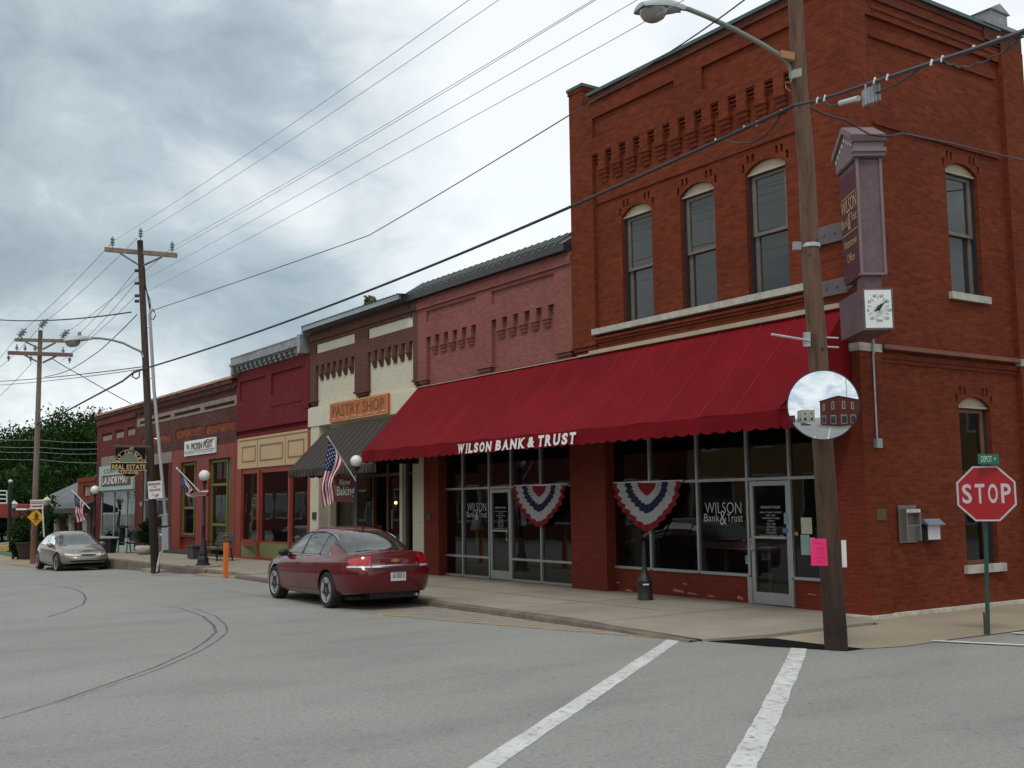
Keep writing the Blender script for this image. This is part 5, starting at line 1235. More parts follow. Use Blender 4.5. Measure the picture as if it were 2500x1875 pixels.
    def inwin(x, z, y, ph):
        if P['ws'][0] < x < P['ws'][1] and 0.21 * PI < ph < 0.79 * PI: return 1
        if P['bl'][0] < x < P['bl'][1] and 0.21 * PI < ph < 0.79 * PI: return 1
        if abs(y) > 0.4 and blo + .01 < z < top_line(x) - .012 and any(a + .02 < x < b - .02 for a, b in WS): return 1
        return 0
    gr_rows = [[gp(x, ph) for ph in phs] for x in xs_]
    b0 = 0; gm.v = [tuple(p) for r_ in gr_rows for p in r_]; nc = 41
    for i in range(NX):
        for j in range(40):
            if not isglass(i, j): gm.face((i * nc + j, i * nc + j + 1, (i + 1) * nc + j + 1, (i + 1) * nc + j))
    ghs = gm.build('roof', pm, root, smooth=True)
    glist = []
    for k_, (a, b) in enumerate(WS):
        for sg in (-1, 1):
            q = MB(); rws = []; bor = MB(); top = []; bt = []
            n_ = 16
            for i in range(n_ + 1):
                x = a + (b - a) * i / n_; zt = max(top_line(x), blo + 0.004)
                rws.append([gside(x, blo + (zt - blo) * j / 8, sg, 0.004) for j in range(9)]); top.append(gside(x, zt, sg, 0.006)); bt.append(gside(x, blo, sg, 0.006))
            q.grid(rws); q.build('side_window', CARG, root, smooth=True)
            bor.tube(bt + top[::-1] + [bt[0]], 0.012, 5, caps=False); bor.build('window_trim', BLK_PL, root)
    if P.get('chromeline'):
        for sg in (-1, 1):
            q = MB(); a = min(w_[0] for w_ in WS) - 0.03; b = max(w_[1] for w_ in WS)
            lo_ = [gside(b + (a - b) * i / 30, blo - 0.012, sg, 0.012) for i in range(31)]
            hi_ = [gside(x, max(top_line(x) + 0.012, blo), sg, 0.010) for x in [a + (b - 0.1 - a) * i / 30 for i in range(31)]]
            q.tube(lo_ + hi_[:14], 0.008, 5); q.build('chrome_strip', CHROME, root)
    for xa, xb in zip([w_[0] for w_ in WS][:-1], [w_[1] for w_ in WS][1:]):
        for sg in (-1, 1):
            q = MB(); x0_, x1_ = xb, xa
            q.grid([[gside(x_, blo + (top_line(x_) - blo) * j / 8, sg, 0.005) for j in range(9)] for x_ in (x0_, x1_)]); q.build('door_pillar', BLK_PL, root, smooth=True)
    for nm_, (a, b) in (('windshield', P['ws']), ('rear_window', P['bl'])):
        q = MB(); sgn = 1 if nm_ == 'windshield' else -1; rws = []
        for i in range(13):
            x = a + (b - a) * i / 12
            rws.append([gp(x, PI * (0.205 + 0.59 * j / 24)) + Vector((0.004 * sgn, 0, 0.005)) for j in range(25)])
        q.grid(rws); q.build(nm_, CARG, root, smooth=True)
    q = MB(); q.box(-1.35, 1.0, -0.66, 0.66, 0.5, 0.84)
    for x in (-0.95, 0.05):
        for y in (-0.36, 0.36): q.obox((x, y, 1.0), (0.07, 0, 0.02), (0, 0.22, 0), (-0.04, 0, 0.22)); q.obox((x - 0.06, y, 1.26), (0.04, 0, 0), (0, 0.1, 0), (0, 0, 0.07))
    q.build('cabin', CAR_IN, root)
    # wheels
    for ax in (P['wf'], P['wr']):
        for sg in (1, -1):
            c = Vector((ax, sg * (Wd - (0.155 if ax > 0 else 0.14)), P['rw'])); r_ = P['rw']
            ty = MB(); ty.lathe([(r_ * .66, -.105), (r_ * .93, -.11), (r_ * .985, -.085), (r_, -.05), (r_, .05), (r_ * .985, .085), (r_ * .93, .11), (r_ * .70, .112), (r_ * .66, .10)], c, 36, axis=(0, sg, 0))
            wo = ty.build('wheel', TYRE, root, smooth=True, angle=50)
            rm = MB(); o = Vector((0, sg, 0))
            rm.lathe([(r_ * .70, .06), (r_ * .70, .112), (r_ * .66, .116), (r_ * .62, .105), (r_ * .60, .06)], c, 36, axis=(0, sg, 0)); rm.lathe([(0.001, .10), (r_ * .15, .10), (r_ * .17, .085), (r_ * .17, .05)], c, 16, axis=(0, sg, 0))
            for k_ in range(P['spokes']):
                a = 2 * PI * k_ / P['spokes'] + 0.3; d_ = Vector((math.cos(a), 0, math.sin(a))); t_ = d_.cross(o)
                w0, w1 = P['spw']
                pts = [c + o * .095 + d_ * (r_ * .12) - t_ * w0, c + o * .095 + d_ * (r_ * .12) + t_ * w0, c + o * .105 + d_ * (r_ * .63) + t_ * w1, c + o * .105 + d_ * (r_ * .63) - t_ * w1]
                rm.prism(pts, -o * .03)
            rm.build('rim', RIMM, wo, smooth=True, angle=30)
            dk = MB(); dk.lathe([(0.001, .045), (r_ * .66, .045), (r_ * .66, .0)], c, 24, axis=(0, sg, 0)); dk.build('brake_disc', BLK_PL, wo)
    def patch(nm_, mat, u0, u1, s0, s1, off=0.005, nu=12, ns=5, f=None):
        q = MB(); rws = []
        for j in range(ns + 1):
            row = []
            for i in range(nu + 1):
                uu = u0 + (u1 - u0) * i / nu; a, b = (s0, s1) if f is None else f(i / nu)
                row.append(pt(th_at(half + uu) , a + (b - a) * j / ns, off))
            rws.append(row)
        q.grid(rws); return q.build(nm_, mat, root, smooth=True)
    def fpatch(nm_, mat, u0, u1, s0, s1, off=0.005, nu=12, ns=5, f=None):
        q = MB(); rws = []
        for j in range(ns + 1):
            row = []
            for i in range(nu + 1):
                uu = u0 + (u1 - u0) * i / nu; a, b = (s0, s1) if f is None else f(i / nu)
                row.append(pt(th_at(uu), a + (b - a) * j / ns, off))
            rws.append(row)
        q.grid(rws); return q.build(nm_, mat, root, smooth=True)
    def side(x, s, sg, off=0.003):
        n = NF if x > 0 else NR; ex = Lf * interp(P['eF'], s) if x > 0 else Lr * interp(P['eR'], s)
        c = (abs(x) / ex) ** (n / 2); si = math.sqrt(max(0, 1 - c * c)); y = wid(s, x) * si ** (2 / n)
        return Vector((x, sg * (y + off), zb(x) + s * (ze(x) - zb(x))))
    for sg in (-1, 1):
        q = MB()
        for x in P['seams']:
            q.grid([[side(x - 0.004, s_ / 16, sg), side(x + 0.004, s_ / 16, sg)] for s_ in range(2, 17)])
        q.grid([[side(x_, 0.13, sg), side(x_, 0.142, sg)] for x_ in [P['seams'][0] + (P['seams'][-1] - P['seams'][0]) * i / 20 for i in range(21)]])
        q.build('door_seam', BLK_PL, root)
        for x in P['handles']:
            q = MB(); a = side(x, .80, sg, .02); b = side(x - 0.16, .80, sg, .02); q.tube([side(x, .80, sg, .0), a, b, side(x - .16, .80, sg, 0)], 0.013, 6); q.build('door_handle', pm, root, smooth=True)
        q = MB(); c = side(P['mir'], 1.0, sg, 0.10); 
        q.lathe([(0.001, -.065), (.05, -.055), (.075, -.02), (.08, .02), (.07, .045), (0.001, .05)], c + Vector((0, 0, .055)), 14, axis=(1, 0, 0))
        q.v = [(v[0], c.y + (v[1] - c.y) * 1.35, v[2]) for v in q.v]
        q.tube([side(P['mir'], .97, sg, -0.03), c + Vector((0, 0, .03))], 0.02, 6); q.build('side_mirror', P.get('mirmat', pm), root, smooth=True)
    P['extra'](root, patch, fpatch, pt, side, half)
    return root
def impala_extra(root, patch, fpatch, pt, side, half):
    for sg in (-1, 1):
        u = lambda a: -sg * a
        patch('tail_lamp', REDL, u(0.50), u(0.98), .0, .0, .006, 16, 6, f=lambda t: (.735, .975 - .09 * t))
        patch('reverse_lamp', CLRL, u(0.50), u(1.02), .675, .725, .007, 14, 3)
    patch('chrome_strip', CHROME, -0.49, 0.49, .672, .728, .012, 20, 3)
    patch('bumper_gap', BLK_PL, -0.98, 0.98, .655, .664, .003, 30, 2)
    patch('trunk_recess_shade', M('recess_shade_maroon', (0.03, 0.003, 0.006), 0.4), -0.48, 0.48, .585, .66, .004, 16, 3)  # shade of the recess painted as a dark maroon strip on the surface
    q = MB()
    for sg in (-1, 1): q.grid([[pt_ for pt_ in (pt(PI - sg * 0.0 + a, s_ / 20, .003), pt(PI + a + 0.004, s_ / 20, .003))] for a in [0.20 * sg] for s_ in range(14, 21)])
    q.build('trunk_seam', BLK_PL, root)
    xr = pt(PI, .42).x
    t = MB(); t.obox((xr - 0.012, 0, .60), (0.006, 0, 0), (0, 0.155, 0), (0, 0, 0.077)); pl = t.build('licence_plate', M('plate_white', (0.58, 0.60, 0.58), 0.5, nz=(6, 0.06)), root)
    text('615013', 0.235, 0.095, (xr - 0.02, -0.01, .57), (0, -1, 0), (0, 0, 1), M('plate_numerals', (0.05, 0.06, 0.09), 0.6, nz=None), pl, name='plate_number', ext=0.001, bold=0.02)
    f = MB(); 
    for (y0, y1, z0, z1) in ((-.158, .158, .672, .68), (-.158, .158, .52, .528), (-.158, -.15, .528, .672), (.15, .158, .528, .672)): f.box(xr - 0.022, xr - 0.01, y0, y1, z0, z1)
    f.build('plate_frame', CHROME, pl)
    xe = pt(PI, .86).x - 0.012
    GD = M('gold_emblem', (0.65, 0.42, 0.15), 0.25, metal=0.8, nz=None)
    e = MB(); zz_ = pt(PI, .84).z
    e.prism([(xe, .085, zz_ - .018), (xe, .035, zz_ - .018), (xe, .028, zz_ - .032), (xe, -.035, zz_ - .032), (xe, -.028, zz_ - .018), (xe, -.085, zz_ - .018), (xe, -.075, zz_ + .018), (xe, -.03, zz_ + .018), (xe, -.024, zz_ + .032), (xe, .04, zz_ + .032), (xe, .034, zz_ + .018), (xe, -0.0 + .095, zz_ + .018)], (-0.006, 0, 0)); e.build('emblem', GD, root)
    text('IMPALA LT', 0.26, 0.024, (pt(PI, .745).x - 0.008, 0.36, pt(PI, .745).z), (0, -1, 0), (0, 0, 1), CHROME, root, name='badge', bold=0.03)
    text('3.5L', 0.07, 0.02, (pt(PI, .745).x - 0.008, -0.42, pt(PI, .745).z), (0, -1, 0), (0, 0, 1), CHROME, root, name='badge', bold=0.03)
    q = MB(); q.tube([(-2.2, -0.45, .25), (-2.40, -0.46, .245)], 0.03, 12); q.build('exhaust_pipe', STEEL, root)
    q = MB(); q.tube([(-1.02, 0, 1.43), (-1.05, 0, 1.50)], [0.02, 0.012], 8); q.build('antenna', BLK_PL, root)
    q = MB(); q.box(-2.0, 1.9, -0.7, 0.7, 0.17, 0.24); q.box(-2.3, -1.8, -.45, .45, .2, .34); q.build('underbody', BLK_PL, root)
    for sg in (-1, 1): fpatch('headlamp', CLRL, sg * 0.5, sg * 1.15, .70, .86, .006, 14, 4)
IMP = dict(W=0.945, Lr=2.53, Lf=2.50, nf=4.2, nr=6.0, wr=-1.37, wf=1.36, ra=0.375, rw=0.335, gx=(-1.98, 1.25), belt=0.965, topgap=0.10,
    edge=[(-2.55, 0.985), (-2.2, 1.005), (-1.5, 0.985), (-0.5, 0.95), (0.6, 0.92), (1.2, 0.89), (1.9, 0.81), (2.3, 0.72), (2.5, 0.66)],
    bot=[(-2.55, 0.335), (-2.2, 0.29), (-1.3, 0.235), (1.3, 0.20), (2.2, 0.22), (2.5, 0.25)],
    eR=[(0, .965), (.15, .985), (.4, 1.0), (.58, .998), (.64, .988), (.70, .975), (.9, .955), (1, .94)], eF=[(0, .955), (.3, 1.0), (.6, .99), (.85, .94), (1, .88)],
    crown=[(-2.5, .055), (-1.9, .06), (0, .05), (1.2, .07), (2.5, .07)],
    roof=[(-2.05, .985), (-1.8, 1.075), (-1.45, 1.255), (-1.1, 1.40), (-0.8, 1.46), (-0.4, 1.485), (0.0, 1.478), (0.3, 1.43), (0.6, 1.30), (0.95, 1.10), (1.3, .90)],
    gw=[(-2.0, .72), (-1.6, .80), (-1.0, .86), (0, .885), (0.7, .87), (1.3, .78)], ws=(0.36, 1.12), bl=(-1.84, -1.06),
    windows=[(-0.02, 0.86), (-0.86, -0.10), (-1.22, -0.90)], seams=(0.98, -0.05, -0.93), handles=(0.18, -0.68), mir=0.72, spokes=5, spw=(0.052, 0.098), chromeline=True, extra=impala_extra, mirmat=BLK_PL)
sedan('red_sedan', 'dark red four-door sedan parked at the kerb, seen from behind', (-20.52, 9.76, 0.0), math.radians(178.4), IMP, paint('maroon_car_paint', (0.105, 0.003, 0.006), 0.05))
def buick_extra(root, patch, fpatch, pt, side, half):
    for sg in (-1, 1):
        fpatch('headlamp', CLRL, sg * 0.36, sg * 0.92, .71, .88, .007, 14, 5, f=lambda t: (.715, .895 - .06 * t)); fpatch('turn_lamp', AMB, sg * 0.93, sg * 1.05, .715, .83, .008, 6, 3)
    fpatch('grille_surround', CHROME, -0.34, 0.34, .66, .93, .004, 24, 5, f=lambda t: (.80 - .13 * math.sin(PI * t) ** .4, .80 + .12 * math.sin(PI * t) ** .4))
    fpatch('grille', M('grille_dark', (0.03, 0.03, 0.034), 0.3, metal=0.5), -0.29, 0.29, .68, .9, .010, 24, 5, f=lambda t: (.80 - .10 * math.sin(PI * t) ** .4, .80 + .09 * math.sin(PI * t) ** .4))
    fpatch('bumper_gap', BLK_PL, -1.1, 1.1, .645, .66, .003, 30, 2); fpatch('bumper_strip', CHROME, -0.95, 0.95, .33, .36, .006, 30, 2); fpatch('air_intake', BLK_PL, -0.62, 0.62, .12, .26, .005, 20, 3)
    q = MB(); q.box(-2.0, 1.9, -0.7, 0.7, 0.15, 0.24); q.build('underbody', BLK_PL, root)
    q = MB()
    for sg in (-1, 1): q.tube([Vector((1.15, sg * .55, .90)), Vector((2.05, sg * .42, .80))], 0.004, 4)
    q.build('hood_seam', BLK_PL, root)
    patch('tail_lamp', REDL, -.9, .9, .72, .9, .005)
    q = MB(); q.lathe([(.001, 0), (.17, 0), (.19, .02)], (0.35, 0.36, 1.02), 14, axis=(-1, 0, .4)); q.build('steering_wheel', BLK_PL, root)
BUI = dict(IMP); BUI.update(bot=[(-2.5, 0.36), (-2.0, 0.28), (-1.3, .25), (1.3, .24), (2.0, .30), (2.5, .36)], W=0.92, Lr=2.45, Lf=2.48, nf=3.6, nr=3.8, wr=-1.32, wf=1.42, gx=(-1.75, 1.32), spokes=9, spw=(0.02, 0.028), chromeline=False, extra=buick_extra, belt=0.94, mirmat=None,
    edge=[(-2.5, 0.90), (-2.0, 0.94), (-1.0, 0.93), (0.6, 0.90), (1.2, 0.87), (1.9, 0.78), (2.3, 0.70), (2.5, 0.66)],
    roof=[(-1.85, .93), (-1.6, 1.06), (-1.25, 1.24), (-0.95, 1.37), (-0.5, 1.425), (0.0, 1.42), (0.3, 1.36), (0.6, 1.23), (0.95, 1.05), (1.35, .87)],
    windows=[(0.0, 0.88), (-0.95, -0.08)], seams=(1.0, -0.03, -0.95), handles=(0.2, -0.65), ws=(0.34, 1.18), bl=(-1.62, -0.98), crown=[(-2.5, .05), (0, .05), (1.2, .09), (2.5, .09)])
tanp = paint('champagne_car_paint', (0.26, 0.22, 0.19), 0.4); BUI['mirmat'] = tanp
sedan('tan_sedan', 'champagne tan four-door sedan facing the viewer at the far left kerb', (-43.6, 9.68, -0.37), math.radians(1.6), BUI, tanp)
cc_ = copy_tree(bpy.data.objects['tan_sedan']); cc_.location = (3.5, -21, 0); cc_.rotation_euler = (0, 0, 1.2); cc_['label'] = 'tan sedan seen only in the round mirror'; cc_.name = 'tan_sedan.001'
# ================================================================ UTILITY POLES AND WIRES
def polewood(name, c1, c2, dark, cz):
    mt, T = newmat(name)
    tc_ = T.n('ShaderNodeTexCoord'); mp = T.n('ShaderNodeMapping', Vector=(tc_, 3), Scale=(9, 9, 0.7))
    n_ = T.n('ShaderNodeTexNoise', Vector=mp, Scale=1.6, Detail=8.0, Roughness=0.7); k = T.n('ShaderNodeTexVoronoi', Vector=T.n('ShaderNodeMapping', Vector=(tc_, 3), Scale=(3, 3, 2.4)), Scale=1.0)
    c = T.ramp((n_, 0), [(0.3, c1), (0.5, c2), (0.7, tuple(v * 1.35 for v in c2))])
    c = T.mix(1.0, T.ramp((k, 0), [(0.05, 0.35), (0.10, 1.0)]), c, 'MULTIPLY')
    s_ = T.n('ShaderNodeSeparateXYZ', i0=(tc_, 3)); z_ = T.math('ADD', (s_, 2), T.math('MULTIPLY', (n_, 0), 0.5))
    st_ = T.n('ShaderNodeMapRange', Value=z_, i1=cz[0], i2=cz[1], i3=1.0, i4=0.0)     # creosote soaked butt
    c = T.mix(st_, c, (*dark, 1))
    bp = T.n('ShaderNodeBump', Height=(n_, 0), Strength=0.8, Distance=0.02)
    b = T.n('ShaderNodeBsdfPrincipled', i0=(c, 2), Roughness=0.85, Normal=bp); T.n('ShaderNodeOutputMaterial', i0=b); return mt
PW1 = polewood('pole_wood_brown', (0.045, 0.022, 0.014), (0.135, 0.074, 0.045), (0.016, 0.009, 0.007), (0.2, 3.4))
PW2 = polewood('pole_wood_dark', (0.035, 0.020, 0.017), (0.075, 0.046, 0.038), (0.018, 0.010, 0.008), (1.5, 5.0))
PW3 = polewood('pole_wood_tan', (0.12, 0.095, 0.075), (0.22, 0.175, 0.14), (0.14, 0.065, 0.03), (0.3, 3.6))
p1 = thing('utility_pole', 'big knotty wooden utility pole at the street corner carrying the round mirror', 'utility pole', (-9.5, 11.43, 0))
P1b = Vector((-9.50, 11.43, -0.1)); P1t = at(1941, 0, 14.0); P1t = P1t + (P1t - P1b) * 0.35
def p1at(z): t = (z - P1b.z) / (P1t.z - P1b.z); return P1b + (P1t - P1b) * t
def p1r(z): return 0.146 - 0.0064 * z
mb = MB(); zs = [-0.1 + i * 0.35 for i in range(34)]
mb.tube([p1at(z) + Vector((0.008 * math.sin(z * 2.3), 0.008 * math.cos(z * 3.1), 0)) for z in zs], [p1r(z) * (1 + 0.015 * math.sin(z * 7)) for z in zs], 24); mb.build('shaft', PW1, p1, smooth=True)
def band(parent, c, r, h=0.05, mat=STEEL, name='band'):
    q = MB(); q.lathe([(r, -h / 2), (r + .008, -h / 2), (r + .008, h / 2), (r, h / 2)], c, 20); return q.build(name, mat, parent)
b1 = p1at(5.12); band(p1, b1, p1r(5.1)); q = MB(); q.obox(b1 - RR * (p1r(5.1) + 0.06), RR * 0.05, FF * 0.04, UU * 0.05); q.build('clamp', GREYMET, p1)
b2 = p1at(3.93); q = MB()
for dz_ in (0.04, -0.08): q.tube([b2 - RR * (p1r(4) + .02) + dz * dz_, b2 + RR * (p1r(4) + 0.16) + dz * (dz_ - 0.02)] if True else [], 0.012, 6)
q.tube([b2 - RR * 0.62 + dz * 0.06 - FF * .2, b2 - RR * (p1r(4)) - dz * 0.02 - FF * .15], 0.016, 6); q.obox(b2 - RR * (p1r(4) + .03) - FF * .1, RR * 0.035, FF * 0.05, UU * 0.09); q.build('mounting_arms', STEEL, p1)
# street light on pole
def cobra(name, label, pts, arm_r, head_p, head_dir, parent_pt, scale=1.0, group='cobra-head street lights on wooden poles'):
    t = thing(name, label, 'street light', tuple(parent_pt), group)
    q = MB(); q.tube(pts, arm_r, 10); q.build('arm', M('arm_grey_green', (0.20, 0.22, 0.18), 0.5, metal=0.4), t, smooth=True)
    hd_ = Vector(head_dir).normalized(); sdv = hd_.cross(dz).normalized(); c = Vector(head_p); L = 0.66 * scale; w_ = 0.17 * scale
    rows = []
    for i in range(13):
        tt = i / 12; ww = w_ * (math.sin(PI * min(tt * 0.80 + 0.22, 1)) ** 0.55) if tt < 1 else w_ * 0.35; hh = 0.11 * scale * (0.55 + 0.45 * math.sin(PI * tt))
        row = []
        for k in range(17):
            a = PI * k / 16; row.append(c + hd_ * (L * (1 - tt)) + sdv * (ww * math.cos(a)) + dz * (hh * math.sin(a)))
        rows.append(row)
    mb = MB(); mb.grid(rows); mb.grid([[r_[0] for r_ in rows], [r_[0] - dz * .025 for r_ in rows]]); mb.grid([[r_[-1] for r_ in rows], [r_[-1] - dz * .025 for r_ in rows]])
    mb.poly([p for p in rows[0]]); mb.poly([p for p in rows[-1]]); mb.poly([r_[0] for r_ in rows] + [r_[-1] for r_ in rows[::-1]])
    mb.build('head', M('lamp_head_grey', (0.42, 0.44, 0.44), 0.5, metal=0.3), t, smooth=True)
    ln = MB(); cc = c + hd_ * (L * 0.68) - dz * 0.02
    prof = [(0.001, -.16), (.06, -.152), (.11, -.12), (.145, -.06), (.155, 0)]
    lb = MB()
    for i, (r_, h_) in enumerate(prof): pass
    n = 18; rws = [[cc + hd_ * (r_ * 1.25 * math.cos(2 * PI * k / n)) * scale + sdv * (r_ * math.sin(2 * PI * k / n)) * scale + dz * h_ * scale for k in range(n)] for r_, h_ in prof]
    lb.grid(rws, wrap=True); lb.build('lens', M('frosted_lens', (0.24, 0.23, 0.20), 0.15, nz=(8, 0.15), coat=0.6), t, smooth=True)
    q = MB(); q.tube([c + hd_ * L * .45 + dz * .1 * scale, c + hd_ * L * .45 + dz * .2 * scale], 0.045 * scale, 10); q.build('photocell', GREYMET, t)
    return t
hB = p1at(7.22) - RR * 0.17; hA = at(1643, 18, 14.0) ; 
pts = [at(*px_, 14.0) for px_ in ((1933, 193), (1931, 170), (1924, 152), (1905, 136), (1860, 108), (1790, 70), (1720, 38), (1680, 22), (1650, 17))]
st_l = cobra('street_light', 'large cobra-head street light at the top, on the pole with the round mirror', pts, 0.032, at(1668, 17, 14.0) - dz * .03, at(1550, 12, 13.7) - at(1668, 15, 14.0), p1at(7.3))
q = MB(); a_ = at(1905, 133, 14.0); b_ = at(1938, 140, 13.9); q.obox((a_ + b_) / 2, (b_ - a_) / 2, FF * 0.05, UU * 0.045); q.build('wood_spacer', M('yellow_wood', (0.36, 0.19, 0.08), 0.7), st_l)
q = MB(); a_ = at(1934, 183, 13.9); b_ = at(1955, 178, 13.75); q.obox((a_ + b_) / 2, (b_ - a_) / 2, FF * 0.05, UU * 0.05)
q.tube([at(1933, 193, 13.9), at(1929, 203, 13.9), at(1918, 200, 13.9), at(1919, 214, 13.9), at(1930, 223, 13.9)], 0.006, 5); q.build('bracket', M('pale_bracket', (0.34, 0.35, 0.28), 0.5, metal=0.3), st_l)
# round convex mirror
mc = at(2009.5, 988.5, 13.55); ma = math.radians(-53.5); mn = Vector((math.cos(ma), math.sin(ma), math.tan(math.radians(1.6)))).normalized()
tm = thing('convex_mirror', 'round convex traffic mirror reflecting sky and the red building opposite', 'mirror', tuple(mc))
R_ = 0.425; sr = 2.4
prof = [(R_ * i / 18 if i else 0.0001, 0.0 + sr - (sr - math.sqrt(sr * sr - (R_ * i / 18) ** 2)) - math.sqrt(sr * sr - R_ * R_)) for i in range(19)]
MIRM = M('mirror_silver', (0.82, 0.86, 0.90), 0.008, metal=1.0, nz=None)
q = MB(); q.lathe(prof, mc, 64, axis=mn, caps=False); q.build('mirror_glass', MIRM, tm, smooth=True)
q = MB(); q.lathe([(R_ + 0.002, -0.02), (R_ + 0.010, -0.02), (R_ + 0.012, 0.004), (R_ + 0.001, 0.006)], mc, 64, axis=mn, caps=False); q.lathe([(0.001, -0.05), (R_ * .8, -0.045), (R_, -0.02)], mc, 48, axis=mn); q.build('rim', M('dark_blue_rim', (0.012, 0.018, 0.05), 0.4), tm, smooth=True, angle=40)
q = MB(); q.tube([mc - mn * 0.04, p1at(mc.z)], 0.03, 8); q.build('arm', STEEL, tm)
# notices on the corner pole
nrm1 = (CAMP - p1at(1.2)); nrm1.z = 0; nrm1.normalize(); tn = Vector((-nrm1.y, nrm1.x, 0))
PINK = M('neon_pink_card', (0.85, 0.03, 0.17), 0.7, nz=None)
t = thing('pink_notice', 'neon pink handwritten card tacked on the corner utility pole', 'notice', tuple(at(2000, 1348, 13.75)))
q = MB(); c_ = [at(1980, 1315, 13.77), at(2017, 1315.5, 13.77), at(2021.5, 1381.5, 13.77), at(1980.5, 1381, 13.75)]; q.prism(c_[::-1], FF * 0.004); q.build('card', PINK, t)
INK = M('faint_ink', (0.30, 0.02, 0.07), 0.7, nz=None)
ax_r = (c_[1] - c_[0]).normalized(); ax_u = (c_[0] - c_[3]).normalized()
for s_, w_, dx, v_ in (('Yard', 0.09, 0.09, 0.27), ('Sale', 0.10, 0.11, 0.205), ('Friday', 0.13, 0.12, 0.145), ('Saturday', 0.14, 0.115, 0.09), ('8 am', 0.09, 0.12, 0.035)):
    text(s_, w_, 0.028, c_[3] + ax_r * dx + ax_u * v_, ax_r, ax_u, INK, t, name='line', shear=0.3, ext=0.006, bold=-0.01)
t = tag(MB().prism([at(2053.5, 1319, 13.9), at(2065.5, 1319, 13.9), at(2068, 1385, 13.9), at(2056.5, 1385, 13.9)][::-1], FF * 0.004).build('white_notice', WHITE), 'white card edge on the right side of the mirror pole', 'notice')
# dark pole with real estate sign
p2 = thing('utility_pole', 'leaning dark wooden utility pole with crossarm beside the silver conduit', 'utility pole', (-33.3, 9.8, -0.1))
P2b = at(379.6, 1399, 32.6); P2t = at(341.8, 587, 32.6)
mb = MB(); n = 24; mb.tube([P2b + (P2t - P2b) * (i / n) for i in range(n + 1)], [0.128 - 0.043 * (i / n) for i in range(n + 1)], 16); mb.build('shaft', PW2, p2, smooth=True)
def A1(x, y, d=32.6): return at(x * .27125, 500 + y * .27125, d)
def crossarm(root, a, b, h, mat, name='crossarm'):
    q = MB(); c = (a + b) / 2; v = (b - a) / 2; q.obox(c, v, v.normalized().cross(dz) * 0.05, dz * h); return q.build(name, mat, root)
crossarm(p2, A1(945, 402), A1(1592, 456), 0.065, WOODG)
q = MB(); q.tube([A1(1080, 435, 32.5), A1(1250, 543, 32.5)], 0.03, 6); q.tube([A1(1460, 468, 32.5), A1(1290, 545, 32.5)], 0.03, 6); q.build('brace', WOODG, p2)
INS = M('grey_porcelain', (0.20, 0.22, 0.23), 0.3, nz=None)
def insulator(root, base, h=0.36, n_=3, r_=0.065, ax=(0, 0, 1)):
    q = MB(); prof = [(0.016, 0), (0.016, h * .28)]
    for i in range(n_):
        z = h * (.30 + .23 * i); prof += [(r_, z), (r_ * .9, z + .03), (.03, z + .05)]
    prof += [(.03, h)]; q.lathe(prof, base, 12, axis=ax); return q.build('insulator', INS, root)
for (x, y) in ((1010, 395), (1264, 318), (1548, 440)): insulator(p2, A1(x, y), 0.36)
for y in (592, 705, 818, 866): q = MB(); q.tube([A1(1215, y), A1(1250, y)], 0.05, 8); q.build('spool', DARKMET, p2)
q = MB(); q.tube([A1(1300, 560), A1(1308, 720), A1(1330, 830), A1(1345, 920), A1(1350, 960)], 0.02, 5); q.tube([A1(1300, 600), A1(1312, 760), A1(1350, 860), A1(1355, 930)], 0.015, 5)
q.tube([A1(1355, 950), A1(1390, 960), A1(1400, 1000), A1(1380, 1035), A1(1355, 1010), A1(1345, 960)], 0.018, 5); q.build('drop_cable', BLK_PL, p2)
cd = thing('service_conduit', 'silver electrical conduit with meter boxes standing beside the dark leaning pole', 'conduit', (-33, 10, 0))
def T1(x, y, d=32.7): return at(340 + x * .20489, 1060 + y * .20489, d)
q = MB(); q.tube([A1(1385, 935, 32.5), A1(1355, 955, 32.5), A1(1348, 1000, 32.5), A1(1386, 1659, 32.5), T1(310, 950, 32.5)], 0.05, 10); q.build('pipe', M('bright_conduit', (0.56, 0.57, 0.60), 0.4, metal=0.5), cd, smooth=True, angle=60)
q = MB()
for (x, y) in ((1330, 1102), (1360, 1558)): q.tube([A1(x - 40, y), A1(x + 35, y)], 0.025, 6)
q.tube([T1(150, 55), T1(245, 60)], .03, 6); q.tube([T1(235, 970), T1(300, 965)], .02, 6); q.tube([T1(180, 1200), T1(270, 1200)], .025, 6); q.build('strap', STEEL, cd)
q = MB(); q.obox(T1(310, 1020), RR * .085, FF * .06, UU * .17); q.obox(T1(315, 1245), RR * .10, FF * .07, UU * .32); q.build('meter_box', STEEL, cd)
q = MB(); q.tube([T1(210, 1640, 32.3), T1(222, 1560, 32.3), T1(232, 1460, 32.4), T1(245, 1420, 32.5), T1(290, 1370, 32.6)], [.03, .035, .012, .012, .012], 6); q.build('ground_guard', M('pale_guard', (0.5, 0.5, 0.5), 0.5), cd)
# street light 2
pts = [A1(*p, 32.5) for p in ((1288, 1375), (1283, 1345), (1262, 1318), (1200, 1290), (1110, 1245), (1000, 1215), (900, 1201), (800, 1200))]
cobra('street_light', 'smaller cobra-head street light on the dark leaning pole', pts, 0.035, A1(825, 1206, 32.5), A1(600, 1225, 32.3) - A1(825, 1206, 32.5), A1(1285, 1340), 1.15)
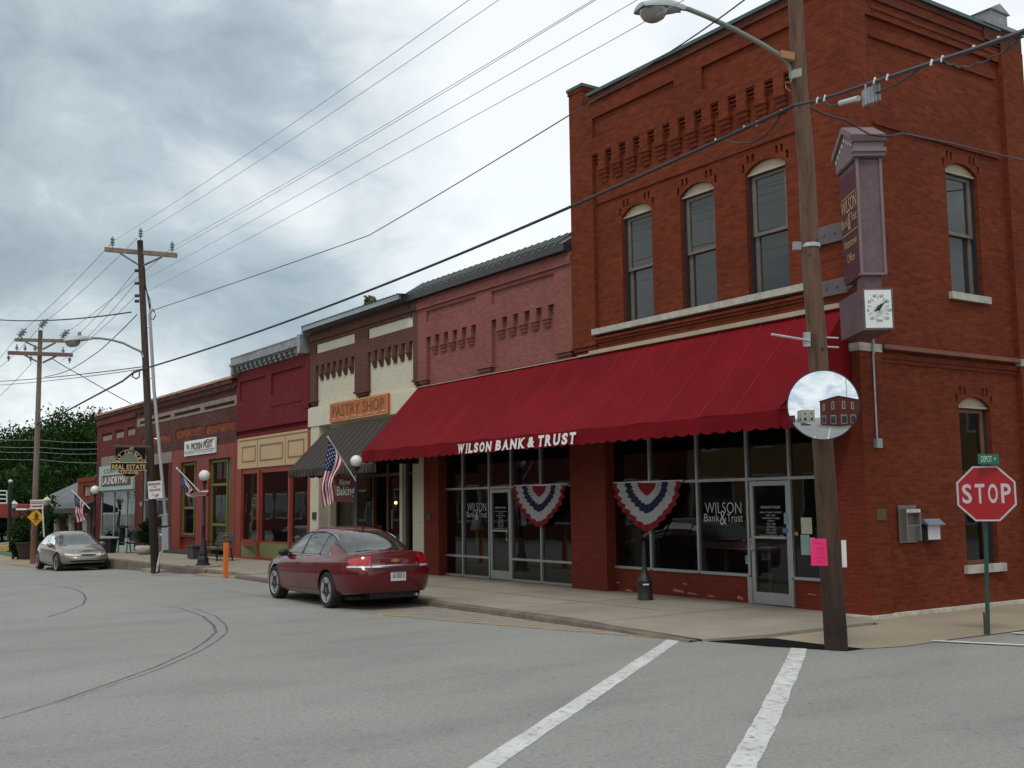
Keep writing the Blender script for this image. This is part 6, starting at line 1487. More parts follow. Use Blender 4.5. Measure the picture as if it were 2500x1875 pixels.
# far tan pole
D3_ = 46.6
p3 = thing('utility_pole', 'tan wooden utility pole with two crossarms behind the tan car', 'utility pole', (-50.5, 9.7, -0.5))
P3b = at(81, 1375, D3_); P3t = at(99, 806, D3_)
mb = MB(); mb.tube([P3b + (P3t - P3b) * (i / 12) for i in range(13)], [0.135 - 0.004 * i for i in range(13)], 14); mb.build('shaft', PW3, p3, smooth=True)
crossarm(p3, A1(135, 1215, D3_), A1(595, 1226, D3_), 0.07, WOODG); crossarm(p3, A1(72, 1332, D3_ - .2), A1(652, 1352, D3_ - .2), 0.08, M('brown_crossarm', (0.15, 0.10, 0.085), 0.9))
q = MB()
for a, b in (((225, 1230), (345, 1290)), ((500, 1240), (385, 1300)), ((225, 1355), (350, 1420)), ((510, 1360), (385, 1420))): q.tube([A1(*a, D3_ - .2), A1(*b, D3_ - .2)], 0.04, 6)
q.build('brace', WOODG, p3)
for (x, y) in ((150, 1210), (340, 1125), (535, 1218)):
    insulator(p3, A1(x, y, D3_), 0.62, 3, 0.15, ax=(RR * 0.7 + UU * 0.8))
for (x, y, d_) in ((150, 1320, 1), (225, 1325, 1), (315, 1325, 1), (567, 1345, 1), (78, 1345, -1), (628, 1362, -1), (278, 1350, -1)): insulator(p3, A1(x, y, D3_), 0.30, 2, 0.075, ax=(0, 0, d_))
# wires
WIRE = M('wire_dark', (0.035, 0.04, 0.045), 0.6, nz=None); CABL = M('black_cable', (0.018, 0.02, 0.024), 0.55, nz=None); WIREG = M('wire_grey', (0.42, 0.46, 0.50), 0.6, nz=None)
def wire(pts, r_, label, sag=0.0, mat=WIRE, n=24, group=None, name='power_line', loc=None):
    q = MB(); out = []
    for i in range(len(pts) - 1):
        for k in range(n): t_ = k / n; out.append(Vector(pts[i]) * (1 - t_) + Vector(pts[i + 1]) * t_ - dz * (sag * 4 * t_ * (1 - t_)))
    out.append(Vector(pts[-1])); q.tube(out, r_, 6); o = q.build(name, mat); tag(o, label, 'power line' if name == 'power_line' else 'cable', group); return o
def skyend(px_, py_, z, ext=1.25, a=None):
    r__ = ray(px_, py_); d = (z - CAMP.z) / r__.z; e = CAMP + r__ * d
    return a + (e - a) * ext
GW = 'thin overhead wires crossing the sky'
a = A1(1014, 330); wire([a, skyend(1121.7, 0, 9.5, 1.3, a)], 0.0055, 'uppermost thin wire rising from the left end of the crossarm', 0.15, WIREG, group=GW)
a = A1(1264, 268); wire([a, skyend(1193.5, 0, 9.7, 1.3, a)], 0.0055, 'thin wire rising from the insulator on top of the leaning pole', 0.15, WIREG, group=GW)
a = A1(1550, 378); wire([a, skyend(1425, 0, 9.3, 1.3, a)], 0.0055, 'thin wire rising from the right end of the crossarm, upper of a close pair', 0.12, WIREG, group=GW)
a = A1(1552, 415); wire([a, skyend(1432, 0, 9.2, 1.3, a)], 0.0055, 'thin wire rising from the right end of the crossarm, lower of a close pair', 0.12, WIREG, group=GW)
a = A1(1312, 665); wire([a, skyend(1533, 0, 8.4, 1.3, a)], 0.005, 'thin wire rising from the upper spool of the leaning pole', 0.1, WIREG, group=GW)
a = A1(1312, 785); wire([a, skyend(1645, 0, 8.0, 1.3, a)], 0.005, 'thin wire rising from the lower spool and passing behind the large street light', 0.1, WIREG, group=GW)
a = A1(1375, 950); e_ = [a, at(900, 575, 25.0), at(1392, 280, 17.3), at(1605, 146, 15.0), at(1817, 0, 13.4), at(2000, -140, 12.3)]
wire(e_, 0.0095, 'dark twisted wire climbing across the tall brick building', 0.02, WIRE, 10, GW)
for (xa, ya, xb, yb, lb) in ((990, 358, 205, 1135, 'from the left crossarm end down to the far tan pole'), (1235, 300, 400, 1058, 'from the pole top down to the far tan pole'), (1530, 400, 600, 1148, 'from the right crossarm end down to the far tan pole'), (1215, 600, 690, 1180, 'from the upper spool towards the far tan pole'), (1215, 710, 640, 1330, 'from the middle spool towards the far tan pole'), (1218, 825, 560, 1400, 'from the lower spool towards the far tan pole')):
    wire([A1(xa, ya), A1(xb, yb, D3_)], 0.010, 'thin wire ' + lb, 0.1, WIREG, 12, GW)
for (x1_, y1_, x2_, y2_, lb) in ((130, 1215, -150, 1530, 'leaving the left end of the far upper crossarm'), (330, 1130, 0, 1640 - 180, 'leaving the top of the far tan pole'), (290, 1420, -100, 1800, 'leaving the far lower crossarm downwards left')):
    wire([A1(x1_, y1_, D3_), A1(x2_, y2_, 60)], 0.012, 'thin wire ' + lb, 0.1, WIREG, 8, GW)
wire([A1(1180, 966), at(0, 781, 42), at(-200, 790, 46)], 0.022, 'dark service wire running level to the left edge', 0.12, WIRE, 12, GW)
wire([A1(1235, 985), A1(900, 1310, 36), A1(620, 1490, 42), A1(400, 1548, 46)], 0.014, 'curving wire from the leaning pole down to the far pole', 0.03, WIRE, 10, GW)
wire([A1(1280, 1458), at(0, 931, 50), at(-200, 948, 55)], 0.016, 'upper of two nearly level wires low at the left', 0.05, WIRE, 12, GW)
wire([A1(1265, 1480), at(0, 940, 50), at(-200, 958, 55)], 0.012, 'lower of two nearly level wires low at the left', 0.05, WIRE, 12, GW)
wire([A1(470, 1385, D3_), A1(700, 1520, 50), at(321, 986, 52)], 0.018, 'wire crossing down from the far pole to the laundry roof', 0.02, WIRE, 10, GW)
for i, (ya, yb) in enumerate(((1070, 1080), (1088, 1096), (1100, 1108), (1118, 1130))): wire([at(-40, ya, 60), at(100, ya + 4, 52), at(238, yb, 52)], 0.007, ('topmost', 'second', 'third', 'lowest')[i] + ' of four faint wires in front of the dark trees', 0.05, WIREG, 8, GW)
# heavy cable
j1 = at(1938.5, 258, 13.8); j2 = A1(1290, 1478, 32.4)
wire([at(2570, 50, 6.3), at(2497, 78, 6.7), at(2376, 121, 7.9), at(2276, 153, 9.0), at(2200, 178, 10.0), at(2131, 201, 11.0), at(2050, 228, 12.2), at(1992, 246, 13.1), j1], 0.019, 'thick black cable at the upper right with bright clips', 0.0, CABL, 6, 'bundled black cables', 'cable')
q = MB()
cw = [j1]; n = 30
for i in range(1, n + 1):
    t_ = i / n; cw.append(j1 * (1 - t_) + j2 * t_ - dz * (0.30 * 4 * t_ * (1 - t_)) * (1 - 0.25 * t_))
q.tube(cw, 0.024, 7); o = q.build('cable', CABL); tag(o, 'thick black cable sagging between the corner pole and the leaning pole', 'cable', 'bundled black cables')
wire([j2, at(338, 905, 32.6), at(325, 910, 33), at(300, 930, 34.5), at(139, 1016, 45), at(90, 1035, 46.5)], 0.03, 'thick black cable from the leaning pole to the far tan pole', 0.0, CABL, 6, 'bundled black cables', 'cable')
wire([A1(1272, 1480), A1(1250, 1495), A1(1205, 1500), A1(1190, 1545), A1(1225, 1568), A1(1252, 1550), A1(1256, 1500)], 0.02, 'small black cable loop hanging on the leaning pole', 0.0, CABL, 5, None, 'cable')
wire([at(1760, 339, 15.6), at(1772, 342, 15.4), at(1802, 350, 15.0), at(1832, 349, 14.7), at(1860, 336, 14.5), at(1882, 316, 14.3), at(1898, 295, 14.1), at(1908, 276, 14.0)], 0.011, 'thin slack loop below the thick cable left of the corner pole', 0.0, CABL, 6, None, 'cable')
wire([at(2250, 163, 9.3), at(2225, 184, 9.8), at(2198, 201, 10.2), at(2152, 222, 10.8), at(2100, 242, 11.3), at(2060, 252, 12.0), at(2027, 258, 12.5), at(2008, 244, 12.8)], 0.009, 'thin slack loop carrying the grey splice box', 0.0, CABL, 6, None, 'cable')
wire([at(2489, 84, 6.8), at(2470, 108, 7.0), at(2424, 136, 7.4), at(2385, 153, 7.8), at(2353, 161, 8.1), at(2330, 156, 8.3), at(2305, 146, 8.6)], 0.007, 'thin slack loop below the thick cable near the right edge', 0.02, CABL, 6, None, 'cable')
wire([at(1975, 262, 13.7), at(2010, 278, 13.7), at(2062, 293, 13.6), at(2092, 310, 13.6), at(2125, 329, 13.5), at(2157, 333, 13.5), at(2180, 331, 13.6), at(2201, 325, 13.8), at(2330, 352, 15.5), at(2500, 392, 18.5), at(2600, 418, 21)], 0.013, 'black telephone cable passing over the gabled bank sign', 0.0, CABL, 6, None, 'cable')
CL = MB(); 
for x, y, d_ in ((1745, 343, 16.6), (1830, 312, 15.2), (1845, 305, 15.0), (1908, 276, 14.2), (1995, 246, 12.9), (2015, 238, 12.6), (2166, 190, 10.3), (2274, 152, 9.0), (2300, 143, 8.7), (2375, 118, 7.9), (2437, 98, 7.2)):
    p_ = at(x, y + 35 * 0, d_)
k = 0
for x, y, d_ in ((2437, 97, 7.3), (2376, 119, 7.95), (2300, 144, 8.7), (2274, 153, 8.95), (2166, 189, 10.4), (2135, 197, 10.9), (2013, 240, 12.7), (1995, 245, 13.0)):
    CL.tube([at(x - 1.5, y + 7, d_ - .04), at(x + 2.0, y - 8, d_ - .04)], 0.011, 6)
for x, y, d_ in ((1907, 273, 14.2), (1847, 301, 14.9), (1816, 313, 15.1), (1746, 344, 16.1)):
    CL.tube([at(x - 1, y + 6, d_ - .04), at(x + 1, y - 6, d_ - .04)], 0.012, 6)
tag(CL.build('cable_clip', M('bright_clip', (0.75, 0.75, 0.73), 0.35, metal=0.4, nz=None)), 'row of bright metal clips along the thick black cable', 'cable clips')
t = thing('splice_box', 'grey ribbed splice box hanging from the cable right of the corner pole', 'splice box', tuple(at(2125, 235, 11)))
q = MB(); c0 = at(2127, 233, 11.0); ax_ = (at(2150, 226, 10.9) - at(2100, 243, 11.1)).normalized(); up_ = Vector((0, 0, 1))
q.obox(c0, ax_ * 0.095, FF * 0.05, up_ * 0.075); 
for i in range(5): q.obox(c0 + ax_ * (-0.08 + 0.04 * i), ax_ * 0.006, FF * 0.06, up_ * 0.085)
q.tube([c0 + ax_ * 0.03 + up_ * .07, c0 + ax_ * 0.03 + up_ * .14], 0.012, 6); q.tube([c0 - ax_ * 0.06 + up_ * .07, c0 - ax_ * 0.06 + up_ * .13], 0.012, 6); q.build('box', GREYMET, t)
q = MB(); q.tube([at(2052, 252, 11.5), at(2096, 240, 11.1)], 0.03, 8); q.build('sleeve', M('bright_sleeve', (0.55, 0.56, 0.55), 0.4, metal=0.5), t)
# ================================================================ STREET FURNITURE
def globe_lamp(base, h, r_, label):
    t = thing('globe_lamp', label, 'street lamp', tuple(base), 'black lamp posts with a white globe')
    b = Vector(base); q = MB()
    q.lathe([(.22, 0), (.22, .06), (.17, .10), (.17, .22), (.12, .30), (.13, .42), (.09, .50), (.085, .72), (.06, .78), (.055, 1.2), (.07, 1.23), (.05, 1.26), (.045, h - .42), (.06, h - .38), (.045, h - .34), (.045, h - .2), (.075, h - .16), (.08, h - .10)], b, 20); q.build('post', BLACK, t, smooth=True, angle=35)
    q = MB(); q.sphere(b + dz * (h + r_ - .11), r_, 28, 18); q.build('globe', M('opal_globe', (0.78, 0.78, 0.76), 0.25, nz=None, coat=0.3), t, smooth=True); return t
globe_lamp((-24.5, 12.05, 0.1), 2.84, 0.145, 'globe lamp behind the red car with a flag tied to it')
globe_lamp((-33.45, 11.28, 0.1), 2.70, 0.170, 'globe lamp beside the bench with the knotted flag')
globe_lamp((-49.3, 11.85, -0.1), 2.70, 0.185, 'globe lamp in front of the small brick building at the left')
q = MB(); q.box(-33.95, -32.9, 10.9, 11.7, 0.09, 0.125); tag(q.build('lamp_pad', CONC_T), kind='structure')
# flags
def flag(label, tip, end, L, R, pole_r=0.014, wav=0.05, depth=27.0):
    t = thing('flag', label, 'flag', tuple(end), 'striped flags tied to the lamp posts')
    q = MB(); q.tube([tip, end], pole_r, 8); q.sphere(tip, pole_r * 1.8, 8, 6); q.build('staff', WHITE, t)
    def curve(P, s_):
        n_ = len(P) - 1; f = s_ * n_; i = min(int(f), n_ - 1); t_ = f - i
        p0 = P[max(i - 1, 0)]; p1_ = P[i]; p2_ = P[i + 1]; p3_ = P[min(i + 2, n_)]
        return 0.5 * ((2 * p1_) + (p2_ - p0) * t_ + (2 * p0 - 5 * p1_ + 4 * p2_ - p3_) * t_ ** 2 + (3 * p1_ - p0 - 3 * p2_ + p3_) * t_ ** 3)
    NUu, NV = 60, 27; rows = []
    for i in range(NUu + 1):
        u_ = i / NUu; a = curve(L, u_); b = curve(R, u_); row = []
        for j in range(NV + 1):
            v_ = j / NV; p = a * (1 - v_) + b * v_
            p = p + FF * (wav * math.sin(v_ * 9 + u_ * 5) * (0.3 + u_)) + FF * 0.02 * math.sin(u_ * 17)
            row.append(p)
        rows.append(row)
    def mi(i, j):
        stripe = j // 3
        if i < 26 and j < 15:
            # canton with rows of stars
            ci, cj = i % 4, j % 3
            row_ = j // 3
            if cj == 1 and (i + (2 if row_ % 2 else 0)) % 4 == 1 and 0 < i < 25: return 1
            return 2
        return 0 if stripe % 2 == 0 else 1
    mb = MB(); mb.grid(rows, mi=mi); mb.build('cloth', [FLR, FLW, FLB], t, smooth=True); return t
def E3(x, y, d=26.6): return at(780 + x * .22913, 1040 + y * .22913, d)
flag('flag tied to the lamp behind the red car, in front of the striped awning', E3(90, 118), E3(388, 585, 26.9), [E3(*p) for p in ((97, 140), (82, 260), (60, 395), (35, 530), (15, 665), (25, 770), (45, 868))], [E3(*p) for p in ((225, 330), (248, 372), (228, 440), (172, 520), (150, 610), (160, 710), (168, 805))])
flag('flag knotted round the globe lamp beside the bench', T1(450, 408, 33.0), T1(715, 682, 33.2), [T1(*p, 33.1) for p in ((478, 450), (488, 560), (515, 640), (560, 735), (640, 758), (720, 742), (790, 735))], [T1(*p, 33.0) for p in ((560, 545), (600, 600), (650, 650), (600, 700), (690, 690), (745, 672), (830, 665))], 0.02, 0.03)
q = MB(); q.lathe([(.05, -.09), (.13, -.07), (.15, 0), (.12, .08), (.05, .1)], T1(785, 700, 33.3), 12); kn = q.build('flag_knot', FLR, None); tag(kn, 'bunched red flag end wrapped round the lamp post by the bench', 'flag')
def D4(x, y, d): return at(x * .18081, 1150 + y * .18081, d)
flag('flag hanging furthest left, above the tan car', D4(975, 262, 46), D4(1215, 512, 46), [D4(*p, 46) for p in ((1000, 290), (1003, 400), (1012, 500), (1020, 600), (1040, 695))], [D4(*p, 46) for p in ((1150, 440), (1140, 470), (1130, 530), (1145, 600), (1165, 660))], 0.02, 0.06)
# stop sign and street name
GRN = M('dark_green_post', (0.02, 0.07, 0.055), 0.5); SRED = M('stop_red', (0.34, 0.006, 0.012), 0.45, nz=(3, 0.06)); RUST = M('rusty_edge', (0.12, 0.03, 0.015), 0.8)
sb_ = Vector((-9.0, 14.0, 0.0)); sb_ = at(2412, 1553, (Vector((-9.12, 14.17, 0)) - CAMP).dot(FF)); sd_ = (sb_ - CAMP).dot(FF)
t = thing('stop_sign', 'red octagonal STOP sign on a green post at the side street', 'stop sign', tuple(sb_))
sc_c = at(2408, 1205, sd_); sn = (Vector((0.80, -0.60, 0))); sn = Vector((0.62, -0.78, 0)).normalized(); sx_ = Vector((-sn.y, sn.x, 0)) * 1.0
sx_ = dz.cross(sn) * 1.0
if sx_.dot(RR) < 0: sx_ = -sx_
def octo(r_, off): return [sc_c + sn * off + sx_ * (r_ * math.cos(PI / 8 + k * PI / 4)) + dz * (r_ * math.sin(PI / 8 + k * PI / 4)) for k in range(8)]
q = MB(); q.prism(octo(.412, 0.0), -sn * 0.004); q.build('plate', M('white_reflective', (0.50, 0.46, 0.48), 0.4, nz=None), t)
q = MB(); q.poly(octo(.385, 0.002)); q.build('red_face', SRED, t)
STW = M('sign_legend', (0.52, 0.48, 0.50), 0.4, nz=None)
for i, ch_ in enumerate('STOP'): text(ch_, 0.125, 0.27, sc_c + sn * 0.0 + sx_ * (-0.25 + i * 0.167) - dz * 0.135, sx_, dz, STW, t, name='letter', bold=0.02, ext=0.004) if sx_.cross(dz).dot(sn) > 0 else text(ch_, 0.125, 0.27, sc_c + sn * 0.008 + sx_ * (-0.25 + i * 0.167) - dz * 0.135, sx_, dz, STW, t, name='letter', bold=0.02, ext=-0.004)
q = MB(); pb_ = Vector((sc_c.x, sc_c.y, 0)) - sn * 0.03; pb2 = Vector((sb_.x, sb_.y, 0))
q.tube([Vector((pb2.x, pb2.y, -0.05)), Vector((sc_c.x, sc_c.y, 2.45)) - sn * 0.03], 0.03, 8); q.build('post', GRN, t)
q = MB(); q.obox(pb2 + Vector((-.035, -.01, 0.14)), sx_ * 0.012, sn * 0.02, dz * 0.17); q.build('rusty_stub', RUST, t)
t = thing('street_name_sign', 'small green DEPOT ST name plate above the stop sign', 'street sign', tuple(sc_c + dz * .5))
nc_ = at(2413, 1121, sd_ - .05); bx = (at(2440, 1120, sd_) - at(2390, 1119, sd_)).normalized(); bn_ = dz.cross(bx).normalized(); bn_ = bn_ if bn_.dot(CAMP - nc_) > 0 else -bn_
q = MB(); q.obox(nc_, bx * 0.145, bn_ * 0.004, dz * 0.07); q.build('plate', M('sign_green', (0.005, 0.13, 0.07), 0.45, nz=None), t)
LW_ = M('pale_legend', (0.6, 0.66, 0.62), 0.5, nz=None)
text('DEPOT', 0.15, 0.085, nc_ - bx * 0.03 + bn_ * 0.006 - dz * 0.042, bx, dz, LW_, t, ext=0.003 * (1 if bx.cross(dz).dot(bn_) > 0 else -1), bold=0.0); text('ST', 0.035, 0.04, nc_ + bx * 0.09 + bn_ * 0.006 - dz * 0.015, bx, dz, LW_, t, ext=0.003 * (1 if bx.cross(dz).dot(bn_) > 0 else -1))
q = MB(); q.tube([Vector((sc_c.x, sc_c.y, 2.44)) - sn * .03, nc_ - dz * .06], 0.012, 6); q.build('bracket', GRN, t)
# orange posts with little lanterns
ORP = M('orange_post_paint', (0.72, 0.16, 0.02), 0.55, nz=None)
def opost(base, h, label, w_=0.055):
    t = thing('orange_post', label, 'bollard', tuple(base), 'orange posts with small lanterns'); b = Vector(base)
    q = MB(); q.obox(b + dz * (h / 2), (w_, 0, 0), (0, w_, 0), (0, 0, h / 2)); q.build('post', ORP, t)
    q = MB(); q.obox(b + dz * (h + .015), (w_ * 1.1, 0, 0), (0, w_ * 1.1, 0), (0, 0, .015)); q.lathe([(w_ * 2.0, 0), (w_ * 1.2, .03), (.01, .06)], b + dz * (h + .165), 4)
    for a, c in ((-1, -1), (1, -1), (1, 1), (-1, 1)): q.obox(b + Vector((a * w_ * .85, c * w_ * .85, h + .1)), (.007, 0, 0), (0, .007, 0), (0, 0, .07))
    q.build('lantern_cage', M('bronze_lantern', (0.07, 0.055, 0.04), 0.5, metal=0.3), t)
    q = MB(); q.obox(b + dz * (h + .095), (w_ * .75, 0, 0), (0, w_ * .75, 0), (0, 0, .06)); q.build('lantern_glass', M('amber_glass', (0.25, 0.17, 0.06), 0.2, nz=(8, .3)), t)
opost((-29.05, 10.42, 0.02), 0.93, 'orange post with lantern standing clear at the kerb'); opost((-24.55, 10.55 , 0.1), 0.885, 'orange post with lantern half hidden by the red car hood')
# benches
BW = M('weathered_bench_wood', (0.085, 0.07, 0.062), 0.85, nz=(6, 0.35))
def bench(c, L, label, wood=BW):
    t = thing('bench', label, 'bench', tuple(c), 'benches on the sidewalk'); x, y, z = c
    q = MB()
    for i in range(6): q.obox((x, y + .24 + .025 * i, z + .52 + .075 * i), (L / 2, 0, 0), (0, .012, .004), (0, -.004 * 3, .0345))
    q.build('backrest', wood, t)
    q = MB()
    for i in range(5): q.box(x - L / 2, x + L / 2, y - .22 + i * .09, y - .14 + i * .09, z + .42, z + .45)
    q.build('seat', wood, t)
    for s_ in (-1, 1):
        q = MB(); X = x + s_ * (L / 2 - .08); q.tube([(X, y - .24, z), (X, y - .22, z + .41), (X, y + .24, z + .41), (X, y + .36, z + .95)], .025, 6); q.tube([(X, y + .24, z + .41), (X, y + .30, z)], .025, 6); q.tube([(X, y - .22, z + .41), (X, y - .22, z + .62), (X, y + .28, z + .64)], .02, 6); q.build('leg', BLACK, t)
    return t
bench((-37.2, 13.0, 0.07), 1.7, 'slatted bench in front of the green framed windows', M('grey_bench_wood', (0.13, 0.105, 0.095), 0.85, nz=(5, .3)))
bench((-47.8, 12.9, 0.0), 1.5, 'dark bench in front of the laundry beside a litter bin', M('dark_bench_wood', (0.05, 0.045, 0.042), 0.85, nz=(6, .35)))
q = MB(); b = Vector((-38.9, 12.9, 0.06)); q.obox(b + dz * .22, (.30, 0, 0), (0, .25, 0), (0, 0, .2)); q.obox(b + dz * .46, (.34, 0, 0), (0, .29, 0), (0, 0, .03)); tag(q.build('wooden_box', M('dark_box', (0.04, 0.045, 0.04), .7)), 'low dark wooden box left of the grey bench', 'box')
t = thing('litter_bin', 'low black open bin with a post ashtray beside the far bench', 'litter bin', (-50, 12.6, 0)); q = MB(); q.lathe([(.30, 0), (.38, .55), (.42, .57), (.42, .62), (.36, .62), (.001, .5)], (-49.0, 12.4, -0.02), 4); q.build('bin', BLACK, t)
q = MB(); q.box(-48.95, -48.75, 12.8, 13.0, 0.3, 1.15); q.box(-49.5, -48.2, 12.8, 13.0, 1.05, 1.13); q.build('counter', BLACK, t)
t = thing('plant_pot', 'pale stone pot with a dark bush near the laundry', 'plant pot', (-46, 12.9, 0.03)); q = MB(); q.lathe([(.22, 0), (.36, .12), (.38, .3), (.30, .36), (.001, .33)], (-45.4, 12.9, 0.02), 14); q.build('pot', STONE, t, smooth=True)
# ash receptacle
t = thing('ash_receptacle', 'black long-necked cigarette receptacle on the sidewalk in front of the bank', 'ash receptacle', (-15.55, 13.5, 0.1))
q = MB(); q.lathe([(.145, 0), (.145, .02), (.14, .03), (.135, .33), (.14, .34), (.135, .36), (.10, .42), (.07, .46), (.048, .52), (.042, .80), (.032, .98), (.026, 1.06), (.001, 1.07)], (-15.6, 13.55, 0.105), 24); q.build('body', M('black_plastic_bin', (0.014, 0.015, 0.019), 0.5), t, smooth=True, angle=40)
q = MB(); q.obox(Vector((-15.6, 13.55, 0.39)) + Vector((.83, -.55, 0)) * .137, Vector((.55, .83, 0)) * .055, Vector((.83, -.55, 0)) * .004, dz * .012); q.build('label_plate', WHITE, t)
# hanging real estate sign
def D3c(x, y, d=32.4): return at(220 + x * .25316, 980 + y * .25316, d)
t = thing('real_estate_sign', 'black and gold JAY CHESLEY real estate sign hanging from the leaning pole', 'sign', tuple(D3c(380, 600)))
BKS = M('black_sign_face', (0.012, 0.009, 0.007), 0.7, nz=None, spec=0.1); GLD = M('pale_gold', (0.55, 0.41, 0.22), 0.5, nz=None); SAGE = M('sage_panel', (0.16, 0.19, 0.14), 0.6, nz=None)
def rel(x, y): return D3c(x, y)
sr_, su_ = (rel(550, 625) - rel(205, 625)).normalized(), UU
ccx, ccy = 378, 598; Rp = 136
def circ(r_, a0, a1, off, n=28): return [rel(ccx + r_ * math.cos(math.radians(a0 + (a1 - a0) * i / n)), ccy - r_ * math.sin(math.radians(a0 + (a1 - a0) * i / n))) - FF * off for i in range(n + 1)]
q = MB(); q.prism(circ(Rp, 0, 360, 0.0)[:-1], FF * 0.04); q.prism([rel(245, 447), rel(530, 447), rel(530, 560), rel(245, 560)], FF * 0.035); q.build('board', BKS, t)
q = MB(); q.prism([rel(203, 590) - FF * .02, rel(551, 592) - FF * .02, rel(551, 666) - FF * .02, rel(203, 664) - FF * .02], FF * 0.03); q.build('name_bar', BKS, t)
q = MB(); q.poly(circ(92, 0, 180, 0.006)); q.sphere(rel(405, 462) - FF * .03, 0.07, 10, 8); q.build('sage_panel', SAGE, t)
q = MB()
q.tube(circ(Rp - 3, 0, 360, 0.012, 40), 0.008, 4); q.tube(circ(94, 0, 180, 0.012), 0.007, 4); q.tube([rel(203, 590) - FF * .03, rel(551, 592) - FF * .03, rel(551, 666) - FF * .03, rel(203, 664) - FF * .03, rel(203, 590) - FF * .03], 0.010, 4); q.build('gold_edge', GLD, t)
text('REAL ESTATE', 1.0, 0.145, rel(378, 655) - FF * .03, sr_, su_, GLD, t, bold=0.02, ext=0.01); text('237-0100', 0.54, 0.10, rel(378, 700) - FF * .01, sr_, su_, GLD, t, bold=0.035, ext=0.01)
msg = 'JAY CHESLEY'
for i, ch_ in enumerate(msg):
    if ch_ == ' ': continue
    a = math.radians(172 - i * 164 / (len(msg) - 1)); c_ = rel(ccx + 108 * math.cos(a), ccy - 108 * math.sin(a)) - FF * .01
    u2 = (sr_ * math.cos(a) + su_ * math.sin(a)); r2 = (sr_ * math.sin(a) - su_ * math.cos(a)); text(ch_, 0.075, 0.115, c_ - u2 * 0.055, r2, u2, GLD, t, name='letter', bold=0.03, ext=0.01)
q = MB(); q.tube([rel(225, 428), rel(585, 438)], 0.018, 6); q.tube([rel(265, 430), rel(265, 455)], 0.008, 5); q.tube([rel(510, 430), rel(510, 455)], 0.008, 5); q.build('hanger', M('green_bracket', (0.06, 0.08, 0.07), .6), t)
# entrance signs
SGR = M('sign_red_text', (0.28, 0.02, 0.04), 0.6, nz=None)
t = thing('entrance_sign', 'white ENTRANCE TO SQUARE board nailed on the dark leaning pole', 'sign', tuple(T1(188, 660, 32.3)))
q = MB(); c_ = [T1(98, 568, 32.25), T1(268, 552, 32.25), T1(276, 760, 32.25), T1(112, 776, 32.25)]; q.prism(c_[::-1], FF * .012); q.build('board', WHITE, t)
er = (c_[1] - c_[0]).normalized(); eu = (c_[0] - c_[3]).normalized(); eb = (c_[2] + c_[3]) / 2 - FF * .008
text('ENTRANCE', 0.36, 0.065, eb + eu * 0.40, er, eu, SGR, t, bold=0.04); text('- TO -', 0.2, 0.04, eb + eu * 0.325, er, eu, SGR, t, bold=0.03); text('SQUARE', 0.33, 0.065, eb + eu * 0.225, er, eu, SGR, t, bold=0.04)
q = MB(); q.tube([eb + er * .11 + eu * .12, eb - er * .0 + eu * .08, eb - er * .10 + eu * .15], .008, 5); q.tube([eb + er * .02 + eu * .05, eb + er * .1 + eu * .12, eb + er * .03 + eu * .15], .008, 5); q.build('arrow', SGR, t)
t = thing('entrance_arrow_sign', 'small white sign with a dark red arrow above the yellow crossing sign', 'sign', tuple(D4(500, 450, 46)))
q = MB(); c_ = [D4(408, 390, 46.1), D4(588, 386, 46.1), D4(586, 510, 46.1), D4(410, 514, 46.1)]; q.prism(c_[::-1], FF * .012); q.build('board', WHITE, t)
er = (c_[1] - c_[0]).normalized(); eu = (c_[0] - c_[3]).normalized(); eb = (c_[2] + c_[3]) / 2 - FF * .008
q = MB(); q.prism([eb - er * .25 + eu * .22, eb + er * .25 + eu * .22, eb + er * .25 + eu * .33, eb - er * .25 + eu * .33], -FF * .003); q.build('text_band', M('pinkish_band', (0.35, 0.12, 0.14), .6), t)
text('ENTRANCE', 0.44, 0.075, eb + eu * 0.24, er, eu, WHITE_S, t, bold=0.0, ext=0.01)
q = MB(); q.prism([eb - er * .22 + eu * .09, eb + er * .16 + eu * .09, eb + er * .16 + eu * .06, eb + er * .24 + eu * .12, eb + er * .16 + eu * .18, eb + er * .16 + eu * .14, eb - er * .22 + eu * .14], -FF * .004); q.build('arrow', SGR, t)
q = MB(); q.tube([D4(575, 515, 46.0), D4(595, 890, 46.0)], .03, 6); q.build('stake', WHITE, t)
YEL = M('warning_yellow', (0.72, 0.36, 0.015), 0.5, nz=None)
t = thing('crossing_sign', 'yellow diamond pedestrian crossing sign on the far tan pole', 'road sign', tuple(D4(490, 625, 46.1)))
q = MB(); c_ = [D4(370, 618, 46.15), D4(495, 512, 46.15), D4(600, 628, 46.15), D4(485, 742, 46.15)]; q.prism(c_[::-1], FF * .01); q.build('plate', YEL, t)
q = MB(); f_ = lambda x, y: D4(x, y, 46.12)
q.sphere(f_(486, 566), .032, 10, 8); q.prism([f_(478, 580), f_(500, 580), f_(506, 615), f_(480, 618)], -FF * .004); q.tube([f_(480, 585), f_(455, 608)], .012, 5); q.tube([f_(500, 585), f_(520, 600)], .012, 5); q.tube([f_(484, 615), f_(466, 662)], .018, 5); q.tube([f_(500, 615), f_(512, 662)], .018, 5); q.tube([f_(425, 655), f_(550, 657)], .007, 4); q.tube([f_(445, 682), f_(530, 684)], .007, 4)
q.build('walking_figure', BLK_PL, t)
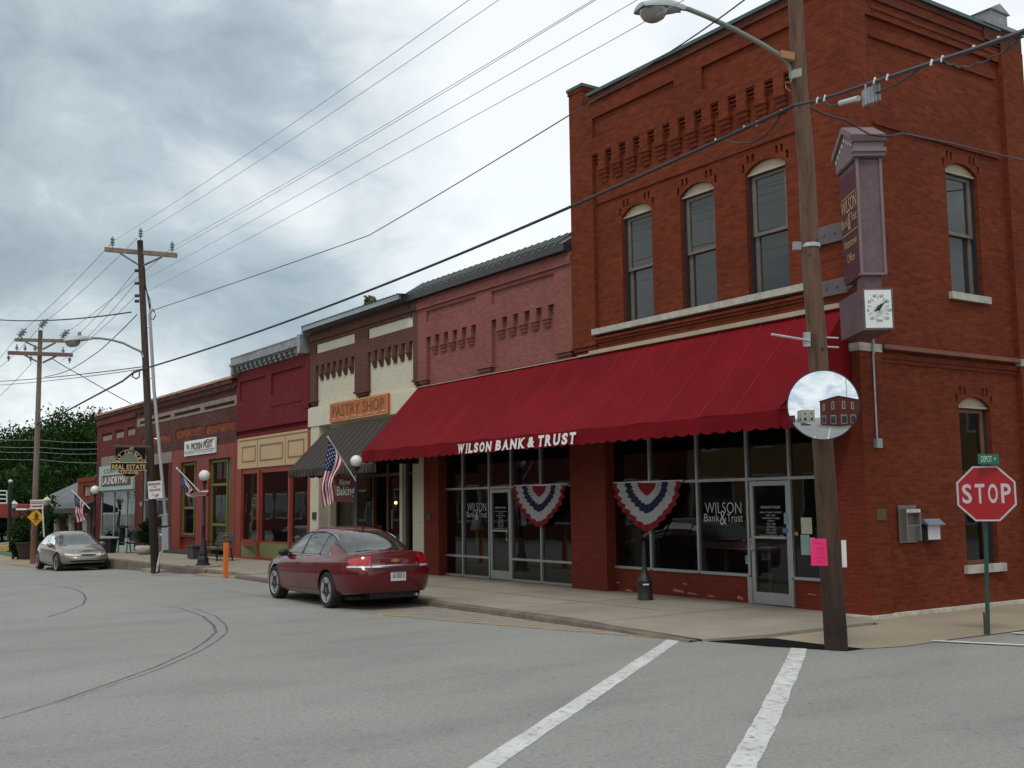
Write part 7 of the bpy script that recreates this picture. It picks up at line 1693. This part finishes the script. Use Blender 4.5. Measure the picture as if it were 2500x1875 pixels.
# acorn lamps, black post, menu frame, red bar, yard sign
ACN = M('acorn_glass', (0.55, 0.52, 0.38), 0.4, nz=None)
for (x, y, yb, d_, lb) in ((190, 470, 1085, 66, 'acorn lamp left of the far tan pole'), (632, 425, 800, 58, 'acorn lamp right of the far tan pole')):
    t = thing('acorn_lamp', lb, 'street lamp', tuple(D4(x, yb, d_)), 'acorn-shaped lamps near the diner'); c = D4(x, y, d_)
    q = MB(); q.lathe([(.08, -.15), (.17, .0), (.19, .10), (.23, .12), (.09, .26), (.03, .29), (.02, .36)], c, 14); q.build('shade', ACN, t, smooth=True, angle=40)
    q = MB(); q.tube([c - dz * .45, c - dz * .15], [.05, .12], 10); q.tube([D4(x, yb, d_), c - dz * .5], .06, 8); q.build('post', M('brown_post', (0.05, 0.03, 0.025), .6), t)
t = thing('black_post', 'tall plain black post at the far left edge', 'post', tuple(D4(120, 1085, 58))); q = MB(); q.tube([D4(118, 1090, 58), D4(140, 145, 58)], .10, 10); q.build('shaft', M('charcoal_post', (0.02, 0.021, 0.025), .6), t); q = MB(); q.sphere(D4(140, 143, 58), .12, 10, 8); q.build('cap', STEEL, t)
t = thing('slatted_frame', 'white framed rack of horizontal bars at the far left edge', 'frame', tuple(D4(45, 350, 60))); q = MB()
for y in (268, 322, 377, 433): q.tube([D4(-160, y, 60), D4(92, y, 60)], .035, 6)
q.tube([D4(92, 265, 60), D4(92, 436, 60)], .035, 6); q.tube([D4(-60, 265, 60), D4(-60, 1000, 60)], .05, 6); q.build('bars', WHITE, t)
t = thing('red_beam', 'long red horizontal metal beam behind the black post', 'beam', tuple(D4(200, 540, 68))); q = MB(); a_, b_ = D4(-300, 532, 68), D4(418, 540, 68); q.obox((a_ + b_) / 2, (b_ - a_) / 2, FF * .1, UU * .42); q.build('beam', M('red_beam_paint', (0.26, 0.035, 0.03), .5), t); q = MB(); q.tube([D4(200, 520, 67.8), D4(415, 520, 67.8)], .06, 5); q.build('top_edge', WHITE, t)
q = MB()
for x in (-80, 412): q.tube([D4(x, 545, 68.3), D4(x, 950, 68.3)], .14 , 8)
q.build('column', WHITE, t)
t = thing('yard_sign', 'small white, blue and yellow yard sign in the grass at the left edge', 'sign', tuple(D4(60, 1075, 56))); q = MB(); c_ = [D4(-60, 975, 56), D4(118, 962, 56), D4(118, 1075, 56), D4(-60, 1085, 56)]; q.prism(c_[::-1], FF * .02); q.build('board', WHITE, t)
q = MB(); q.prism([D4(-55, 1015, 55.9), D4(113, 1003, 55.9), D4(113, 1050, 55.9), D4(-55, 1060, 55.9)][::-1], FF * .02); q.build('yellow_band', M('bright_yellow', (0.55, 0.40, 0.02), .6, nz=None), t); q = MB(); q.prism([D4(-55, 983, 55.9), D4(113, 970, 55.9), D4(113, 990, 55.9), D4(-55, 1000, 55.9)][::-1], FF * .02); q.build('blue_band', M('pale_blue', (0.2, 0.26, 0.4), .6, nz=None), t)
# shop furnishings
EM = emis('warm_lamp', (1.0, 0.55, 0.18), 9.0)
for i, (x, z, r_, lb) in enumerate(((-30.2, 1.95, .045, 'leftmost, below the Now Baking banner'), (-28.9, 1.92, .025, 'smallest, beside the lamp post'), (-27.9, 1.92, .055, 'brightest, right of the lamp post'), (-26.75, 1.92, .035, 'rightmost, near the cream column'))):
    t = thing('wall_lamp', 'small glowing lamp inside the pastry shop, ' + lb, 'lamp', (x, 16.2, z), 'glowing lamps inside the pastry shop'); q = MB(); q.sphere((x, 16.2, z), r_, 10, 8); q.build('bulb', EM, t); q = MB(); q.tube([(x, 16.22, z - .25), (x, 16.22, z - .05)], .02, 6); q.build('bracket', GOLD, t)
t = thing('table_lamp', 'white shaded lamp in the bank window', 'lamp', (-23.95, 15.3, 1.3)); q = MB(); q.lathe([(.20, 0), (.11, .36)], (-24.1, 15.3, 1.22), 16); q.build('lamp_shade', WHITE, t, smooth=True); q = MB(); q.tube([(-24.1, 15.3, .85), (-24.1, 15.3, 1.3)], .05, 8); q.build('base', GOLD, t)
DSK = M('pale_table', (0.20, 0.17, 0.13), .6)
t = thing('display_table', 'pale table standing inside behind the bank windows', 'table', (-15.5, 16.2, .1)); q = MB(); q.box(-16.6, -14.6, 15.8, 16.6, .95, 1.08); q.build('tabletop', DSK, t)
for x in (-16.5, -14.75):
    for y in (15.9, 16.5): q = MB(); q.box(x, x + .08, y, y + .08, .1, .95); q.build('leg', DSK, t)
t = thing('cabinet', 'pale cabinet inside the left corner of the bank window', 'cabinet', (-17.6, 15.2, .1)); q = MB(); q.box(-17.8, -17.35, 15.0, 15.5, .1, 1.35); q.build('body', DSK, t); q = MB(); q.box(-24.6, -23.5, 16.3, 16.4, .1, 1.0); q.build('panel', DSK, t)
for (x, z, w_, h_, cc_, nm_, lb) in ((-30.0, 1.3, .5, .8, (0.02, 0.16, 0.26), 'blue_poster', 'blue poster low in the pastry shop window'), (-28.55, 1.2, .22, .55, (0.35, 0.35, 0.35), 'menu_card', 'white menu card behind the pastry shop door'), (-31.0, 1.1, .6, 1.0, (0.10, 0.06, 0.03), 'brown_poster', 'brown patterned poster in the pastry shop window'), (-29.35, .95, .45, .35, (0.25, 0.05, 0.02), 'red_card', 'red card beside the blue poster')):
    q = MB(); q.box(x - w_ / 2, x + w_ / 2, 15.15, 15.16, z, z + h_); tag(q.build(nm_, M(nm_ + '_m', cc_, .7, nz=(6, .5))), lb, 'poster')
q = MB(); q.box(-26.6, -25.75, 15.3, 15.9, .85, 1.05); tag(q.build('bread_shelf', M('warm_wood', (0.38, 0.22, 0.09), .6)), 'light wooden shelf in the right pastry window', 'shelf')
# ================================================================ VEGETATION
def leafmat(name, c, v=0.3):
    mt, T = newmat(name); tc_ = T.n('ShaderNodeTexCoord')
    n_ = T.n('ShaderNodeTexNoise', Vector=(tc_, 3), Scale=0.5, Detail=3.0); c_ = T.mix(1.0, T.ramp((n_, 0), [(0.35, 1 - v), (0.65, 1 + v)]), (*c, 1), 'MULTIPLY')
    b = T.n('ShaderNodeBsdfDiffuse', i0=(c_, 2)); tr = T.n('ShaderNodeBsdfTranslucent', i0=(c_, 2)); T.n('ShaderNodeOutputMaterial', i0=T.n('ShaderNodeMixShader', i0=0.2, i1=b, i2=tr)); return mt
L1 = leafmat('leaf_dark', (0.013, 0.032, 0.011)); L2 = leafmat('leaf_mid', (0.026, 0.055, 0.016)); L3 = leafmat('leaf_light', (0.055, 0.095, 0.022)); BARK = M('bark', (0.06, 0.045, 0.035), .95)
def crown(lobes, n, size, mats, wts, seed=1):
    rnd = random.Random(seed); mb = MB(); tot = sum(l[3] * l[4] * l[5] for l in lobes)
    for l in lobes:
        k = int(n * l[3] * l[4] * l[5] / tot)
        cl = []
        for _ in range(max(6, k // 45)):
            while True:
                v = Vector((rnd.uniform(-1, 1), rnd.uniform(-1, 1), rnd.uniform(-1, 1)))
                if 0.3 < v.length < 1: break
            v = v.normalized() * (0.55 + 0.45 * rnd.random()); cl.append((v, rnd.random()))
        for _ in range(k):
            v, h = rnd.choice(cl); s_ = 0.20
            p = Vector((l[0] + l[3] * (v.x + rnd.gauss(0, s_)), l[1] + l[4] * (v.y + rnd.gauss(0, s_)), l[2] + l[5] * (v.z + rnd.gauss(0, s_))))
            a = Vector((rnd.gauss(0, 1), rnd.gauss(0, 1), rnd.gauss(0, 1))).normalized(); b = a.orthogonal().normalized(); b.rotate(Matrix.Rotation(rnd.random() * 6.3, 3, a))
            sz = size * rnd.uniform(.6, 1.3); r_ = rnd.random() * 0.6 + h * 0.4; mi = 0 if r_ < wts[0] else 1 if r_ < wts[1] else 2
            mb.poly([p - a * sz, p + b * sz * .6, p + a * sz, p - b * sz * .6], mi)
    return mb
def tree(label, base, h, w_, n=7000, size=.22, mats=None, wts=(.4, .8), seed=1, lobes=None, group='trees behind the left end of the street', trunk=True):
    b = Vector(base); t = thing('tree', label, 'tree', tuple(b), group); rnd = random.Random(seed)
    if lobes is None:
        lobes = [(b.x + rnd.uniform(-.4, .4) * w_, b.y + rnd.uniform(-.4, .4) * w_, b.z + h * rnd.uniform(.25, .82), w_ * rnd.uniform(.3, .48), w_ * rnd.uniform(.3, .48), h * rnd.uniform(.13, .22)) for _ in range(9)] + [(b.x, b.y, b.z + h * .86, w_ * .3, w_ * .3, h * .14)]
    crown(lobes, n, size, mats, wts, seed).build('crown', mats or [L1, L2, L3], t)
    q = MB(); q.tube([b - dz * .3, b + dz * h * .35, b + Vector((.2, .1, h * .7))], [w_ * .045, w_ * .035, .05], 8)
    for l in lobes[:6]: q.tube([b + dz * h * .3, Vector((b.x * .5 + l[0] * .5, b.y * .5 + l[1] * .5, b.z + h * .5)), Vector(l[:3])], [w_ * .02, w_ * .015, .03], 5)
    q.build('trunk', BARK, t)
def gp_(px_, d_, z=-0.6): p = at(px_, 1240, d_); return (p.x, p.y, z)
tr_list = [(-60, 92, 12.0, 11, 'far left dark tree at the edge of the picture', 0), (20, 88, 11.2, 10, 'dark tree behind the black post', 0), (75, 94, 10.2, 9, 'dark tree directly behind the tan pole', 1), (135, 90, 13.2, 10, 'tall dense tree right of the tan pole', 0), (200, 92, 14.6, 10, 'tallest mid green tree behind the diner roof', 1), (262, 98, 14.4, 11, 'dense tree behind the laundry corner', 0), (330, 100, 12.0, 10, 'dark tree mostly hidden by the laundry building', 0), (170, 84, 8.0, 8, 'lower mid green tree in front of the tall ones', 1)]
for i, (px_, d_, h, w_, lb, kd) in enumerate(tr_list):
    tree(lb, gp_(px_, d_ + 24), h * .90, w_ * 1.15, 16000, .17, [L1, L2, L3], ((.5, .88), (.3, .8))[kd], 11 + i)
for i, (px_, d_, h, w_, lb) in enumerate(((38, 100, 6.6, 5.0, 'lighter green small tree between the black post and tan pole'), (-10, 80, 4.4, 6, 'low leafy tree at the left edge'), (8, 84, 4.2, 5, 'low dark tree beneath the red beam'), (-40, 76, 5.0, 8, 'low dark tree beyond the left edge'))):
    tree(lb, gp_(px_, d_), h, w_, 7000, .17, [L1, L2, L3], ((.2, .6), (.5, .9), (.55, .92), (.55, .92))[i], 31 + i)
bank_ = MB(); 
rnd = random.Random(5)
crown([(at(x, 1240, 124).x, at(x, 1240, 124).y, 1.5 + rnd.random() * 2, 7, 7, 3.5) for x in range(-160, 360, 40)], 26000, .3, None, (.6, .93), 77).build('undergrowth', [L1, L2, L3]); tag(bpy.data.objects['undergrowth'], 'dark leafy undergrowth filling the space between the trees', 'undergrowth', kind='stuff')
tg = thing('roof_shrub', 'small pale leafy tree top showing above the metal roof', 'tree', (-31, 24, 7)); c = at(911, 741, 42)
crown([(c.x + rnd.uniform(-.4, .4), c.y, c.z + rnd.uniform(-.5, .15), .24, .24, .2) for _ in range(10)], 1100, .085, None, (.1, .35), 3).build('crown', [L2, L3, leafmat('leaf_pale', (0.2, 0.22, 0.08))], tg)
q = MB(); q.tube([(c.x, c.y, 5), (c.x, c.y, c.z - .3)], .05, 6)
for s_ in (-.35, -.1, .2, .4): q.tube([(c.x, c.y, c.z - .6), (c.x + s_, c.y, c.z + .1)], .015, 4)
q.build('trunk', BARK, tg)
def shrub(label, c, r_, h, n, size=.08, wts=(.3, .8), nm='shrub', seed=9):
    t = thing(nm, label, 'shrub', tuple(c)); crown([(c[0] + random.uniform(-.3, .3) * r_, c[1] + random.uniform(-.3, .3) * r_, c[2] + h * f, r_ * .8, r_ * .8, h * .35) for f in (.25, .5, .75)], n, size, None, wts, seed).build('foliage', [L1, L2, L3], t)
    q = MB(); q.tube([(c[0], c[1], c[2]), (c[0], c[1], c[2] + h * .6)], .03, 6); q.build('stem', BARK, t)
cp_ = D4(350, 1150, 52); cp_.z = -.5
t = thing('planter', 'black plastic planter tub left of the tan pole', 'planter', tuple(cp_)); q = MB(); q.lathe([(.55, 0), (.75, .75), (.80, .78), (.80, .86), (.7, .86), (.001, .7)], cp_ + RR * .3, 18); q.build('tub', M('brown_black_tub', (0.03, 0.02, 0.022), .5), t, smooth=True, angle=40)
shrub('feathery green shrub growing above the black planter tub', tuple(cp_ + RR * .25 + dz * .6), .85, 1.6, 2600, .07, (.15, .75)); shrub('dark rounded bush left of the planter tub', tuple(cp_ - RR * .25), .38, 1.5, 1800, .07, (.5, .95), seed=10)
shrub('dark clipped hedge behind the tan car', tuple(Vector(gp_(130, 56, -.4))), 1.2, 1.0, 3000, .07, (.5, .9), 'hedge', 12); shrub('clipped hedge behind the tan car windscreen', tuple(Vector(gp_(160, 56, -.4))), 1.2, 1.05, 3000, .07, (.4, .85), 'hedge', 13)
crown([(-45.4, 12.9, .85, .28, .28, .5)], 1200, .05, None, (.6, .95), 14).build('foliage', [L1, L2, L3], bpy.data.objects['plant_pot'])
GRASS = M('grass_green', (0.06, 0.11, 0.025), 0.95, nz=(2, .35), fine=(30, .3))
q = MB(); q.grid([[(x, y, gz(x) + .03 + (y - 9.6) * .004) for x in (-140, -100, -80, -62, -53.5)] for y in (9.8, 14, 30, 60)])
tag(q.build('grass', GRASS), 'green lawn beyond the street end', 'grass', kind='stuff')
q = MB(); q.grid([[(x, 9.0 + (x + 50) * .08, gz(x) + .05) for x in (-75, -62, -53, -46)], [(x, 10.6, gz(x) + .05) for x in (-75, -62, -53, -46)]]); q.grid([[(x, 9.0 + (x + 50) * .08, gz(x) + .05) for x in (-75, -62, -53, -46)], [(x, 8.95 + (x + 50) * .08, gz(x) - .1) for x in (-75, -62, -53, -46)]])
tag(q.build('far_pavement', CONC_T), kind='structure')
